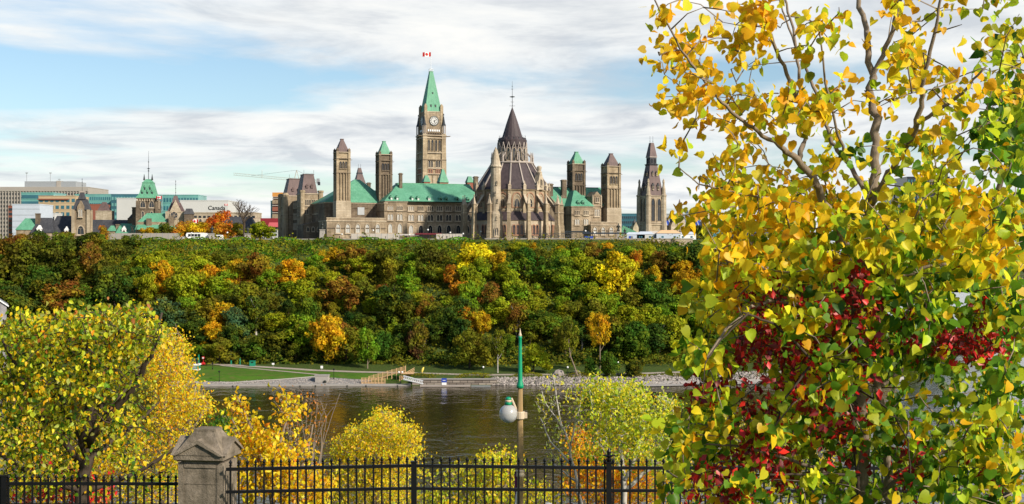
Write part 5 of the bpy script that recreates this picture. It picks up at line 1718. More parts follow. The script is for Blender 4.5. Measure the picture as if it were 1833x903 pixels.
# vehicles
def tyre(m, x, y, r_=.45, w_=.3):
    v = []; n_ = 12
    o = len(m.v)
    prof = []
    ver = [(x + r_ * math.cos(2 * PI * k / n_), y + s_, r_ + r_ * math.sin(2 * PI * k / n_)) for s_ in (0, w_) for k in range(n_)]
    fa = [tuple(range(n_)), tuple(range(2 * n_ - 1, n_ - 1, -1))] + [(k, n_ + k, n_ + (k + 1) % n_, (k + 1) % n_) for k in range(n_)]
    m.add(ver, fa, 'black')
def coach(px, Y, L, label, body='white', h_=3.1, group=None, cat='coach', name='parked_coach'):
    x, y, z = on_terrace(px, Y)
    t = thing(name, label, cat, (x, y, z + .02))
    m = MB(); m.extr([(-L / 2, .45), (L / 2, .45), (L / 2, h_ - .3), (L / 2 - .4, h_), (-L / 2 + .4, h_), (-L / 2, h_ - .8)], 'y', -1.2, 1.2, body); m.build('body', t)
    k = -L / 2 + 1.0; i = 0
    while k < L / 2 - 1.4:
        mm = MB(); mm.box(k, k + 1.25, -1.23, -1.17, h_ * .45, h_ * .82, 'pane_dark'); mm.build('window', t); k += 1.45
    for wx in (-L / 2 + 1.6, L / 2 - 1.8):
        for yy in (-1.24, .95):
            mm = MB(); tyre(mm, wx, yy); mm.build('wheel', t)
    return t
coach(350, 588, 8.2, 'white coach with dark windows left of the statue pedestal')
coach(363, 592, 5.0, 'second shorter white coach nearer the statue pedestal', h_=3.0)
coach(390, 592, 4.6, 'low white van right of the statue pedestal', h_=2.2, cat='van', name='parked_van')
def car(px, Y, matn, label, L=4.4):
    x, y, z = on_terrace(px, Y)
    t = thing('parked_car', label, 'car', (x, y, z + .02))
    m = MB(); m.extr([(-L / 2, .3), (L / 2, .3), (L / 2, .75), (L / 2 - .9, .88), (L * .18, 1.38), (-L * .28, 1.42), (-L / 2 + .2, .95), (-L / 2, .9)], 'y', -.85, .85, matn); m.build('body', t)
    m = MB(); m.extr([(L * .27, .92), (L * .15, 1.32), (-L * .25, 1.34), (-L * .38, .95)], 'y', -.87, .87, 'pane_dark'); m.build('window', t)
    for wx in (-L * .3, L * .3):
        for yy in (-.9, .65):
            mm = MB(); tyre(mm, wx, yy, .33, .24); mm.build('wheel', t)
car(332, 586, 'white', 'white car parked left of the white coaches')
car(324, 589, 'red', 'red car parked at the end of the hoarding')
car(654, 582.5, 'black', 'dark car in front of the cream hoarding beneath the left ventilation tower', 5)
m_maroon = m_plain('maroon_paint', (.16, .02, .02), .5, .4); M['maroon'] = m_maroon
# site canopy and cabins
def tent(px, Y, w_, h_, label, roof='white', wall='white'):
    x, y, z = on_terrace(px, Y)
    t = thing('site_tent', label, 'tent', (x, y, z + .02))
    m = MB(); m.box(-w_ / 2, w_ / 2, -2, 2, 0, h_ * .66, wall); m.build('wall', t)
    m = MB(); m.frust((-w_ / 2 - .2, w_ / 2 + .2, -2.2, 2.2), h_ * .66, (-w_ * .3, w_ * .3, -.3, .3), h_, roof); m.build('roof', t)
    for k in (-.25, .25):
        mm = MB(); mm.box(k * w_ - .5, k * w_ + .5, -2.06, -1.99, .8, 1.6, 'teal_dark'); mm.build('window', t)
M['peach'] = m_plain('peach_canvas', (.65, .42, .24), .7, .2, var=.08)
tent(1136, 588, 9, 3.4, 'white site tent directly below the gap beside the gothic tower', 'sheet', 'sheet')
tent(1155, 588, 8, 3.7, 'pale blue-white site tent below the gothic tower left side', 'sheet', 'offwhite')
tent(1172, 590, 7, 3.9, 'cream site tent below the middle of the gothic tower', 'offwhite2', 'offwhite')
tent(1196, 586, 11, 4.3, 'wide white tent with peach roof below the gothic tower', 'peach' if 'peach' in M else 'offwhite2', 'sheet')
tent(1229, 588, 8, 3.6, 'plain white tent furthest right beside the terrace trees', 'sheet', 'white')
m = MB(); m.box(-.9, .9, -.6, .6, 0, 1.3, 'blue'); m.frust((-1, 1, -.7, .7), 1.3, (-.8, .8, -.5, .5), 1.5, 'blue')
for px, lb in ((1129, 'bright blue skip bin in front of the white site tent'), (1050, 'blue skip bin below the right pavilion'), (1058, 'second blue skip bin nearer the covered walkway')):
    tag(m.build('skip_bin', None, on_terrace(px, 583)), lb, 'bin', 'blue bins on the terrace')
def canopy(px, w_, h_, lab, mat='maroon', Y=590):
    t = thing('site_canopy', lab, 'canopy', on_terrace(px, Y))
    m = MB(); m.frust((-w_ / 2, w_ / 2, -2.5, 2.5), h_, (-w_ / 2, w_ / 2, -.5, 2.4), h_ + .7, mat); m.build('roof', t)
    for k in range(5):
        m = MB(); x = -w_ / 2 + .3 + (w_ - .6) * k / 4; m.tube([(x, -2.3, 0), (x, -2.3, h_)], .09, 5, 'iron'); m.build('leg', t)
canopy(767, 12, 2.3, 'low dark maroon canopy at the foot of the parliament front')
canopy(733, 9, 1.9, 'low pale canopy left of the maroon one', 'offwhite2')
canopy(1022, 17, 3.4, 'flat brown-roofed walkway canopy beside the library buttresses', 'bronze', 600)
canopy(1082, 20, 2.6, 'long dark low shelter beneath the right low wing', 'iron', 588)
# tiny people on the terrace
def person(px, Y, colr, label):
    x, y, z = on_terrace(px, Y)
    bm_v = [(0, 0, .9), (0, 0, 1.15), (0, 0, 1.42), (0, 0, 1.52), (0, -.01, 1.68), (.1, 0, .88), (.11, .03, .48), (.12, 0, .06), (-.1, 0, .88), (-.11, -.05, .48), (-.12, -.12, .06), (.2, 0, 1.4), (.27, .03, 1.12), (.25, -.08, .88), (-.2, 0, 1.4), (-.27, .02, 1.12), (-.25, -.1, .9)]
    ed = [(0, 1), (1, 2), (2, 3), (3, 4), (0, 5), (5, 6), (6, 7), (0, 8), (8, 9), (9, 10), (2, 11), (11, 12), (12, 13), (2, 14), (14, 15), (15, 16)]
    me = bpy.data.meshes.new('person'); me.from_pydata(bm_v, ed, [])
    o = link('person', me, None, (x, y, z)); o.rotation_euler = (0, 0, px * 1.7)
    md = o.modifiers.new('skin', 'SKIN'); rad = [.15, .15, .15, .06, .11, .1, .07, .05, .1, .07, .05, .07, .05, .04, .07, .05, .04]
    for i, r_ in enumerate(rad): me.skin_vertices[0].data[i].radius = (r_, r_)
    me.skin_vertices[0].data[0].use_root = True
    md2 = o.modifiers.new('sub', 'SUBSURF'); md2.levels = 1; md2.render_levels = 1
    me.materials.append(m_plain('clothes', colr)); tag(o, label, 'person', 'people walking on the terrace')
for px, cc, lb in ((791.5, (.03, .03, .04), 'person in dark clothes at the left end of the hoarding beside the library'), (800, (.04, .03, .03), 'dark-clothed person second from the left before the hoarding'),
                   (810, (.02, .02, .03), 'person in black near the middle of the hoarding left of the library'), (820.5, (.05, .05, .08), 'person in navy among the group at the right end of the hoarding'),
                   (823.5, (.03, .02, .02), 'rightmost person of the group before the hoarding'), (690, (.04, .04, .04), 'lone dark figure before the cream hoarding under the parliament wing'),
                   (608, (.05, .04, .04), 'person in dark coat below the first pointed window of the low wing'), (627, (.03, .03, .05), 'person at the left end of the long cream hoarding'),
                   (313, (.03, .03, .04), 'person at the end of the grey hoarding near the red car')):
    person(px, 581.5, cc, lb)
# small globe lamps along the terrace
for px, py, where in ((343, 417, 'behind the white coaches'), (407, 416, 'between the two statues at left'), (612, 419, 'at the left end of the long cream hoarding'), (668, 412, 'behind the middle of the long cream hoarding'), (733, 420, 'by the pale canopy'), (766, 411, 'by the maroon canopy'),
                      (806, 416, 'behind the hoarding left of the library'), (829, 418, 'right of the hoarding left of the library'), (861, 414, 'at the left end of the temporary fence'), (952, 413, 'in front of the library centre'), (1048, 413, 'by the brown-roofed walkway canopy'), (1064, 416, 'by the long dark shelter')):
    Y = 585; x, y, z = on_terrace(px, Y); hg = ZP(py, Y) - z
    t = thing('terrace_lamp', f'small lamp post with white globe {where}', 'lamp post', (x, y, z), 0, 'globe lamps along the terrace')
    m = MB(); m.lathe([(.16, 0), (.14, .5), (.08, .7), (.06, hg - .55)], 6, 'black'); m.build('pole', t)
    m = MB(); m.lathe([(.12, hg - .6), (.32, hg - .45), (.42, hg - .2), (.34, hg + .08), (.06, hg + .2)], 10, 'white'); m.build('lamp_globe', t, smooth_=True)
# arcaded stone pavilion
x, y = gp(1281, 461, 500); 
t = thing('stone_arcade', 'small pale stone arcade with three round arches at the cliff edge', 'pavilion', (XP(1281, 572), 572, ZP(461, 572)))
m = MB(); w_ = 9.5 * 572 / F; hh_ = 21 * 572 / F
for k in range(4):
    x = -w_ + 2 * w_ * k / 3; m.box(x - .38, x + .38, -.4, .4, 0, hh_ * .62, 'conc')
for k in range(3):
    a = -w_ + 2 * w_ * k / 3 + .3; b_ = -w_ + 2 * w_ * (k + 1) / 3 - .3
    c = (a + b_) / 2; r_ = (b_ - a) / 2
    pts_ = [(c + r_ * math.cos(PI * q / 8), hh_ * .62 + r_ * math.sin(PI * q / 8)) for q in range(9)]
    m.extr([(b_ + .3, hh_ * .62)] + [(b_ + .3, hh_), (a - .3, hh_), (a - .3, hh_ * .62)] + pts_[::-1], 'y', -.4, .4, 'conc')
m.box(-w_ - .6, w_ + .6, -.7, 4, hh_, hh_ + .4, 'conc'); m.build('arcade_wall', t)
m = MB(); m.box(-w_, w_, 3.2, 4, -3, hh_, 'stone_dark'); m.build('rear_wall', t)
# ================================================================= TREES ON THE SLOPE
def cards_mesh(name, P, Nn, size, var, mat, aspect=1.0, seed=0):
    """many small folded leaf clumps: P centres, Nn facing directions"""
    rs = np.random.RandomState(seed)
    n = len(P)
    a = rs.normal(size=(n, 3))
    t = np.cross(Nn, a); t /= np.linalg.norm(t, axis=1)[:, None] + 1e-9
    b = np.cross(Nn, t)
    s = (np.asarray(size).reshape(-1, 1) * np.ones((n, 1)))
    k = rs.uniform(.7, 1.3, (n, 4, 1))
    V = np.stack([P + t * s * k[:, 0] , P + b * s * k[:, 1] * aspect, P - t * s * k[:, 2], P - b * s * k[:, 3] * aspect], axis=1)
    V[:, 0] += Nn * s * .35; V[:, 2] += Nn * s * .25
    V = V.reshape(-1, 3)
    me = bpy.data.meshes.new(name)
    me.vertices.add(4 * n); me.vertices.foreach_set('co', V.ravel())
    me.loops.add(4 * n); me.loops.foreach_set('vertex_index', np.arange(4 * n))
    me.polygons.add(n); me.polygons.foreach_set('loop_start', np.arange(0, 4 * n, 4)); me.polygons.foreach_set('loop_total', np.full(n, 4))
    at = me.attributes.new('leafvar', 'FLOAT', 'POINT'); at.data.foreach_set('value', np.repeat(var, 4).astype(np.float32))
    me.materials.append(M[mat]); me.update(calc_edges=True)
    return me

def crown_proto(seed, shape='round', n=3300, dens=1.0):
    """unit crown: radius about 1, height 0..2"""
    rs = np.random.RandomState(seed)
    L = {'round': 30, 'tall': 30, 'open': 20, 'dome': 28}[shape]
    lob = []
    for i in range(L):
        if shape == 'tall':
            z = rs.uniform(.25, 1.8); rmax = .75 * math.sin(PI * min(.98, (z + .25) / 2.25)) ** .8
        elif shape == 'dome':
            z = rs.uniform(.3, 1.55); rmax = .95 * math.sqrt(max(.02, 1 - ((z - .5) / 1.35) ** 2))
        else:
            z = rs.uniform(.35, 1.7); rmax = .85 * math.sqrt(max(.02, 1 - ((z - 1.0) / 1.0) ** 2))
        a = rs.uniform(0, 2 * PI); r = rmax * rs.uniform(.35, 1.1)
        q = rs.uniform(.13, .36) * (0.85 if shape == 'open' else 1.0)
        lob.append((r * math.cos(a), r * math.sin(a), z, q, q * rs.uniform(.65, .95)))
    lob.append((0, 0, 1.55, .38, .36)); lob.append((0, 0, .95, .55, .6))
    lob = np.array(lob)
    w_ = lob[:, 3] ** 2; pick = rs.choice(len(lob), n, p=w_ / w_.sum())
    d = rs.normal(size=(n, 3)); d[:, 2] += .25; d /= np.linalg.norm(d, axis=1)[:, None]
    rad = rs.uniform(.55, 1.08, n) ** .6
    C = lob[pick]
    P = C[:, :3] + d * np.stack([C[:, 3], C[:, 3], C[:, 4]], 1) * rad[:, None]
    # droop lumps a little, break the outline
    P += rs.normal(scale=.035, size=P.shape)
    Nn = d + rs.normal(scale=.55, size=d.shape); Nn /= np.linalg.norm(Nn, axis=1)[:, None]
    lv = rs.uniform(0, 1, len(lob))
    var = .55 * lv[pick] + .45 * rs.uniform(0, 1, n)
    size = rs.uniform(.032, .078, n) * dens
    return cards_mesh('crown', P, Nn, size, var, 'leaf_far', seed=seed)

def trunk_proto(seed, mat, n_l=6):
    rs = random.Random(seed); m = MB()
    x = y = 0; pts = []
    for k in range(6):
        pts.append((x, y, k * .3)); x += rs.uniform(-.05, .05); y += rs.uniform(-.05, .05)
    m.tube(pts, [.075, .06, .05, .04, .028, .012], 6, mat)
    for k in range(n_l):
        i = rs.randint(1, 4); p = Vector(pts[i]); a = rs.uniform(0, 6.28); L = rs.uniform(.4, .75)
        q = p + Vector((math.cos(a) * L * .5, math.sin(a) * L * .5, L * .45)); r_ = q + Vector((math.cos(a) * L * .3, math.sin(a) * L * .3, L * .5))
        m.tube([p, q, r_], [.03, .018, .006], 4, mat)
    return m.mesh('trunk')
random.seed(11)
CROWNS = {'round': [crown_proto(s, 'round') for s in range(5)], 'tall': [crown_proto(20 + s, 'tall') for s in range(3)],
          'open': [crown_proto(40 + s, 'open', 1700) for s in range(3)], 'dome': [crown_proto(60 + s, 'dome') for s in range(3)]}
TRUNKS = [trunk_proto(s, 'bark_dark') for s in range(3)]; TRUNK_P = trunk_proto(9, 'bark_pale', 5)
COLS = {   # base colours of the foliage
    'dark green': (.022, .050, .012), 'green': (.045, .11, .014), 'lime green': (.15, .26, .016), 'olive': (.13, .12, .014),
    'yellow-green': (.27, .29, .014), 'bright yellow': (.62, .48, .014), 'gold': (.58, .32, .014), 'orange': (.50, .17, .018),
    'rusty brown': (.20, .080, .018), 'blue-green': (.035, .090, .048), 'maroon': (.075, .018, .018), 'orange-red': (.60, .10, .02), 'dark olive': (.060, .064, .012), 'fresh green': (.075, .21, .012),
}
def find_slope(px, py):
    """ground point on the cliff that shows at px,py"""
    y = 452.0
    best = None
    while y < 577:
        x = XP(px, y)
        q = HY + (EYE - gz(x, y)) / y * F
        if q <= py:
            return y
        y += .5
    return 577.0
LAND = [(90, 'the office block'), (215, 'the slate-roofed tower'), (330, 'the copper-roofed tower'), (420, 'the statues'), (540, 'the mansard roofs'), (660, 'the left ventilation towers'),
        (725, 'the long green roof'), (820, 'the clock tower'), (905, 'the library stair turret'), (985, 'the library spire'), (1062, 'the right green roofs'), (1125, 'the right ventilation tower'), (1215, 'the gothic tower'), (1330, 'the small arcade'), (9999, 'the poplar')]
hill = []
def hill_tree(px, top, bot, wpx, colr, shape='round', pale=False, special=None, Y=None, trunk_px=None):
    y = Y or find_slope(px, bot)
    x = XP(px, y); z = gz(x, y)
    ztop = ZP(top, y)
    hgt = max(2.5, ztop - z)
    wid = wpx / F * y / 2 * 1.12
    hill.append((px, top, bot, x, y, z, hgt, wid, colr, shape, pale, special))
# trees one can pick out in the photograph: centre px, top, bottom, width, colour, crown
for a in [
    (845, 431, 492, 62, 'bright yellow', 'round'), (1106, 447, 548, 78, 'bright yellow', 'tall'), (770, 428, 505, 62, 'dark olive', 'dome'),
    (690, 440, 505, 52, 'dark olive', 'round'), (630, 434, 492, 50, 'rusty brown', 'dome'), (612, 490, 560, 62, 'rusty brown', 'dome'), (706, 505, 590, 76, 'dark green', 'round'),
    (820, 500, 548, 36, 'orange', 'round'), (833, 545, 596, 38, 'orange', 'tall'), (862, 552, 606, 36, 'gold', 'round'), (840, 585, 660, 62, 'olive', 'dome'),
    (747, 572, 650, 38, 'maroon', 'round'), (1070, 556, 625, 44, 'gold', 'round'), (1012, 574, 640, 48, 'olive', 'open'), (955, 610, 668, 50, 'yellow-green', 'dome'), (968, 550, 610, 74, 'green', 'round'),
    (1090, 626, 676, 38, 'green', 'tall'), (1056, 636, 672, 26, 'green', 'tall'), (1135, 640, 676, 28, 'dark green', 'dome'),
    (120, 497, 562, 92, 'rusty brown', 'dome'), (40, 424, 512, 84, 'dark olive', 'dome'), (104, 419, 505, 76, 'dark olive', 'dome'), (76, 484, 556, 78, 'dark green', 'round'), (205, 470, 552, 66, 'dark green', 'round'),
    (160, 428, 508, 60, 'rusty brown', 'dome'), (24, 505, 580, 70, 'dark green', 'round'), (292, 528, 600, 76, 'blue-green', 'dome'), (420, 545, 608, 54, 'blue-green', 'dome'), (372, 470, 520, 38, 'gold', 'round'),
    (405, 478, 528, 44, 'lime green', 'dome'), (455, 448, 522, 66, 'rusty brown', 'dome'), (520, 460, 514, 50, 'gold', 'round'), (330, 472, 545, 62, 'yellow-green', 'round'), (262, 452, 508, 56, 'yellow-green', 'round'), (290, 462, 520, 40, 'gold', 'round'),
    (208, 426, 480, 50, 'dark olive', 'dome'), (1186, 446, 496, 44, 'rusty brown', 'round'), (1242, 428, 505, 78, 'dark green', 'dome'), (1225, 482, 545, 50, 'gold', 'round'), (1276, 528, 612, 62, 'bright yellow', 'tall'), (1172, 472, 520, 34, 'gold', 'round'),
    (1200, 560, 630, 60, 'yellow-green', 'round'), (940, 438, 500, 58, 'green', 'dome'), (893, 447, 492, 40, 'gold', 'round'), (1000, 452, 520, 60, 'green', 'round'), (1136, 445, 484, 26, 'orange', 'round'), (1040, 448, 510, 50, 'yellow-green', 'round'),
    (392, 600, 652, 54, 'olive', 'dome'), (540, 560, 628, 64, 'lime green', 'round'), (640, 555, 600, 40, 'dark green', 'round'), (805, 470, 520, 34, 'orange', 'open'), (760, 520, 590, 34, 'rusty brown', 'open'), (880, 500, 560, 50, 'rusty brown', 'open'),
    (1020, 535, 580, 44, 'olive', 'round'), (480, 590, 640, 60, 'dark green', 'round'), (600, 440, 470, 26, 'gold', 'round'), (577, 445, 478, 30, 'gold', 'open'), (1062, 430, 470, 34, 'rusty brown', 'open'), (1180, 500, 570, 56, 'green', 'round'), (1160, 540, 600, 50, 'yellow-green', 'dome'),
    (180, 540, 600, 60, 'dark green', 'dome'), (345, 560, 620, 60, 'dark green', 'dome'), (440, 500, 560, 60, 'olive', 'round'), (1100, 560, 640, 60, 'dark olive', 'round'), (935, 500, 560, 60, 'lime green', 'round'), (1060, 500, 560, 60, 'yellow-green', 'round'),
]:
    hill_tree(*a)
explicit = [(h_[0], (h_[1] + h_[2]) / 2, h_[7]) for h_ in hill]
# fill the rest of the slope
rng = random.Random(77)
def fill_color(px, t_):
    r = rng.random()
    if px < 260: opts = ['dark green'] * 6 + ['dark olive'] * 5 + ['green'] * 2 + ['rusty brown'] * 2
    elif px < 480: opts = ['dark green'] * 2 + ['yellow-green'] * 5 + ['olive'] * 4 + ['gold'] * 3 + ['lime green'] * 2 + ['dark olive', 'orange', 'green']
    elif px < 780: opts = ['dark green'] * 3 + ['dark olive'] * 2 + ['gold'] * 2 + ['olive'] * 4 + ['lime green'] * 4 + ['yellow-green'] * 5 + ['rusty brown'] + ['green'] * 3
    else: opts = ['yellow-green'] * 9 + ['lime green'] * 6 + ['olive'] * 5 + ['gold'] * 3 + ['green'] * 4 + ['rusty brown'] + ['dark green'] * 2
    if t_ < .12: opts = ['dark green'] * 8 + ['dark olive'] * 4 + ['green'] * 4 + ['olive', 'yellow-green', 'lime green']
    return rng.choice(opts)
row = 0
for t_ in (.02, .13, .25, .37, .49, .61, .73, .85, .96):
    step = 47 - t_ * 6
    px = -30 + rng.uniform(0, 40)
    while px < 1760:
        p = px + rng.uniform(-14, 14)
        x = XP(p, 500); d = 43.5 + t_ * 77 + rng.uniform(-5, 5)
        y = shoreY(x) + d
        px += step * rng.uniform(.85, 1.2)
        if t_ > .9 and 290 < p < 850: continue       # open grassy bank at the top
        if p > 1300 and rng.random() < .35: continue
        xx = XP(p, y); g = gz(xx, y)
        hgt = rng.choice([rng.uniform(6, 10), rng.uniform(9, 13), rng.uniform(12, 16)]) * (1.1 if t_ < .2 else .9)
        cap = TOP + rng.uniform(.5, 4.5) if p < 245 else TOP - rng.uniform(3.5, 7.5) if p < 850 else TOP - rng.uniform(.3, 3.5)
        hgt = min(hgt, cap - g)
        if p < 245 and t_ > .8: hgt = cap - g
        if hgt < 2.6: continue
        wid = rng.uniform(3.9, 7.2) * (hgt / 10) ** .6
        base = HY + (EYE - g) / y * F; top = HY + (EYE - g - hgt) / y * F
        cp = (base + top) / 2
        if any(abs(e[0] - p) < e[2] * 2.2 and abs(e[1] - cp) < 16 for e in explicit): continue
        hill.append((p, top, base, xx, y, g, hgt, wid, fill_color(p, t_), rng.choice(['round', 'round', 'dome', 'tall', 'open']), rng.random() < .12, None))
    row += 1
# labels: colour, height on the slope, landmark above, rank from the left
def band(h_):
    t_ = (h_[4] - shoreY(h_[3]) - 42) / 84
    return 'at the slope foot' if t_ < .2 else 'low down' if t_ < .4 else 'halfway up' if t_ < .62 else 'high up' if t_ < .82 else 'near the cliff top'
ORD = ['leftmost', 'second', 'third', 'fourth', 'fifth', 'sixth', 'seventh', 'eighth', 'ninth', 'tenth', 'eleventh', 'twelfth', 'thirteenth', 'fourteenth']
keyed = {}
for h_ in hill:
    lm = next(n_ for lim, n_ in LAND if h_[0] < lim)
    keyed.setdefault((h_[8], band(h_), lm), []).append(h_)
first = None
def place_tree(x, y, z, hgt, wid, colr, shape, pale, label, group, tint=1.0, rot=0.0, cmesh=None):
    t = thing('deciduous_tree', label, 'tree', (x, y, z - .4), rot, group)
    cm = cmesh or rng.choice(CROWNS[shape])
    lift = .06 if shape != 'open' else .2
    c = link('crown', cm, t, (0, 0, hgt * (lift - .04))); c.scale = (wid, wid * rng.uniform(.85, 1.1), hgt * (1 - lift + .04) / 2)
    b = COLS[colr]
    k = tint * rng.uniform(.85, 1.15)
    c.color = (min(1, b[0] * k * rng.uniform(.9, 1.1)), min(1, b[1] * k), min(1, b[2] * k), 1)
    tr = link('trunk', TRUNK_P if pale else rng.choice(TRUNKS), t, (0, 0, 0)); s_ = hgt / 1.9
    tr.scale = (s_ * .75, s_ * .75, s_)
    return t
for (colr, bd, lm), L in keyed.items():
    L.sort(key=lambda q: q[0])
    for i, q in enumerate(L):
        if len(L) == 1: lab = f'{colr} tree {bd} below {lm}'
        elif len(L) == 2: lab = f"{('left', 'right')[i]} of two {colr} trees {bd} below {lm}"
        else: lab = f'{ORD[min(i, 13)]} {colr} tree from left {bd} below {lm}' if i else f'leftmost {colr} tree {bd} below {lm}'
        place_tree(q[3], q[4], q[5], q[6], q[7], q[8], q[9], q[10], lab, 'trees on the wooded slope', rot=rng.uniform(0, 6.28))
# the lone trees at the shore
def shore_tree(px, top, cb_px, base, wpx, colr, shape, pale, label, lean=0):
    y = gp(px, base)[1]; x = XP(px, y); z = gz(x, y)
    t = thing('deciduous_tree', label, 'tree', (x, y, z), 0, 'trees on the wooded slope')
    zt = ZP(top, y) - z; zb = ZP(cb_px, y) - z; w_ = wpx / F * y / 2
    cr_ = link('crown', rng.choice(CROWNS[shape]), t, (lean, 0, zb)); cr_.scale = (w_, w_, (zt - zb) / 2)
    cr_.color = (*COLS[colr], 1); cr_.rotation_euler = (0, 0, rng.uniform(0, 6))
    m = MB(); mt_n = 'bark_pale' if pale else 'bark'
    m.tube([(0, 0, -.3), (lean * .3, 0, zb * .5), (lean * .7, 0, zb + .5), (lean, 0, zb + (zt - zb) * .7)], [.28, .22, .18, .05], 6, mt_n)
    for k in range(6):
        a = k * 1.1; z0 = zb + k * (zt - zb) * .1; m.tube([(lean * .8, 0, z0), (lean + math.cos(a) * w_ * .6, math.sin(a) * w_ * .6, z0 + (zt - zb) * .3)], [.12, .03], 4, mt_n)
    m.build('trunk', t)
shore_tree(586, 560, 648, 652, 76, 'gold', 'round', False, 'lone round gold tree overhanging the grass below the left ventilation tower')
shore_tree(658, 586, 652, 660, 44, 'lime green', 'tall', False, 'narrow lime green tree at the foot of the slope right of the gold tree')
shore_tree(891, 586, 645, 668, 36, 'olive', 'open', True, 'slim olive tree with white birch trunk left of the green lamp post')
shore_tree(1035, 560, 640, 676, 46, 'olive', 'open', False, 'tall bare-stemmed leaning tree beside the pale boulder on the shore', -4)
shore_tree(1074, 556, 630, 668, 44, 'gold', 'open', False, 'gold-topped tree with bare lower trunk above the riprap')

# undergrowth covering the cliff between the trees
def cover(name, n, fx, size, seed, colr, label, cat, lift=(0, 1.2)):
    rs = np.random.RandomState(seed); r_ = random.Random(seed)
    P = []
    while len(P) < n:
        x, y = fx(r_)
        P.append((x, y, gz(x, y) + r_.uniform(*lift) * (.6 + .6 * wob(x, y, 2.6, 5)) + 0.8 * wob(x, y, 3.1, 3)))
    P = np.array(P); Nn = rs.normal(size=(n, 3)); Nn[:, 2] += .8; Nn[:, 1] -= .6; Nn /= np.linalg.norm(Nn, axis=1)[:, None]
    lump = np.array([.5 + .5 * wob(p[0], p[1], 4.0, 7) for p in P])
    me = cards_mesh(name, P, Nn, rs.uniform(size[0], size[1], n), .5 * lump + .5 * rs.uniform(0, 1, n), 'leaf_far', seed=seed)
    o = link(name, me); o.color = (*COLS[colr], 1); o['kind'] = 'stuff'; o['label'] = label; o['category'] = cat
def fA(r_):
    x = r_.uniform(-235, 300); return x, shoreY(x) + (r_.uniform(36, 124) if x < XP(700, 490) or r_.random() < .93 else r_.uniform(30, 44))
cover('undergrowth', 96000, fA, (.25, .6), 1, 'olive', 'dark green undergrowth between the trees of the slope', 'undergrowth', (0, 4.0))
def fB(r_):
    x = r_.uniform(XP(250, 575), XP(850, 575)); return x, shoreY(x) + r_.uniform(98, 127.5)
cover('bank_creeper', 36000, fB, (.16, .40), 2, 'fresh green', 'lush green creeper covering the bank under the coping wall', 'ground cover', (0, .45))
def fC(r_):
    x = r_.uniform(XP(720, 460), XP(1500, 470)); return x, shoreY(x) + r_.uniform(7.5, 13)
cover('shore_weeds', 9000, fC, (.10, .26), 3, 'olive', 'green and brown weeds between the path and the rocks', 'weeds', (0, .5))
def fD(r_):
    x = r_.uniform(XP(850, 575), XP(1330, 575)); return x, shoreY(x) + r_.uniform(104, 122)
cover('cliff_top_bushes', 12000, fD, (.2, .42), 4, 'green', 'green bushes beneath the library terrace wall', 'bushes', (0, 1.3))

# trees on the plateau, in front of the far buildings
def flat_tree(px, top, base, wpx, colr, shape, Y, label, grp='trees along the terrace', lift=.1):
    x = XP(px, Y); z = min(gz(x, Y), ZP(base, Y)); 
    place_tree(x, Y, z, (ZP(top, Y) - z) * 1.16 + .4, wpx / F * Y / 2 * 1.22, colr, shape, False, label, grp, 1.0, rng.uniform(0, 6))
for a in [
    (267, 410, 436, 26, 'gold', 'round', 600, 'small gold tree below the copper-roofed tower'), (291, 403, 433, 30, 'dark olive', 'round', 600, 'round dark green and rust tree beside the small gold one'),
    (318, 405, 436, 34, 'orange', 'dome', 606, 'orange tree right behind the end of the grey hoarding'), (338, 399, 436, 40, 'orange', 'round', 615, 'brown-orange maple behind the white coaches'), (358, 402, 436, 36, 'gold', 'round', 610, 'golden maple between the orange and red maples'),
    (376, 394, 434, 34, 'orange-red', 'round', 618, 'bright orange-red maple directly behind the standing statue'), (398, 382, 433, 46, 'orange-red', 'open', 625, 'tallest red maple to the right of the standing statue'), (395, 402, 436, 44, 'orange', 'dome', 608, 'rust-orange maple at the foot of the tallest red one'),
    (426, 402, 432, 36, 'olive', 'open', 612, 'thin olive tree behind the foot of the bare tree'), (467, 400, 431, 44, 'yellow-green', 'dome', 606, 'yellow-green maple in front of the red-roofed building'), (185, 408, 448, 24, 'orange', 'open', 592, 'slim orange-pink tree in front of the slate roofs'),
    (120, 417, 440, 34, 'rusty brown', 'dome', 590, 'rust-topped bush below the slate dormers'), (232, 426, 446, 30, 'rusty brown', 'open', 590, 'thin brown tree left of the grey hoarding'),
    (1240, 405, 430, 26, 'rusty brown', 'dome', 640, 'small rusty bush beside the spired stone turrets'), (1262, 402, 432, 30, 'olive', 'round', 620, 'olive tree right of the plain white tent'), (1420, 405, 440, 50, 'green', 'round', 640, 'green tree behind the poplar beside the blue wall'),
]:
    flat_tree(*a)

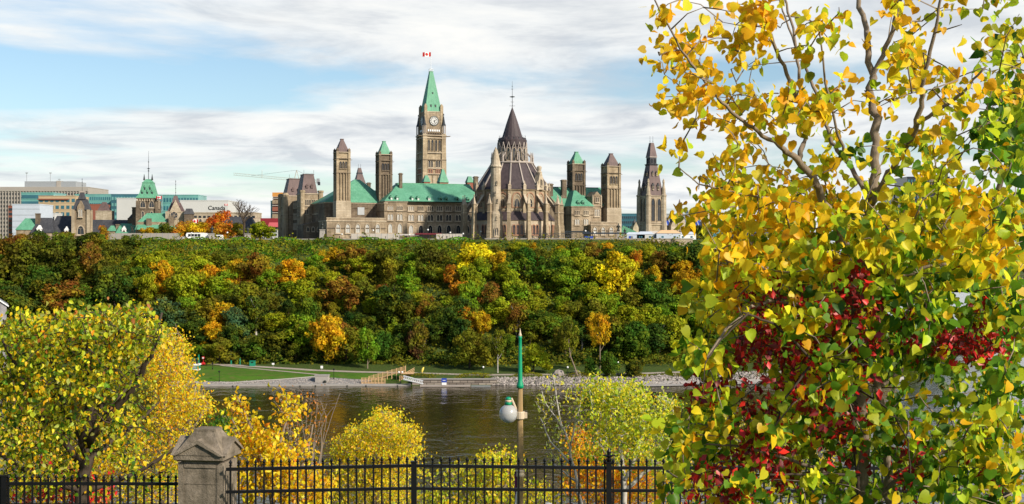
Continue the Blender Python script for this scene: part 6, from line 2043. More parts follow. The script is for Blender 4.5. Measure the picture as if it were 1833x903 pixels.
# bare trees
def bare_tree(px, base, top, Y, spread, label, mat='bark_dark', seed=3, depth=5, name='bare_tree', thick=.42, cat='tree', group=None, leafy=None, r_scale=1.0):
    r_ = random.Random(seed); x = XP(px, Y); z = gz(x, Y)
    t = thing(name, label, cat, (x, Y, z), 0, group)
    Ht = ZP(top, Y) - z
    m = MB(); w_ = MB(); tips = []
    def grow(p, d, L, r0, k):
        d = d.normalized(); q = p + d * L * .5 + Vector((r_.uniform(-.06, .06), r_.uniform(-.06, .06), 0)) * L; e = q + (d + Vector((0, 0, .12))).normalized() * L * .5
        (m if k >= depth - 1 else w_).tube([p, q, e], [r0, r0 * .8, r0 * .62], 6 if k > 2 else 3, mat)
        if k == 0: tips.append(e); return
        for i in range(3 if k > 1 else 3):
            a = r_.uniform(0, 6.28); s_ = r_.uniform(.4, 1.0) * spread
            nd = (d + Vector((math.cos(a) * s_, math.sin(a) * s_, r_.uniform(-.15, .35)))).normalized()
            grow(e if i < 2 else q, nd, L * r_.uniform(.62, .82), r0 * .64, k - 1)
    grow(Vector((0, 0, -.3)), Vector((.03, 0, 1)), Ht * .36, thick, depth)
    m.build('trunk', t); w_.build('branches', t)
    return t
bare_tree(437, 430, 352, 600, 1.15, 'large bare leafless tree behind the second statue', seed=4, thick=.62, r_scale=1.0)
bare_tree(240, 440, 400, 596, .7, 'small bare leafless tree before the copper roofs at left', seed=8, depth=4, thick=.2)

print('HILL', len(hill))

def fE(r_):
    x = r_.uniform(XP(330, 490), XP(1500, 500)); return x, shoreY(x) + r_.triangular(36, 47, 44)
cover('foot_shrubs', 16000, fE, (.2, .5), 6, 'dark green', 'dark shrubs along the foot of the wooded slope', 'shrubs', (0, 3.2))
# ================================================================= NEAR THINGS
# stone gate pillar
PYR = 20.0
pr = thing('stone_pillar', 'weathered square concrete gate pillar with gabled cap between two fence runs', 'pillar', (XP(368, PYR + .3), PYR + .45, 43.3), R(-8))
m, n = mat_new('exposed_aggregate')
v = objvec(n)
f1 = n.noise(v, 60, 4, .7); f2 = n.noise(v, 3.0, 6, .7)
cc = n.mix(f1, (.13, .105, .075), (.42, .35, .27))
cc = n.mix(n.ramp(f2, [(.40, 0), (.62, .8)]), cc, (.12, .10, .07))
st = n.noise(n.mapping(v, (9, 9, .7)), 1.0, 4, .6)
cc = n.mix(n.ramp(st, [(.5, 0), (.72, .6)]), cc, (.07, .06, .045))
finish(n, cc, .95, .1, bump=n.math('ADD', f1, n.noise(v, 18, 3, .6)), bstr=.9, bdist=.014)
M['aggregate'] = m
Zp = lambda py: ZP(py, PYR + .15) - 43.3
zc = Zp(826)
h = .315
m = MB()
m.box(-h, h, -h, h, -.3, zc, 'aggregate')
m.build('shaft', pr)
m = MB()
for s_ in (-1, 1):       # raised corner strips leave shallow panels
    m.box(s_ * h - .045, s_ * h + .045, -h - .012, h + .012, 0, zc - .03, 'aggregate')
m.box(-h - .008, h + .008, -h - .008, h + .008, Zp(866) - .008, Zp(866) + .008, 'aggregate')
m.box(-h + .05, h - .05, -h - .02, h + .02, zc - .10, zc - .04, 'aggregate')
m.build('raised_panel', pr)
m = MB(); e = h + .09
ze_ = Zp(821)
m.frust((-h - .03, h + .03, -h - .03, h + .03), zc, (-e, e, -e, e), zc + .03, 'aggregate')
m.box(-e, e, -e, e, zc + .03, ze_ + .06, 'aggregate')
t_ = .17
m.frust((-e, e, -e, e), ze_ + .06, (-t_, t_, -t_, t_), Zp(776), 'aggregate')
m.box(-t_, t_, -t_, t_, Zp(776), Zp(771), 'aggregate')
for a in range(4):       # pediment on each face
    c, s_ = math.cos(a * PI / 2), math.sin(a * PI / 2)
    pv_ = [(-e + .03, ze_ + .062), (e - .03, ze_ + .062), (0, ze_ + .062 + .24)]
    o_ = len(m.v)
    m.extr(pv_, 'y', -e - .01, -.12, 'aggregate')
    m.extr([(-e - .01, ze_ + .06), (-e + .05, ze_ + .06), (0, ze_ + .245), (0, ze_ + .31)], 'y', -e - .05, -.1, 'aggregate')
    m.extr([(e + .01, ze_ + .06), (0, ze_ + .31), (0, ze_ + .245), (e - .05, ze_ + .06)], 'y', -e - .048, -.102, 'aggregate')
    m.v[o_:] = [(x * c - y * s_, x * s_ + y * c, z) for x, y, z in m.v[o_:]]
m.build('cap', pr)

# fence
def fence_run(label, segs, posts, Y, dy, pick, lower, post_h, big=()):
    x0 = XP(segs[0][0], Y); 
    t = thing('iron_fence', label, 'fence', (x0, Y, 43.4), 0, 'black iron fence runs beside the stone pillar')
    for (a, ya), (b_, yb_) in zip(segs, segs[1:]):
        xa_, xb_ = XP(a, Y) - x0, XP(b_, Y) - x0
        za, zb = ZP(ya, Y) - 43.4, ZP(yb_, Y) - 43.4
        lo = lower / F * Y
        for dz, r_ in ((0, .024), (-lo, .022), (-lo * 2.45, .022)):
            m = MB(); m.extr([(xa_, za + dz - r_), (xb_, zb + dz - r_), (xb_, zb + dz + r_), (xa_, za + dz + r_)], 'y', -.022, .022, 'black'); m.build('rail', t)
        n_ = max(1, round((xb_ - xa_) / (pick / F * Y)))
        m = MB()
        for k in range(n_):
            f_ = (k + .5) / n_; x = xa_ + (xb_ - xa_) * f_; z = za + (zb - za) * f_
            m.box(x - .013, x + .013, -.013, .013, -.15, z + .055, 'black')
            m.lathe([(.010, z + .05), (.026, z + .06), (.026, z + .068), (.012, z + .075), (.03, z + .105), (.004, z + .15)], 5, 'black', x, 0)
        m.build('picket_panel', t)
    for p in posts:
        x = XP(p[0], Y) - x0; z = ZP(p[1], Y) - 43.4
        m = MB(); m.box(x - .042, x + .042, -.042, .042, -.3, z, 'black'); m.box(x - .052, x + .052, -.052, .052, z, z + .02, 'black')
        if len(p) > 2:
            m.lathe([(.03, z + .02), (.05, z + .06), (.02, z + .085), (.06, z + .10), (.075, z + .115), (.03, z + .13), (.035, z + .18), (.004, z + .24)], 8, 'black', x, 0)
            for s_ in (-1, 1): m.tube([(x, 0, z + .09), (x + s_ * .06, 0, z + .12), (x + s_ * .11, 0, z + .11)], [.02, .014, .005], 5, 'black')
        m.build('post', t)
    return t
fence_run('long black iron fence with spiked pickets running right from the stone pillar', [(405, 840.5), (736, 834), (1090, 838), (1450, 838.5), (1800, 838.5), (2150, 838.5)],
          [(741, 828), (1090, 829, 1), (1452, 829, 1), (1801, 829, 1)], 20.0, 0, 15.3, 40.5, 0)
fence_run('shorter lower black iron fence left of the stone pillar', [(-330, 866.5), (8, 866), (322, 866.5)], [(8, 853)], 20.6, 0, 14.2, 38, 0)

# street lamp with green top
LY = 27.0
lz0 = gz(XP(931, LY), LY)
lp = thing('street_lamp', 'tall fluted tan lamp post with bright green upper pole and one white globe', 'street lamp', (XP(931, LY), LY, lz0))
Zl = lambda py: ZP(py, LY) - lz0
M['tan'] = m_plain('tan_paint', (.38, .26, .12), .5, .4, var=.12, scale=6)
M['greenp'] = m_plain('bright_green_paint', (.0, .27, .13), .4, .5, var=.1, scale=6)
M['beigep'] = m_plain('beige_paint', (.55, .45, .32), .5, .4, var=.1, scale=6)
def fluted(m, r0, r1, z0, z1, mat, n_=18, cx=0, cy=0):
    v = []; f = []
    for z, r in ((z0, r0), (z1, r1)):
        for k in range(n_ * 2):
            a = PI * k / n_; q = r * (1 if k % 2 else .88); v.append((cx + q * math.cos(a), cy + q * math.sin(a), z))
    N2 = n_ * 2
    f = [(k, (k + 1) % N2, N2 + (k + 1) % N2, N2 + k) for k in range(N2)] + [tuple(range(N2))[::-1], tuple(range(N2, 2 * N2))]
    m.add(v, f, mat)
m = MB(); fluted(m, .075, .052, Zl(842), Zl(694), 'tan'); fluted(m, .072, .072, -.4, Zl(852), 'tan'); m.lathe([(.085, Zl(853)), (.095, Zl(851)), (.085, Zl(846)), (.095, Zl(843)), (.08, Zl(841))], 16, 'beigep'); m.build('pole', lp)
m = MB(); m.lathe([(.075, Zl(695)), (.075, Zl(690)), (.052, Zl(684)), (.048, Zl(678)), (.036, Zl(620)), (.034, Zl(606)), (.046, Zl(604)), (.03, Zl(602))], 14, 'greenp'); m.build('upper_pole', lp, smooth_=True)
m = MB(); m.lathe([(.028, Zl(603)), (.034, Zl(600)), (.022, Zl(597)), (.004, Zl(588))], 10, 'beigep'); m.build('finial', lp)
gx = XP(910, LY) - XP(931, LY)
m = MB(); m.tube([(.0, 0, Zl(746)), (-.06, 0, Zl(744)), (-.10, 0, Zl(730)), (-.16, 0, Zl(718)), (gx + .07, 0, Zl(714)), (gx + .03, 0, Zl(715))], [.035, .033, .028, .026, .026, .024], 8, 'beigep')
m.lathe([(.095, Zl(750)), (.1, Zl(749)), (.1, Zl(738)), (.095, Zl(737))], 14, 'beigep'); m.box(.02, .15, -.05, .05, Zl(748.5), Zl(738.5), 'beigep'); m.build('arm', lp)
m = MB(); m.lathe([(.075, Zl(725)), (.075, Zl(721)), (.068, Zl(720))], 14, 'greenp', gx); m.lathe([(.07, Zl(720)), (.07, Zl(716))], 14, 'beigep', gx); m.lathe([(.068, Zl(716)), (.062, Zl(713)), (.035, Zl(711)), (.01, Zl(710.6))], 14, 'greenp', gx); m.build('lamp_cap', lp, smooth_=True)
mm_, nn_ = mat_new('frosted_globe')
b_ = finish(nn_, (.58, .58, .57), .22, .5); b_.inputs['Transmission Weight'].default_value = .35
M['globe'] = mm_
def globe(name, parent, x, y, z, r):
    m = MB(); m.lathe([(r * math.sin(PI * (k + .15) / 14.3), -r * math.cos(PI * (k + .15) / 14.3)) for k in range(15)], 24, 'globe'); return m.build(name, parent, (x, y, z), 0, True)
globe('lamp_globe', lp, gx, 0, Zl(741), 16.8 / F * LY)
m = MB(); M['purple'] = m_plain('purple_banner_cloth', (.13, .025, .09), .8, .2)
x0, x1 = XP(921, LY) - XP(931, LY), XP(930, LY) - XP(931, LY)
m.box(x0, x1, -.02, .02, Zl(912), Zl(846), 'purple'); m.extr([(x0, Zl(912)), (x0 + .1, Zl(912)), (x0 + .06, Zl(880)), (x0 + .03, Zl(880))], 'y', -.026, .026, 'white'); m.box(x0, .02, -.014, .014, Zl(846), Zl(844.5), 'black'); m.build('banner', lp)
L2 = 31.0; z2 = gz(XP(981, L2), L2)
lp2 = thing('street_lamp', 'white lamp globe just peeping above the bottom edge right of the tall lamp', 'street lamp', (XP(981, L2), L2, z2))
zt = ZP(899, L2) - z2
globe('lamp_globe', lp2, 0, 0, zt - .2, .19); m = MB(); m.lathe([(.08, -.4), (.05, zt - .4), (.09, zt - .37), (.09, zt - .33)], 12, 'tan'); m.build('pole', lp2)

# ---------------------------------------------------------------- near foliage
HEART = [(0, 0), (-.30, -.12), (-.55, .06), (-.56, .36), (-.38, .68), (-.14, .90), (.02, 1.06), (.16, .88), (.38, .68), (.54, .36), (.54, .06), (.28, -.12)]
OVAL = [(0, 0), (-.30, .25), (-.34, .6), (0, 1.1), (.34, .6), (.30, .25)]
KITE = [(0, 0), (-.32, .5), (0, 1.0), (.32, .5)]
def leaves_mesh(name, P, tip, nrm, size, colr, outline, mat, fold=.18, curl=.2):
    """every leaf is a small folded blade hanging from its stalk; colr holds its own colour"""
    P = np.asarray(P); n = len(P)
    tip = tip / (np.linalg.norm(tip, axis=1)[:, None] + 1e-9)
    side = np.cross(tip, nrm); side /= np.linalg.norm(side, axis=1)[:, None] + 1e-9
    nn = np.cross(side, tip)
    k = len(outline)
    mid = (0, .42)
    o = np.array(list(outline) + [mid])
    w_ = o[:, 0]; l_ = o[:, 1]
    hgt = np.abs(w_)[None] * (fold * 2 * np.random.RandomState(n).uniform(-.6, 2.2, n))[:, None] - (l_ ** 2)[None] * (np.random.RandomState(n + 1).uniform(-.35, .6, n))[:, None]
    V = P[:, None, :] + size[:, None, None] * (side[:, None, :] * w_[None, :, None] + tip[:, None, :] * l_[None, :, None] + nn[:, None, :] * hgt[:, :, None])
    V = V.reshape(-1, 3)
    tri = []
    for i in range(k):
        tri.append((i, (i + 1) % k, k))
    tri = np.array(tri)
    Fc = (np.arange(n)[:, None, None] * (k + 1) + tri[None]).reshape(-1, 3)
    me = bpy.data.meshes.new(name)
    me.vertices.add(len(V)); me.vertices.foreach_set('co', V.ravel())
    me.loops.add(Fc.size); me.loops.foreach_set('vertex_index', Fc.ravel())
    me.polygons.add(len(Fc)); me.polygons.foreach_set('loop_start', np.arange(0, Fc.size, 3)); me.polygons.foreach_set('loop_total', np.full(len(Fc), 3))
    C = np.repeat(np.concatenate([colr, np.ones((n, 1))], 1), k + 1, axis=0)
    at = me.color_attributes.new('leafcol', 'FLOAT_COLOR', 'POINT'); at.data.foreach_set('color', C.astype(np.float32).ravel())
    me.materials.append(M[mat]); me.update(calc_edges=True)
    me.polygons.foreach_set('use_smooth', [True] * len(Fc))
    return me

PAL = {
    'gold': (.94, .50, .012), 'yellow': (.94, .66, .018), 'lemon': (.84, .74, .035), 'lime': (.52, .62, .025), 'olive': (.30, .33, .018), 'green': (.13, .28, .015), 'dkgreen': (.045, .13, .012),
    'orange': (.85, .28, .012), 'brown': (.30, .14, .03), 'red': (.60, .015, .012), 'dkred': (.24, .008, .010), 'crimson': (.78, .03, .02), 'palegreen': (.50, .56, .10), 'rust': (.48, .17, .03),
}
def mixpal(rs, weights, n):
    names = list(weights); p = np.array([weights[k] for k in names], float); p /= p.sum()
    idx = rs.choice(len(names), n, p=p)
    base = np.array([PAL[k] for k in names])[idx]
    return np.clip(base * rs.uniform(.72, 1.25, (n, 1)) * rs.uniform(.9, 1.1, (n, 3)), 0, .95)

def near_plant(name, label, cat, Y, skel, regions, clusters, per, leaf, palette, outline=HEART, thick=1.0, seed=0, bark='bark', mat='leaf', root_px=None,
               twig_r=.006, spread=.12, group=None, foliage='leaves', min_step=1, droop=.5, tipy=-0.8, rootY=None, flat=1.0):
    """skel: list of [(px,py,radius_px,depth_m), ...] limbs. regions: (cx,cy,rx,ry,weight,palette or None)
    clusters are grown towards as twigs from the nearest limb, then dressed with leaves"""
    rs = np.random.RandomState(seed)
    rx = skel[0][0][0]; zr = gz(XP(rx, Y), Y) 
    org = Vector((XP(rx, Y), Y, min(zr, ZP(skel[0][0][1], Y))))
    t = thing(name, label, cat, org, 0, group)
    m = MB(); nodes = []
    for L in skel:
        pts = []; rad = []
        for i in range(len(L) - 1):
            a, b_ = L[i], L[i + 1]
            st = 5
            for k in range(st):
                f_ = k / st
                pts.append([a[j] + (b_[j] - a[j]) * f_ for j in range(4)])
        pts.append(list(L[-1]))
        q = [W(p[0], p[1], Y + p[3]) - org for p in pts]
        for i in range(1, len(q) - 1):
            q[i] = q[i] + Vector(rs.normal(scale=.4 * pts[i][2] / F * Y, size=3))
        m.tube(q, [max(p[2] / F * Y, .002) for p in pts], 8, bark)
        nodes += [(tuple(a_), tuple(a_)) for a_ in q]
    tw = m
    w_ = np.array([r_[4] for r_ in regions], float); cnt = rs.multinomial(clusters, w_ / w_.sum())
    C = []
    for r_, c_ in zip(regions, cnt):
        for _ in range(c_):
            a = rs.uniform(0, 2 * PI); q = math.sqrt(rs.uniform(0, 1)) * (1.38 if rs.uniform() < .13 else .96)
            dyy = rs.uniform(-1, 1) * thick
            C.append((r_[0] + r_[2] * q * math.cos(a), r_[1] + r_[3] * q * math.sin(a), dyy, r_[5] if len(r_) > 5 else None))
    NP = [np.array(n_[0]) for n_ in nodes]
    pos = [np.array(W(c[0], c[1], Y + c[2]) - org) for c in C]
    base_np = np.array(NP)
    order = np.argsort([np.min(np.linalg.norm(base_np - p, axis=1)) for p in pos])
    arrn = np.zeros((len(NP) + 4 * len(C) + 10, 3)); cntn = len(NP); arrn[:cntn] = base_np
    LP = []; LC = []; LT = []
    for oi in order:
        p = pos[oi]; d = arrn[:cntn] - p
        # prefer support from below
        cost = np.linalg.norm(d, axis=1) + np.maximum(0, d[:, 2]) * .6
        j = int(np.argmin(cost)); s_ = arrn[j].copy()
        L = np.linalg.norm(p - s_)
        midp = (s_ + p) / 2 + rs.normal(scale=.07 * L, size=3) + np.array([0, 0, .06 * L])
        tw.tube([tuple(s_), tuple(midp), tuple(p)], [twig_r * 1.5, twig_r * 1.1, twig_r * .6], 3, bark)
        arrn[cntn] = midp; arrn[cntn + 1] = p; cntn += 2
        k = max(1, rs.poisson(per * rs.choice([.35, .8, 1.2, 1.75])))
        f_ = rs.uniform(.45, 1.12, k)[:, None]
        bpos = s_ + (p - s_) * np.maximum(f_, 1 - spread * 3 / max(L, .01)) + rs.normal(scale=spread, size=(k, 3)) * np.array([1, 1, .8])
        LP.append(bpos); LC.append(mixpal(rs, C[oi][3] or palette, k))
    tw.build('trunk', t, smooth_=True)
    LP = np.concatenate(LP); LC = np.concatenate(LC); n = len(LP)
    tip = rs.normal(scale=.55, size=(n, 3)); tip[:, 2] += tipy
    nrm = rs.normal(size=(n, 3)); nrm[:, 2] *= .45; nrm += np.array(SUN_DIR)[None] * .9
    size = leaf * (rs.uniform(.42, 1.2, n) ** .8)
    me = leaves_mesh(foliage, LP, tip, nrm, size, LC, outline, mat, .22, rs.uniform(0, .3))
    link(foliage, me, t)
    return t

G1 = {'gold': 8, 'yellow': 6, 'lemon': 1, 'lime': .5}
G2 = {'gold': 4.5, 'yellow': 4, 'lemon': 1, 'lime': 2.6, 'olive': .6}
G3 = {'lime': 6, 'green': 2.5, 'olive': 1.5, 'lemon': 4, 'yellow': 3, 'gold': 1, 'dkgreen': .4}
G4 = {'green': 7, 'dkgreen': 2.2, 'lime': 5, 'olive': 1, 'yellow': .5, 'gold': .4}
G5 = {'green': 3.5, 'lime': 6, 'olive': 2, 'yellow': 1.6, 'lemon': 1.6, 'gold': 1, 'dkgreen': .8}
pop_skel = [
    [(1552, 1230, 14, 0), (1556, 980, 13, 0), (1541, 725, 12, 0), (1537, 575, 11.5, 0), (1550, 465, 11, 0), (1560, 399, 10, 0), (1563, 324, 9, .05), (1571, 239, 8.5, .1), (1558, 140, 6.5, .15), (1552, 65, 5.5, .2), (1537, 0, 4.5, .25), (1525, -60, 3, .3)],
    [(1600, 1230, 9, .4), (1592, 900, 8, .3), (1585, 780, 7, .2), (1560, 640, 6, .1), (1545, 560, 5, 0)],
    [(1560, 142, 5, .15), (1585, 88, 4.5, .1), (1613, 2, 3.6, 0), (1625, -50, 2.5, 0)],
    [(1545, 520, 8, 0), (1518, 452, 7.5, -.1), (1489, 399, 7, -.2), (1464, 339, 6.5, -.3), (1430, 286, 6, -.4), (1384, 254, 4, -.5), (1339, 224, 3.2, -.6), (1299, 192, 2.8, -.7), (1264, 150, 2.3, -.8), (1218, 90, 1.8, -.9), (1172, 0, 1.3, -1)],
    [(1430, 286, 5, -.4), (1439, 249, 4.2, -.3), (1434, 190, 3.8, -.3), (1402, 120, 3.2, -.4), (1374, 50, 2.6, -.5), (1360, -20, 2, -.6)],
    [(1434, 190, 3, -.3), (1431, 125, 2.8, -.2), (1419, 50, 2.4, -.1), (1400, -20, 2, 0)],
    [(1554, 345, 4.6, 0), (1519, 294, 4.4, .2), (1489, 254, 3.8, .4), (1471, 194, 3.3, .5), (1444, 125, 2.8, .6), (1412, 50, 2.0, .7), (1395, 0, 1.4, .8)],
    [(1519, 294, 3, .2), (1500, 240, 2.4, .1), (1478, 150, 2, 0), (1465, 40, 1.4, -.1)],
    [(1560, 365, 6.5, 0), (1598, 299, 6, -.2), (1633, 249, 5.2, -.4), (1648, 190, 4.4, -.5), (1653, 140, 3.6, -.6), (1673, 60, 2.8, -.7), (1686, -10, 2, -.8)],
    [(1643, 222, 3.6, -.4), (1693, 190, 3, -.5), (1728, 160, 2.4, -.6), (1765, 120, 1.6, -.7)],
    [(1541, 565, 6, 0), (1560, 540, 5, -.2), (1596, 510, 4, -.4), (1650, 480, 3, -.5), (1720, 470, 2.2, -.5)],
    [(1537, 590, 5, 0), (1450, 550, 4, -.4), (1385, 540, 3, -.7), (1345, 550, 2.6, -.9), (1300, 590, 2.2, -1.1), (1265, 640, 1.6, -1.2)],
    [(1540, 650, 5, 0), (1450, 640, 3.4, .3), (1385, 668, 2.4, .4), (1320, 720, 1.8, .5), (1260, 780, 1.4, .5)],
    [(1541, 720, 5, 0), (1620, 660, 3.6, .4), (1700, 620, 2.8, .5), (1780, 600, 2, .5)],
    [(1560, 900, 5, 0), (1640, 830, 3.4, -.4), (1720, 800, 2.4, -.5), (1800, 810, 1.8, -.5)],
    [(1480, 380, 2.6, -.2), (1420, 360, 2, -.5), (1340, 350, 1.6, -.8), (1250, 330, 1.2, -1), (1215, 300, .9, -1)],
    [(1550, 880, 5, 0), (1440, 830, 3, -.3), (1330, 800, 2, -.5), (1220, 790, 1.4, -.5)],
]
pop_reg = [
    (1195, 40, 50, 55, 1.2, G1), (1185, 100, 38, 36, .9, G1), (1215, 180, 40, 30, .6, G1), (1255, 120, 70, 70, 1.8, G1), (1300, 60, 80, 70, 2.0, G1), (1380, 50, 90, 70, 2.6, G1), (1480, 50, 80, 70, 2.0, G2), (1590, 40, 60, 60, 1.2, G1), (1670, 60, 80, 70, 1.8, G2),
    (1780, 40, 60, 60, 1.2, G3), (1290, 200, 70, 60, 1.4, G1), (1380, 160, 80, 70, 2.2, G2), (1460, 150, 70, 70, 1.8, G2), (1540, 180, 60, 60, 1.2, G2), (1640, 170, 90, 70, 2.2, G2), (1740, 150, 70, 60, 1.6, G2),
    (1205, 290, 28, 26, .45, G1), (1260, 300, 55, 45, 1.0, G2), (1340, 290, 70, 60, 1.8, G2), (1430, 270, 70, 60, 1.6, G2), (1520, 250, 50, 60, .9, G3), (1620, 290, 80, 60, 1.6, G3), (1720, 270, 70, 60, 1.6, G3), (1800, 250, 50, 60, 1.3, G4),
    (1280, 370, 60, 45, 1.6, G2), (1370, 380, 80, 60, 2.8, G2), (1460, 380, 70, 60, 2.6, G2), (1560, 390, 70, 60, 2.6, G3), (1650, 380, 70, 50, 2.4, G3), (1745, 380, 80, 60, 2.4, G2), (1815, 370, 30, 60, .8, G4),
    (1330, 450, 60, 40, 2.0, G2), (1420, 460, 80, 50, 3.2, G3), (1530, 460, 80, 50, 3.2, G3), (1640, 450, 80, 50, 3.2, G3), (1740, 440, 80, 50, 2.8, G2), (1300, 500, 40, 40, 1.3, G1),
    (1300, 560, 50, 50, 1.3, G3), (1245, 630, 36, 36, .9, G5), (1380, 560, 70, 60, 1.6, G3), (1490, 560, 60, 60, 2.0, G5), (1620, 540, 80, 60, 3.0, G4), (1730, 540, 90, 60, 2.8, G4), (1810, 560, 40, 60, .9, G4),
    (1300, 660, 55, 50, 1.4, G3), (1400, 660, 60, 50, 1.2, G3), (1480, 660, 60, 60, 1.8, G5), (1610, 640, 80, 60, 2.6, G4), (1720, 660, 80, 60, 2.2, G4), (1800, 700, 50, 70, 1.4, G4),
    (1262, 750, 60, 50, 2.0, G5), (1245, 800, 55, 50, 1.8, G5), (1330, 780, 70, 60, 2.0, G5), (1420, 760, 60, 60, 1.6, G5), (1520, 760, 70, 60, 2.2, G4), (1630, 760, 70, 60, 2.4, {**G4, 'gold': 2, 'yellow': 2}), (1740, 780, 80, 60, 2.2, G5),
    (1400, 870, 80, 50, 1.6, G5), (1560, 860, 100, 50, 2.6, G4), (1720, 870, 90, 50, 2.4, G4), (1810, 850, 40, 60, 1.2, G5), (1215, 850, 40, 26, .5, G5),
]
pop_reg = [(a, b_, c, d, e * (.30 if b_ < 230 else .42 if b_ < 340 else .7 if b_ < 430 else .9 if a > 1340 else .55), g) for a, b_, c, d, e, g in pop_reg]
poplar = near_plant('poplar_tree', 'large near poplar with gold and green heart-shaped leaves filling the right side', 'tree', 9.0, pop_skel, pop_reg, 1180, 9.2, .068, G3, HEART, 1.3, 5, 'bark', twig_r=.0042, spread=.065, foliage='crown')
# second poplar beyond the right edge
near_plant('poplar_tree', 'greener poplar reaching in from the right edge of the picture', 'tree', 11.0,
           [[(1915, 1100, 14, 0), (1890, 700, 12, 0), (1850, 450, 9, 0), (1900, 250, 6, 0), (1900, 0, 4, 0)], [(1862, 500, 6, 0), (1800, 460, 5, -.3), (1779, 364, 4.5, -.4), (1798, 299, 4, -.5), (1813, 250, 3.2, -.5), (1835, 150, 2.4, -.5)],
            [(1880, 600, 5, 0), (1820, 580, 4, .3), (1750, 540, 3, .4)]],
           [(1810, 230, 50, 70, 2, G4), (1800, 120, 60, 70, 1.6, G3), (1815, 370, 40, 60, 1.2, G4), (1800, 480, 60, 60, 2, G3), (1800, 590, 60, 50, 1.5, G4), (1880, 300, 60, 200, 3, G4), (1890, 650, 60, 200, 2.5, G4)],
           220, 4.6, .095, G4, HEART, 1.2, 9, 'bark', twig_r=.005, spread=.08, foliage='crown')
# red creeper
LEAF5 = None
def creeper():
    rs = np.random.RandomState(21)
    Yc_ = 8.65
    regs = [(1400, 590, 60, 60, 3.0), (1360, 530, 60, 30, 1.2), (1450, 640, 60, 50, 2.4), (1335, 620, 30, 30, .9), (1530, 520, 40, 36, 2.2), (1540, 480, 30, 20, .5), (1490, 560, 40, 30, .8), (1350, 500, 25, 18, .5), (1262, 682, 12, 40, .7), (1310, 680, 20, 20, .3),
            (1370, 720, 50, 40, 1.4), (1440, 720, 50, 40, 1.0), (1500, 740, 50, 50, 1.0), (1360, 790, 50, 40, 1.0), (1400, 830, 40, 40, .9), (1280, 870, 50, 36, 1.6), (1300, 840, 30, 30, .8), (1510, 790, 30, 50, .7), (1625, 800, 16, 50, .9), (1630, 840, 14, 40, .5),
            (1680, 610, 60, 26, 1.5), (1760, 610, 50, 24, 1.2), (1640, 570, 30, 24, .4), (1790, 550, 40, 14, .4), (1545, 600, 22, 60, .8), (1535, 680, 24, 60, .6), (1785, 850, 24, 26, .4), (1700, 640, 60, 20, .4), (1460, 690, 60, 40, .8), (1250, 700, 10, 20, .2)]
    skel = [[(1552, 1000, 4, -.4), (1530, 800, 3.5, -.3), (1520, 640, 3, -.3), (1530, 500, 2.4, -.3)], [(1525, 680, 3, -.3), (1450, 640, 2.6, -.6), (1385, 580, 2.2, -.8), (1330, 560, 1.6, -1)], [(1530, 660, 2.6, -.3), (1620, 625, 2.2, .2), (1700, 612, 1.8, .2), (1790, 600, 1.4, .2)],
            [(1450, 655, 2, -.6), (1400, 720, 1.6, -.7), (1380, 800, 1.2, -.7)], [(1540, 850, 2.6, -.4), (1440, 850, 2, -.5), (1330, 850, 1.6, -.6), (1260, 880, 1.2, -.6)], [(1540, 700, 2, -.3), (1600, 740, 1.6, -.6), (1625, 790, 1.2, -.7), (1632, 860, .9, -.7)],
            [(1340, 560, 1.6, -1), (1290, 610, 1.2, -1.1), (1262, 650, .9, -1.2), (1258, 710, .6, -1.2)]]
    near_plant('creeper_vine', 'deep red creeper climbing through the lower half of the big poplar', 'vine', Yc_, skel, regs, 580, 6.0, .062, {'red': 4, 'dkred': 6, 'crimson': .8}, KITE, .7, 31, 'bark_dark', 'leaf_red', twig_r=.003, spread=.05, foliage='leaves', tipy=-.5)
creeper()

# left foreground linden-like tree
T1 = {'olive': 6, 'lime': 3, 'palegreen': 1.6, 'lemon': 1.4, 'yellow': 3, 'green': 2, 'rust': .8, 'gold': .6, 'orange': .3}
T2 = {'olive': 5, 'lime': 2.6, 'gold': 1.6, 'green': 2, 'dkgreen': .8, 'palegreen': 1.5, 'yellow': 2.5, 'lemon': 2, 'brown': .4}
lt_skel = [[(150, 1080, 13, 0), (150, 860, 11, 0), (158, 740, 9, 0), (160, 640, 6, 0), (150, 580, 3, 0)], [(155, 800, 8, 0), (240, 690, 6, -.6), (275, 625, 3, -1), (290, 590, 1.2, -1)], [(150, 830, 7, 0), (240, 760, 4, .6), (285, 720, 1.6, 1)], [(155, 780, 7, 0), (215, 650, 5, .5), (225, 590, 3, .8), (235, 555, 2, 1)],
           [(150, 840, 7, 0), (70, 740, 5, -.5), (20, 640, 3.4, -1), (-10, 580, 2, -1)], [(152, 800, 6, 0), (100, 690, 4, .6), (90, 620, 3, .8)], [(150, 880, 6, 0), (60, 850, 4, -.5), (-20, 800, 3, -.8)], [(150, 880, 6, 0), (240, 850, 4, .5), (320, 800, 3, .6)], [(180, 760, 5, 0), (270, 640, 3.6, .8), (290, 560, 2, 1)]]
near_plant('linden_tree', 'broad near tree with olive and yellow-green leaves and dark fanning branches at left', 'tree', 23.5, lt_skel,
           [(40, 600, 70, 40, 2.6, T1), (130, 590, 80, 40, 3.0, T1), (210, 590, 60, 36, 2.0, T1), (262, 600, 28, 26, .6, T1), (20, 680, 60, 50, 2.6, T2), (110, 670, 80, 50, 3.4, T2), (185, 670, 60, 50, 2.4, T2), (245, 680, 30, 50, .6, T1), (50, 770, 80, 50, 2.0, T2), (150, 770, 70, 40, 1.3, T2), (215, 770, 40, 40, .8, T2),
            (80, 850, 90, 40, 1.5, T2), (240, 850, 80, 40, .8, T2), (240, 560, 30, 14, .5, T1), (-60, 700, 60, 120, 2, T2)], 1150, 10, .095, T1, OVAL, 2.0, 41, 'bark_dark', twig_r=.009, spread=.11, foliage='crown')
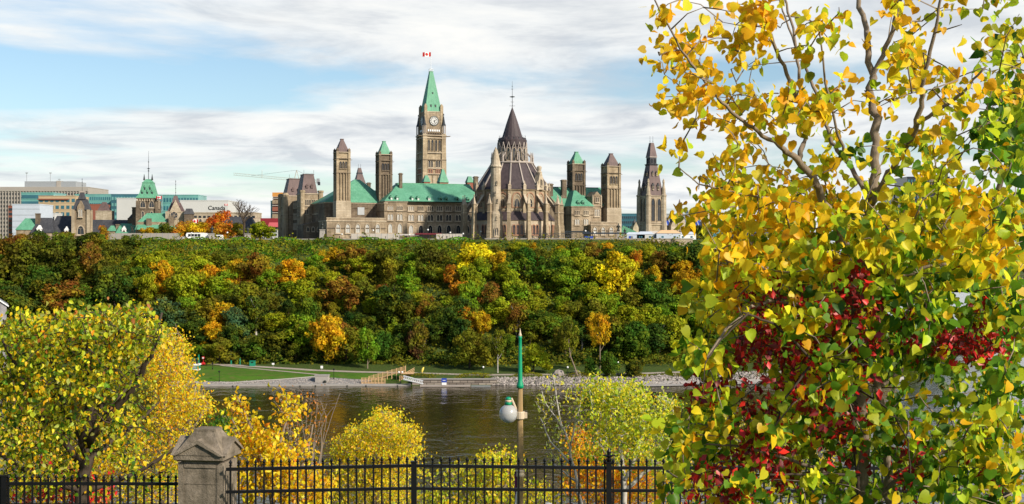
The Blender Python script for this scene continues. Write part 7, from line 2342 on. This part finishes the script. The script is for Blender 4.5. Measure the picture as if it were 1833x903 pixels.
Yl = {'yellow': 5, 'gold': 4, 'lemon': 3, 'lime': .8, 'orange': .5}
Yb = {'gold': 4, 'yellow': 5, 'orange': .7, 'brown': .3, 'lemon': 2}
Yg = {'lemon': 3, 'lime': 4, 'yellow': 3, 'olive': 2, 'gold': .8}
near_plant('yellow_tree', 'bright yellow tree directly behind the near olive-leaved tree', 'tree', 37.0,
           [[(300, 1150, 9, 0), (300, 900, 8, 0), (300, 760, 5, 0), (285, 640, 3, 0)], [(300, 860, 5, 0), (340, 760, 3, 0), (350, 690, 2, 0)], [(300, 900, 5, 0), (200, 820, 4, .5), (120, 780, 3, 1)], [(300, 820, 4, 0), (350, 760, 2.4, -.5), (372, 722, 1.4, -.5)]],
           [(285, 640, 45, 50, 2.6), (315, 700, 40, 60, 2.8), (305, 780, 50, 60, 2.6), (362, 728, 16, 18, .3), (270, 600, 30, 20, .6), (200, 800, 80, 60, 2.6), (110, 820, 80, 50, 2.0), (230, 870, 110, 50, 2.8), (30, 800, 60, 60, 1.4), (60, 880, 90, 30, 1.4), (318, 620, 14, 24, .4)], 2600, 9.0, .092, Yl, KITE, 2.6, 51, 'bark', twig_r=.009, spread=.15, foliage='crown')
near_plant('red_shrub', 'low red-leaved shrub glimpsed behind the left fence', 'shrub', 26.0, [[(120, 1050, 4, 0), (120, 900, 3, 0)]],
           [(110, 862, 70, 36, 2), (40, 890, 50, 30, 1), (170, 880, 40, 30, .6)], 110, 6, .11, {'red': 3, 'rust': 2, 'crimson': 2}, KITE, .8, 61, 'bark_dark', 'leaf_red', twig_r=.008, spread=.12)
near_plant('aspen_sapling', 'loose upright yellow-orange sapling just right of the stone pillar', 'tree', 25.0,
           [[(500, 1120, 6, 0), (490, 900, 5, 0), (455, 780, 3, 0), (425, 712, 1.5, 0)], [(490, 900, 4, 0), (500, 800, 3, .3), (515, 740, 1.5, .4)], [(485, 880, 3.5, 0), (440, 800, 2.4, -.3), (415, 750, 1.4, -.4)], [(495, 920, 4, 0), (550, 820, 2.4, .2), (560, 760, 1.4, .2)]],
           [(424, 725, 14, 22, .5), (440, 770, 32, 30, 1.4), (465, 790, 30, 34, 1.4), (510, 725, 30, 26, .5), (520, 800, 40, 40, 1.2), (460, 850, 50, 44, 2.4), (540, 870, 60, 36, 2.6), (490, 830, 40, 30, 1.4)], 620, 6, .095, Yb, OVAL, .9, 71, 'bark', twig_r=.006, spread=.10, foliage='crown')
near_plant('bare_shrub', 'leafless grey-brown twiggy shrub rising behind the yellow-orange sapling', 'shrub', 30.0,
           [[(535 + i * 2, 1080, 2.0, 0), (532 + i * 3, 900, 1.3, .1 * i), (522 + i * 5 + (i * 29 % 11), 800, .9, .1 * i), (512 + i * 7 + (i * 53 % 17), 745, .65, .1 * i), (496 + i * 9 + (i * 41 % 19), 700 + (i * 37 % 31), .4, .1 * i)] for i in range(-2, 12)],
           [(540, 750, 44, 50, 1)], 420, .12, .07, {'orange': 1, 'brown': 2}, KITE, .9, 81, 'bark', twig_r=.0045, spread=.1)
near_plant('pine_sapling', 'small green shrub between the stone pillar and the yellow sapling', 'shrub', 29.0, [[(395, 1050, 3, 0), (395, 800, 2.4, 0), (398, 735, 1, 0)]],
           [(396, 760, 16, 24, 1), (392, 790, 22, 24, 1.2)], 90, 10, .10, {'green': 3, 'dkgreen': 2, 'lime': 1}, KITE, .5, 91, 'bark', twig_r=.005, spread=.12)
near_plant('yellow_tree', 'rounded yellow tree top rising above the middle of the fence', 'tree', 42.0,
           [[(670, 1180, 8, 0), (670, 900, 6, 0), (680, 800, 4, 0), (690, 745, 2, 0)], [(670, 900, 5, 0), (620, 820, 3, .5), (605, 790, 2, .6)], [(670, 880, 5, 0), (720, 820, 3, -.5), (735, 785, 2, -.5)], [(670, 950, 4, 0), (600, 880, 3, 0)]],
           [(688, 748, 12, 16, .5), (700, 760, 22, 20, .9), (672, 768, 16, 20, .7), (640, 775, 18, 16, .5), (655, 792, 30, 26, 1.1), (738, 778, 10, 18, .35), (715, 795, 32, 34, 1.6), (612, 800, 12, 18, .35), (625, 815, 26, 22, .7), (670, 835, 84, 34, 2.8), (650, 880, 100, 34, 3.4)], 1700, 10, .092, {'yellow': 5, 'lemon': 4, 'gold': 2, 'lime': 1.4}, KITE, 2.2, 101, 'bark', twig_r=.009, spread=.15, foliage='crown')
near_plant('yellow_bush', 'low yellow and orange bush behind the fence just left of the lamp post', 'bush', 33.0,
           [[(860, 1100, 6, 0), (862, 920, 4, 0), (880, 850, 2.4, 0)], [(862, 960, 4, 0), (830, 880, 2.4, 0), (800, 840, 1.4, 0)], [(862, 940, 4, 0), (910, 860, 2.4, 0), (905, 810, 1.4, 0)]],
           [(895, 825, 36, 20, 1.4), (850, 845, 60, 22, 1.0), (830, 885, 70, 26, 1.8), (900, 880, 50, 30, 1.4), (790, 900, 50, 20, .8), (960, 890, 40, 24, .8)], 640, 7, .10, Yg, KITE, 1.2, 111, 'bark', twig_r=.006, spread=.15)
near_plant('slender_sapling', 'thin half-bare sapling with pale stems and few yellow leaves right of the lamp', 'tree', 28.0,
           [[(1060, 1100, 4, 0), (1040, 900, 3, 0), (1020, 800, 2.2, 0), (1000, 740, 1.6, 0), (990, 670, .9, 0)], [(1030, 840, 2, 0), (985, 790, 1.4, .2), (968, 750, .9, .3)], [(1020, 800, 1.8, 0), (1035, 740, 1.3, -.2), (1045, 700, .8, -.2)], [(1010, 770, 1.6, 0), (975, 720, 1, 0), (970, 700, .7, 0)], [(1040, 870, 2, 0), (990, 830, 1.2, .2)]],
           [(1000, 690, 32, 30, 1.2), (985, 740, 26, 40, 1.4), (1025, 740, 26, 40, 1.2), (1000, 800, 34, 30, 1)], 170, 2.3, .07, {'lemon': 3, 'palegreen': 3, 'olive': 2, 'yellow': 1}, OVAL, .8, 121, 'bark_pale', twig_r=.0035, spread=.07, foliage='crown')
near_plant('aspen_tree', 'yellow-green bushy young tree between the thin sapling and the big poplar', 'tree', 26.0,
           [[(1130, 1100, 6, 0), (1120, 900, 5, 0), (1110, 780, 3.4, 0), (1080, 690, 1.8, 0)], [(1118, 860, 4, 0), (1160, 760, 2.8, .3), (1150, 700, 1.6, .3)], [(1118, 880, 4, 0), (1200, 800, 2.8, .2), (1205, 730, 1.6, .2)], [(1118, 850, 3.6, 0), (1070, 780, 2.4, -.2), (1060, 710, 1.4, -.2)]],
           [(1068, 700, 24, 26, 1.2), (1095, 705, 26, 22, .9), (1130, 705, 34, 26, 1.4), (1110, 750, 60, 34, 2.8), (1170, 740, 40, 34, 1.4), (1205, 730, 22, 28, .5), (1100, 800, 60, 34, 2.2), (1180, 800, 50, 40, 1.8)], 1000, 8, .066, {'lime': 5, 'lemon': 4, 'palegreen': 3, 'yellow': 1.5, 'green': 1}, OVAL, 1.2, 131, 'bark_pale', twig_r=.0045, spread=.10, foliage='crown')
near_plant('orange_bush', 'bright orange bush behind the fence between lamp post and poplar', 'bush', 34.0,
           [[(1090, 1100, 6, 0), (1080, 920, 4, 0), (1050, 820, 2, 0), (1034, 780, 1.2, 0)], [(1085, 920, 4, 0), (1120, 850, 2.2, 0), (1140, 810, 1.4, 0)]],
           [(1036, 785, 12, 24, .8), (1055, 820, 34, 24, 1.8), (1125, 830, 50, 28, 2.4), (1080, 870, 80, 34, 3.0), (1150, 870, 50, 30, 1.4)], 850, 8, .10, {'orange': 4, 'gold': 4, 'yellow': 2, 'rust': 1, 'lime': .6}, KITE, 1.4, 141, 'bark', twig_r=.006, spread=.16)
near_plant('low_bush', 'yellow-green low bushes filling the gap behind the fence under the big poplar', 'bush', 30.0,
           [[(1300, 1080, 6, 0), (1290, 920, 4, 0)], [(1300, 1080, 6, 0), (1400, 900, 4, 0)], [(1300, 1080, 6, 0), (1200, 900, 4, 0)]],
           [(1230, 860, 60, 50, 2), (1330, 840, 70, 60, 2), (1430, 830, 70, 60, 2), (1290, 770, 60, 40, 1)], 460, 7, .11, {'yellow': 3, 'lemon': 3, 'lime': 3, 'olive': 3, 'gold': 1}, KITE, 1.6, 151, 'bark', twig_r=.007, spread=.2)
near_plant('low_bush', 'dense green shrubbery low behind the fence at the far right', 'bush', 29.0,
           [[(1650, 1080, 6, 0), (1650, 900, 4, 0)], [(1650, 1080, 6, 0), (1780, 880, 4, 0)]],
           [(1560, 850, 80, 60, 2), (1680, 830, 80, 70, 2), (1790, 800, 80, 80, 2.2)], 380, 7, .12, {'green': 4, 'olive': 3, 'lime': 3, 'yellow': 1}, KITE, 1.6, 161, 'bark', twig_r=.007, spread=.22)
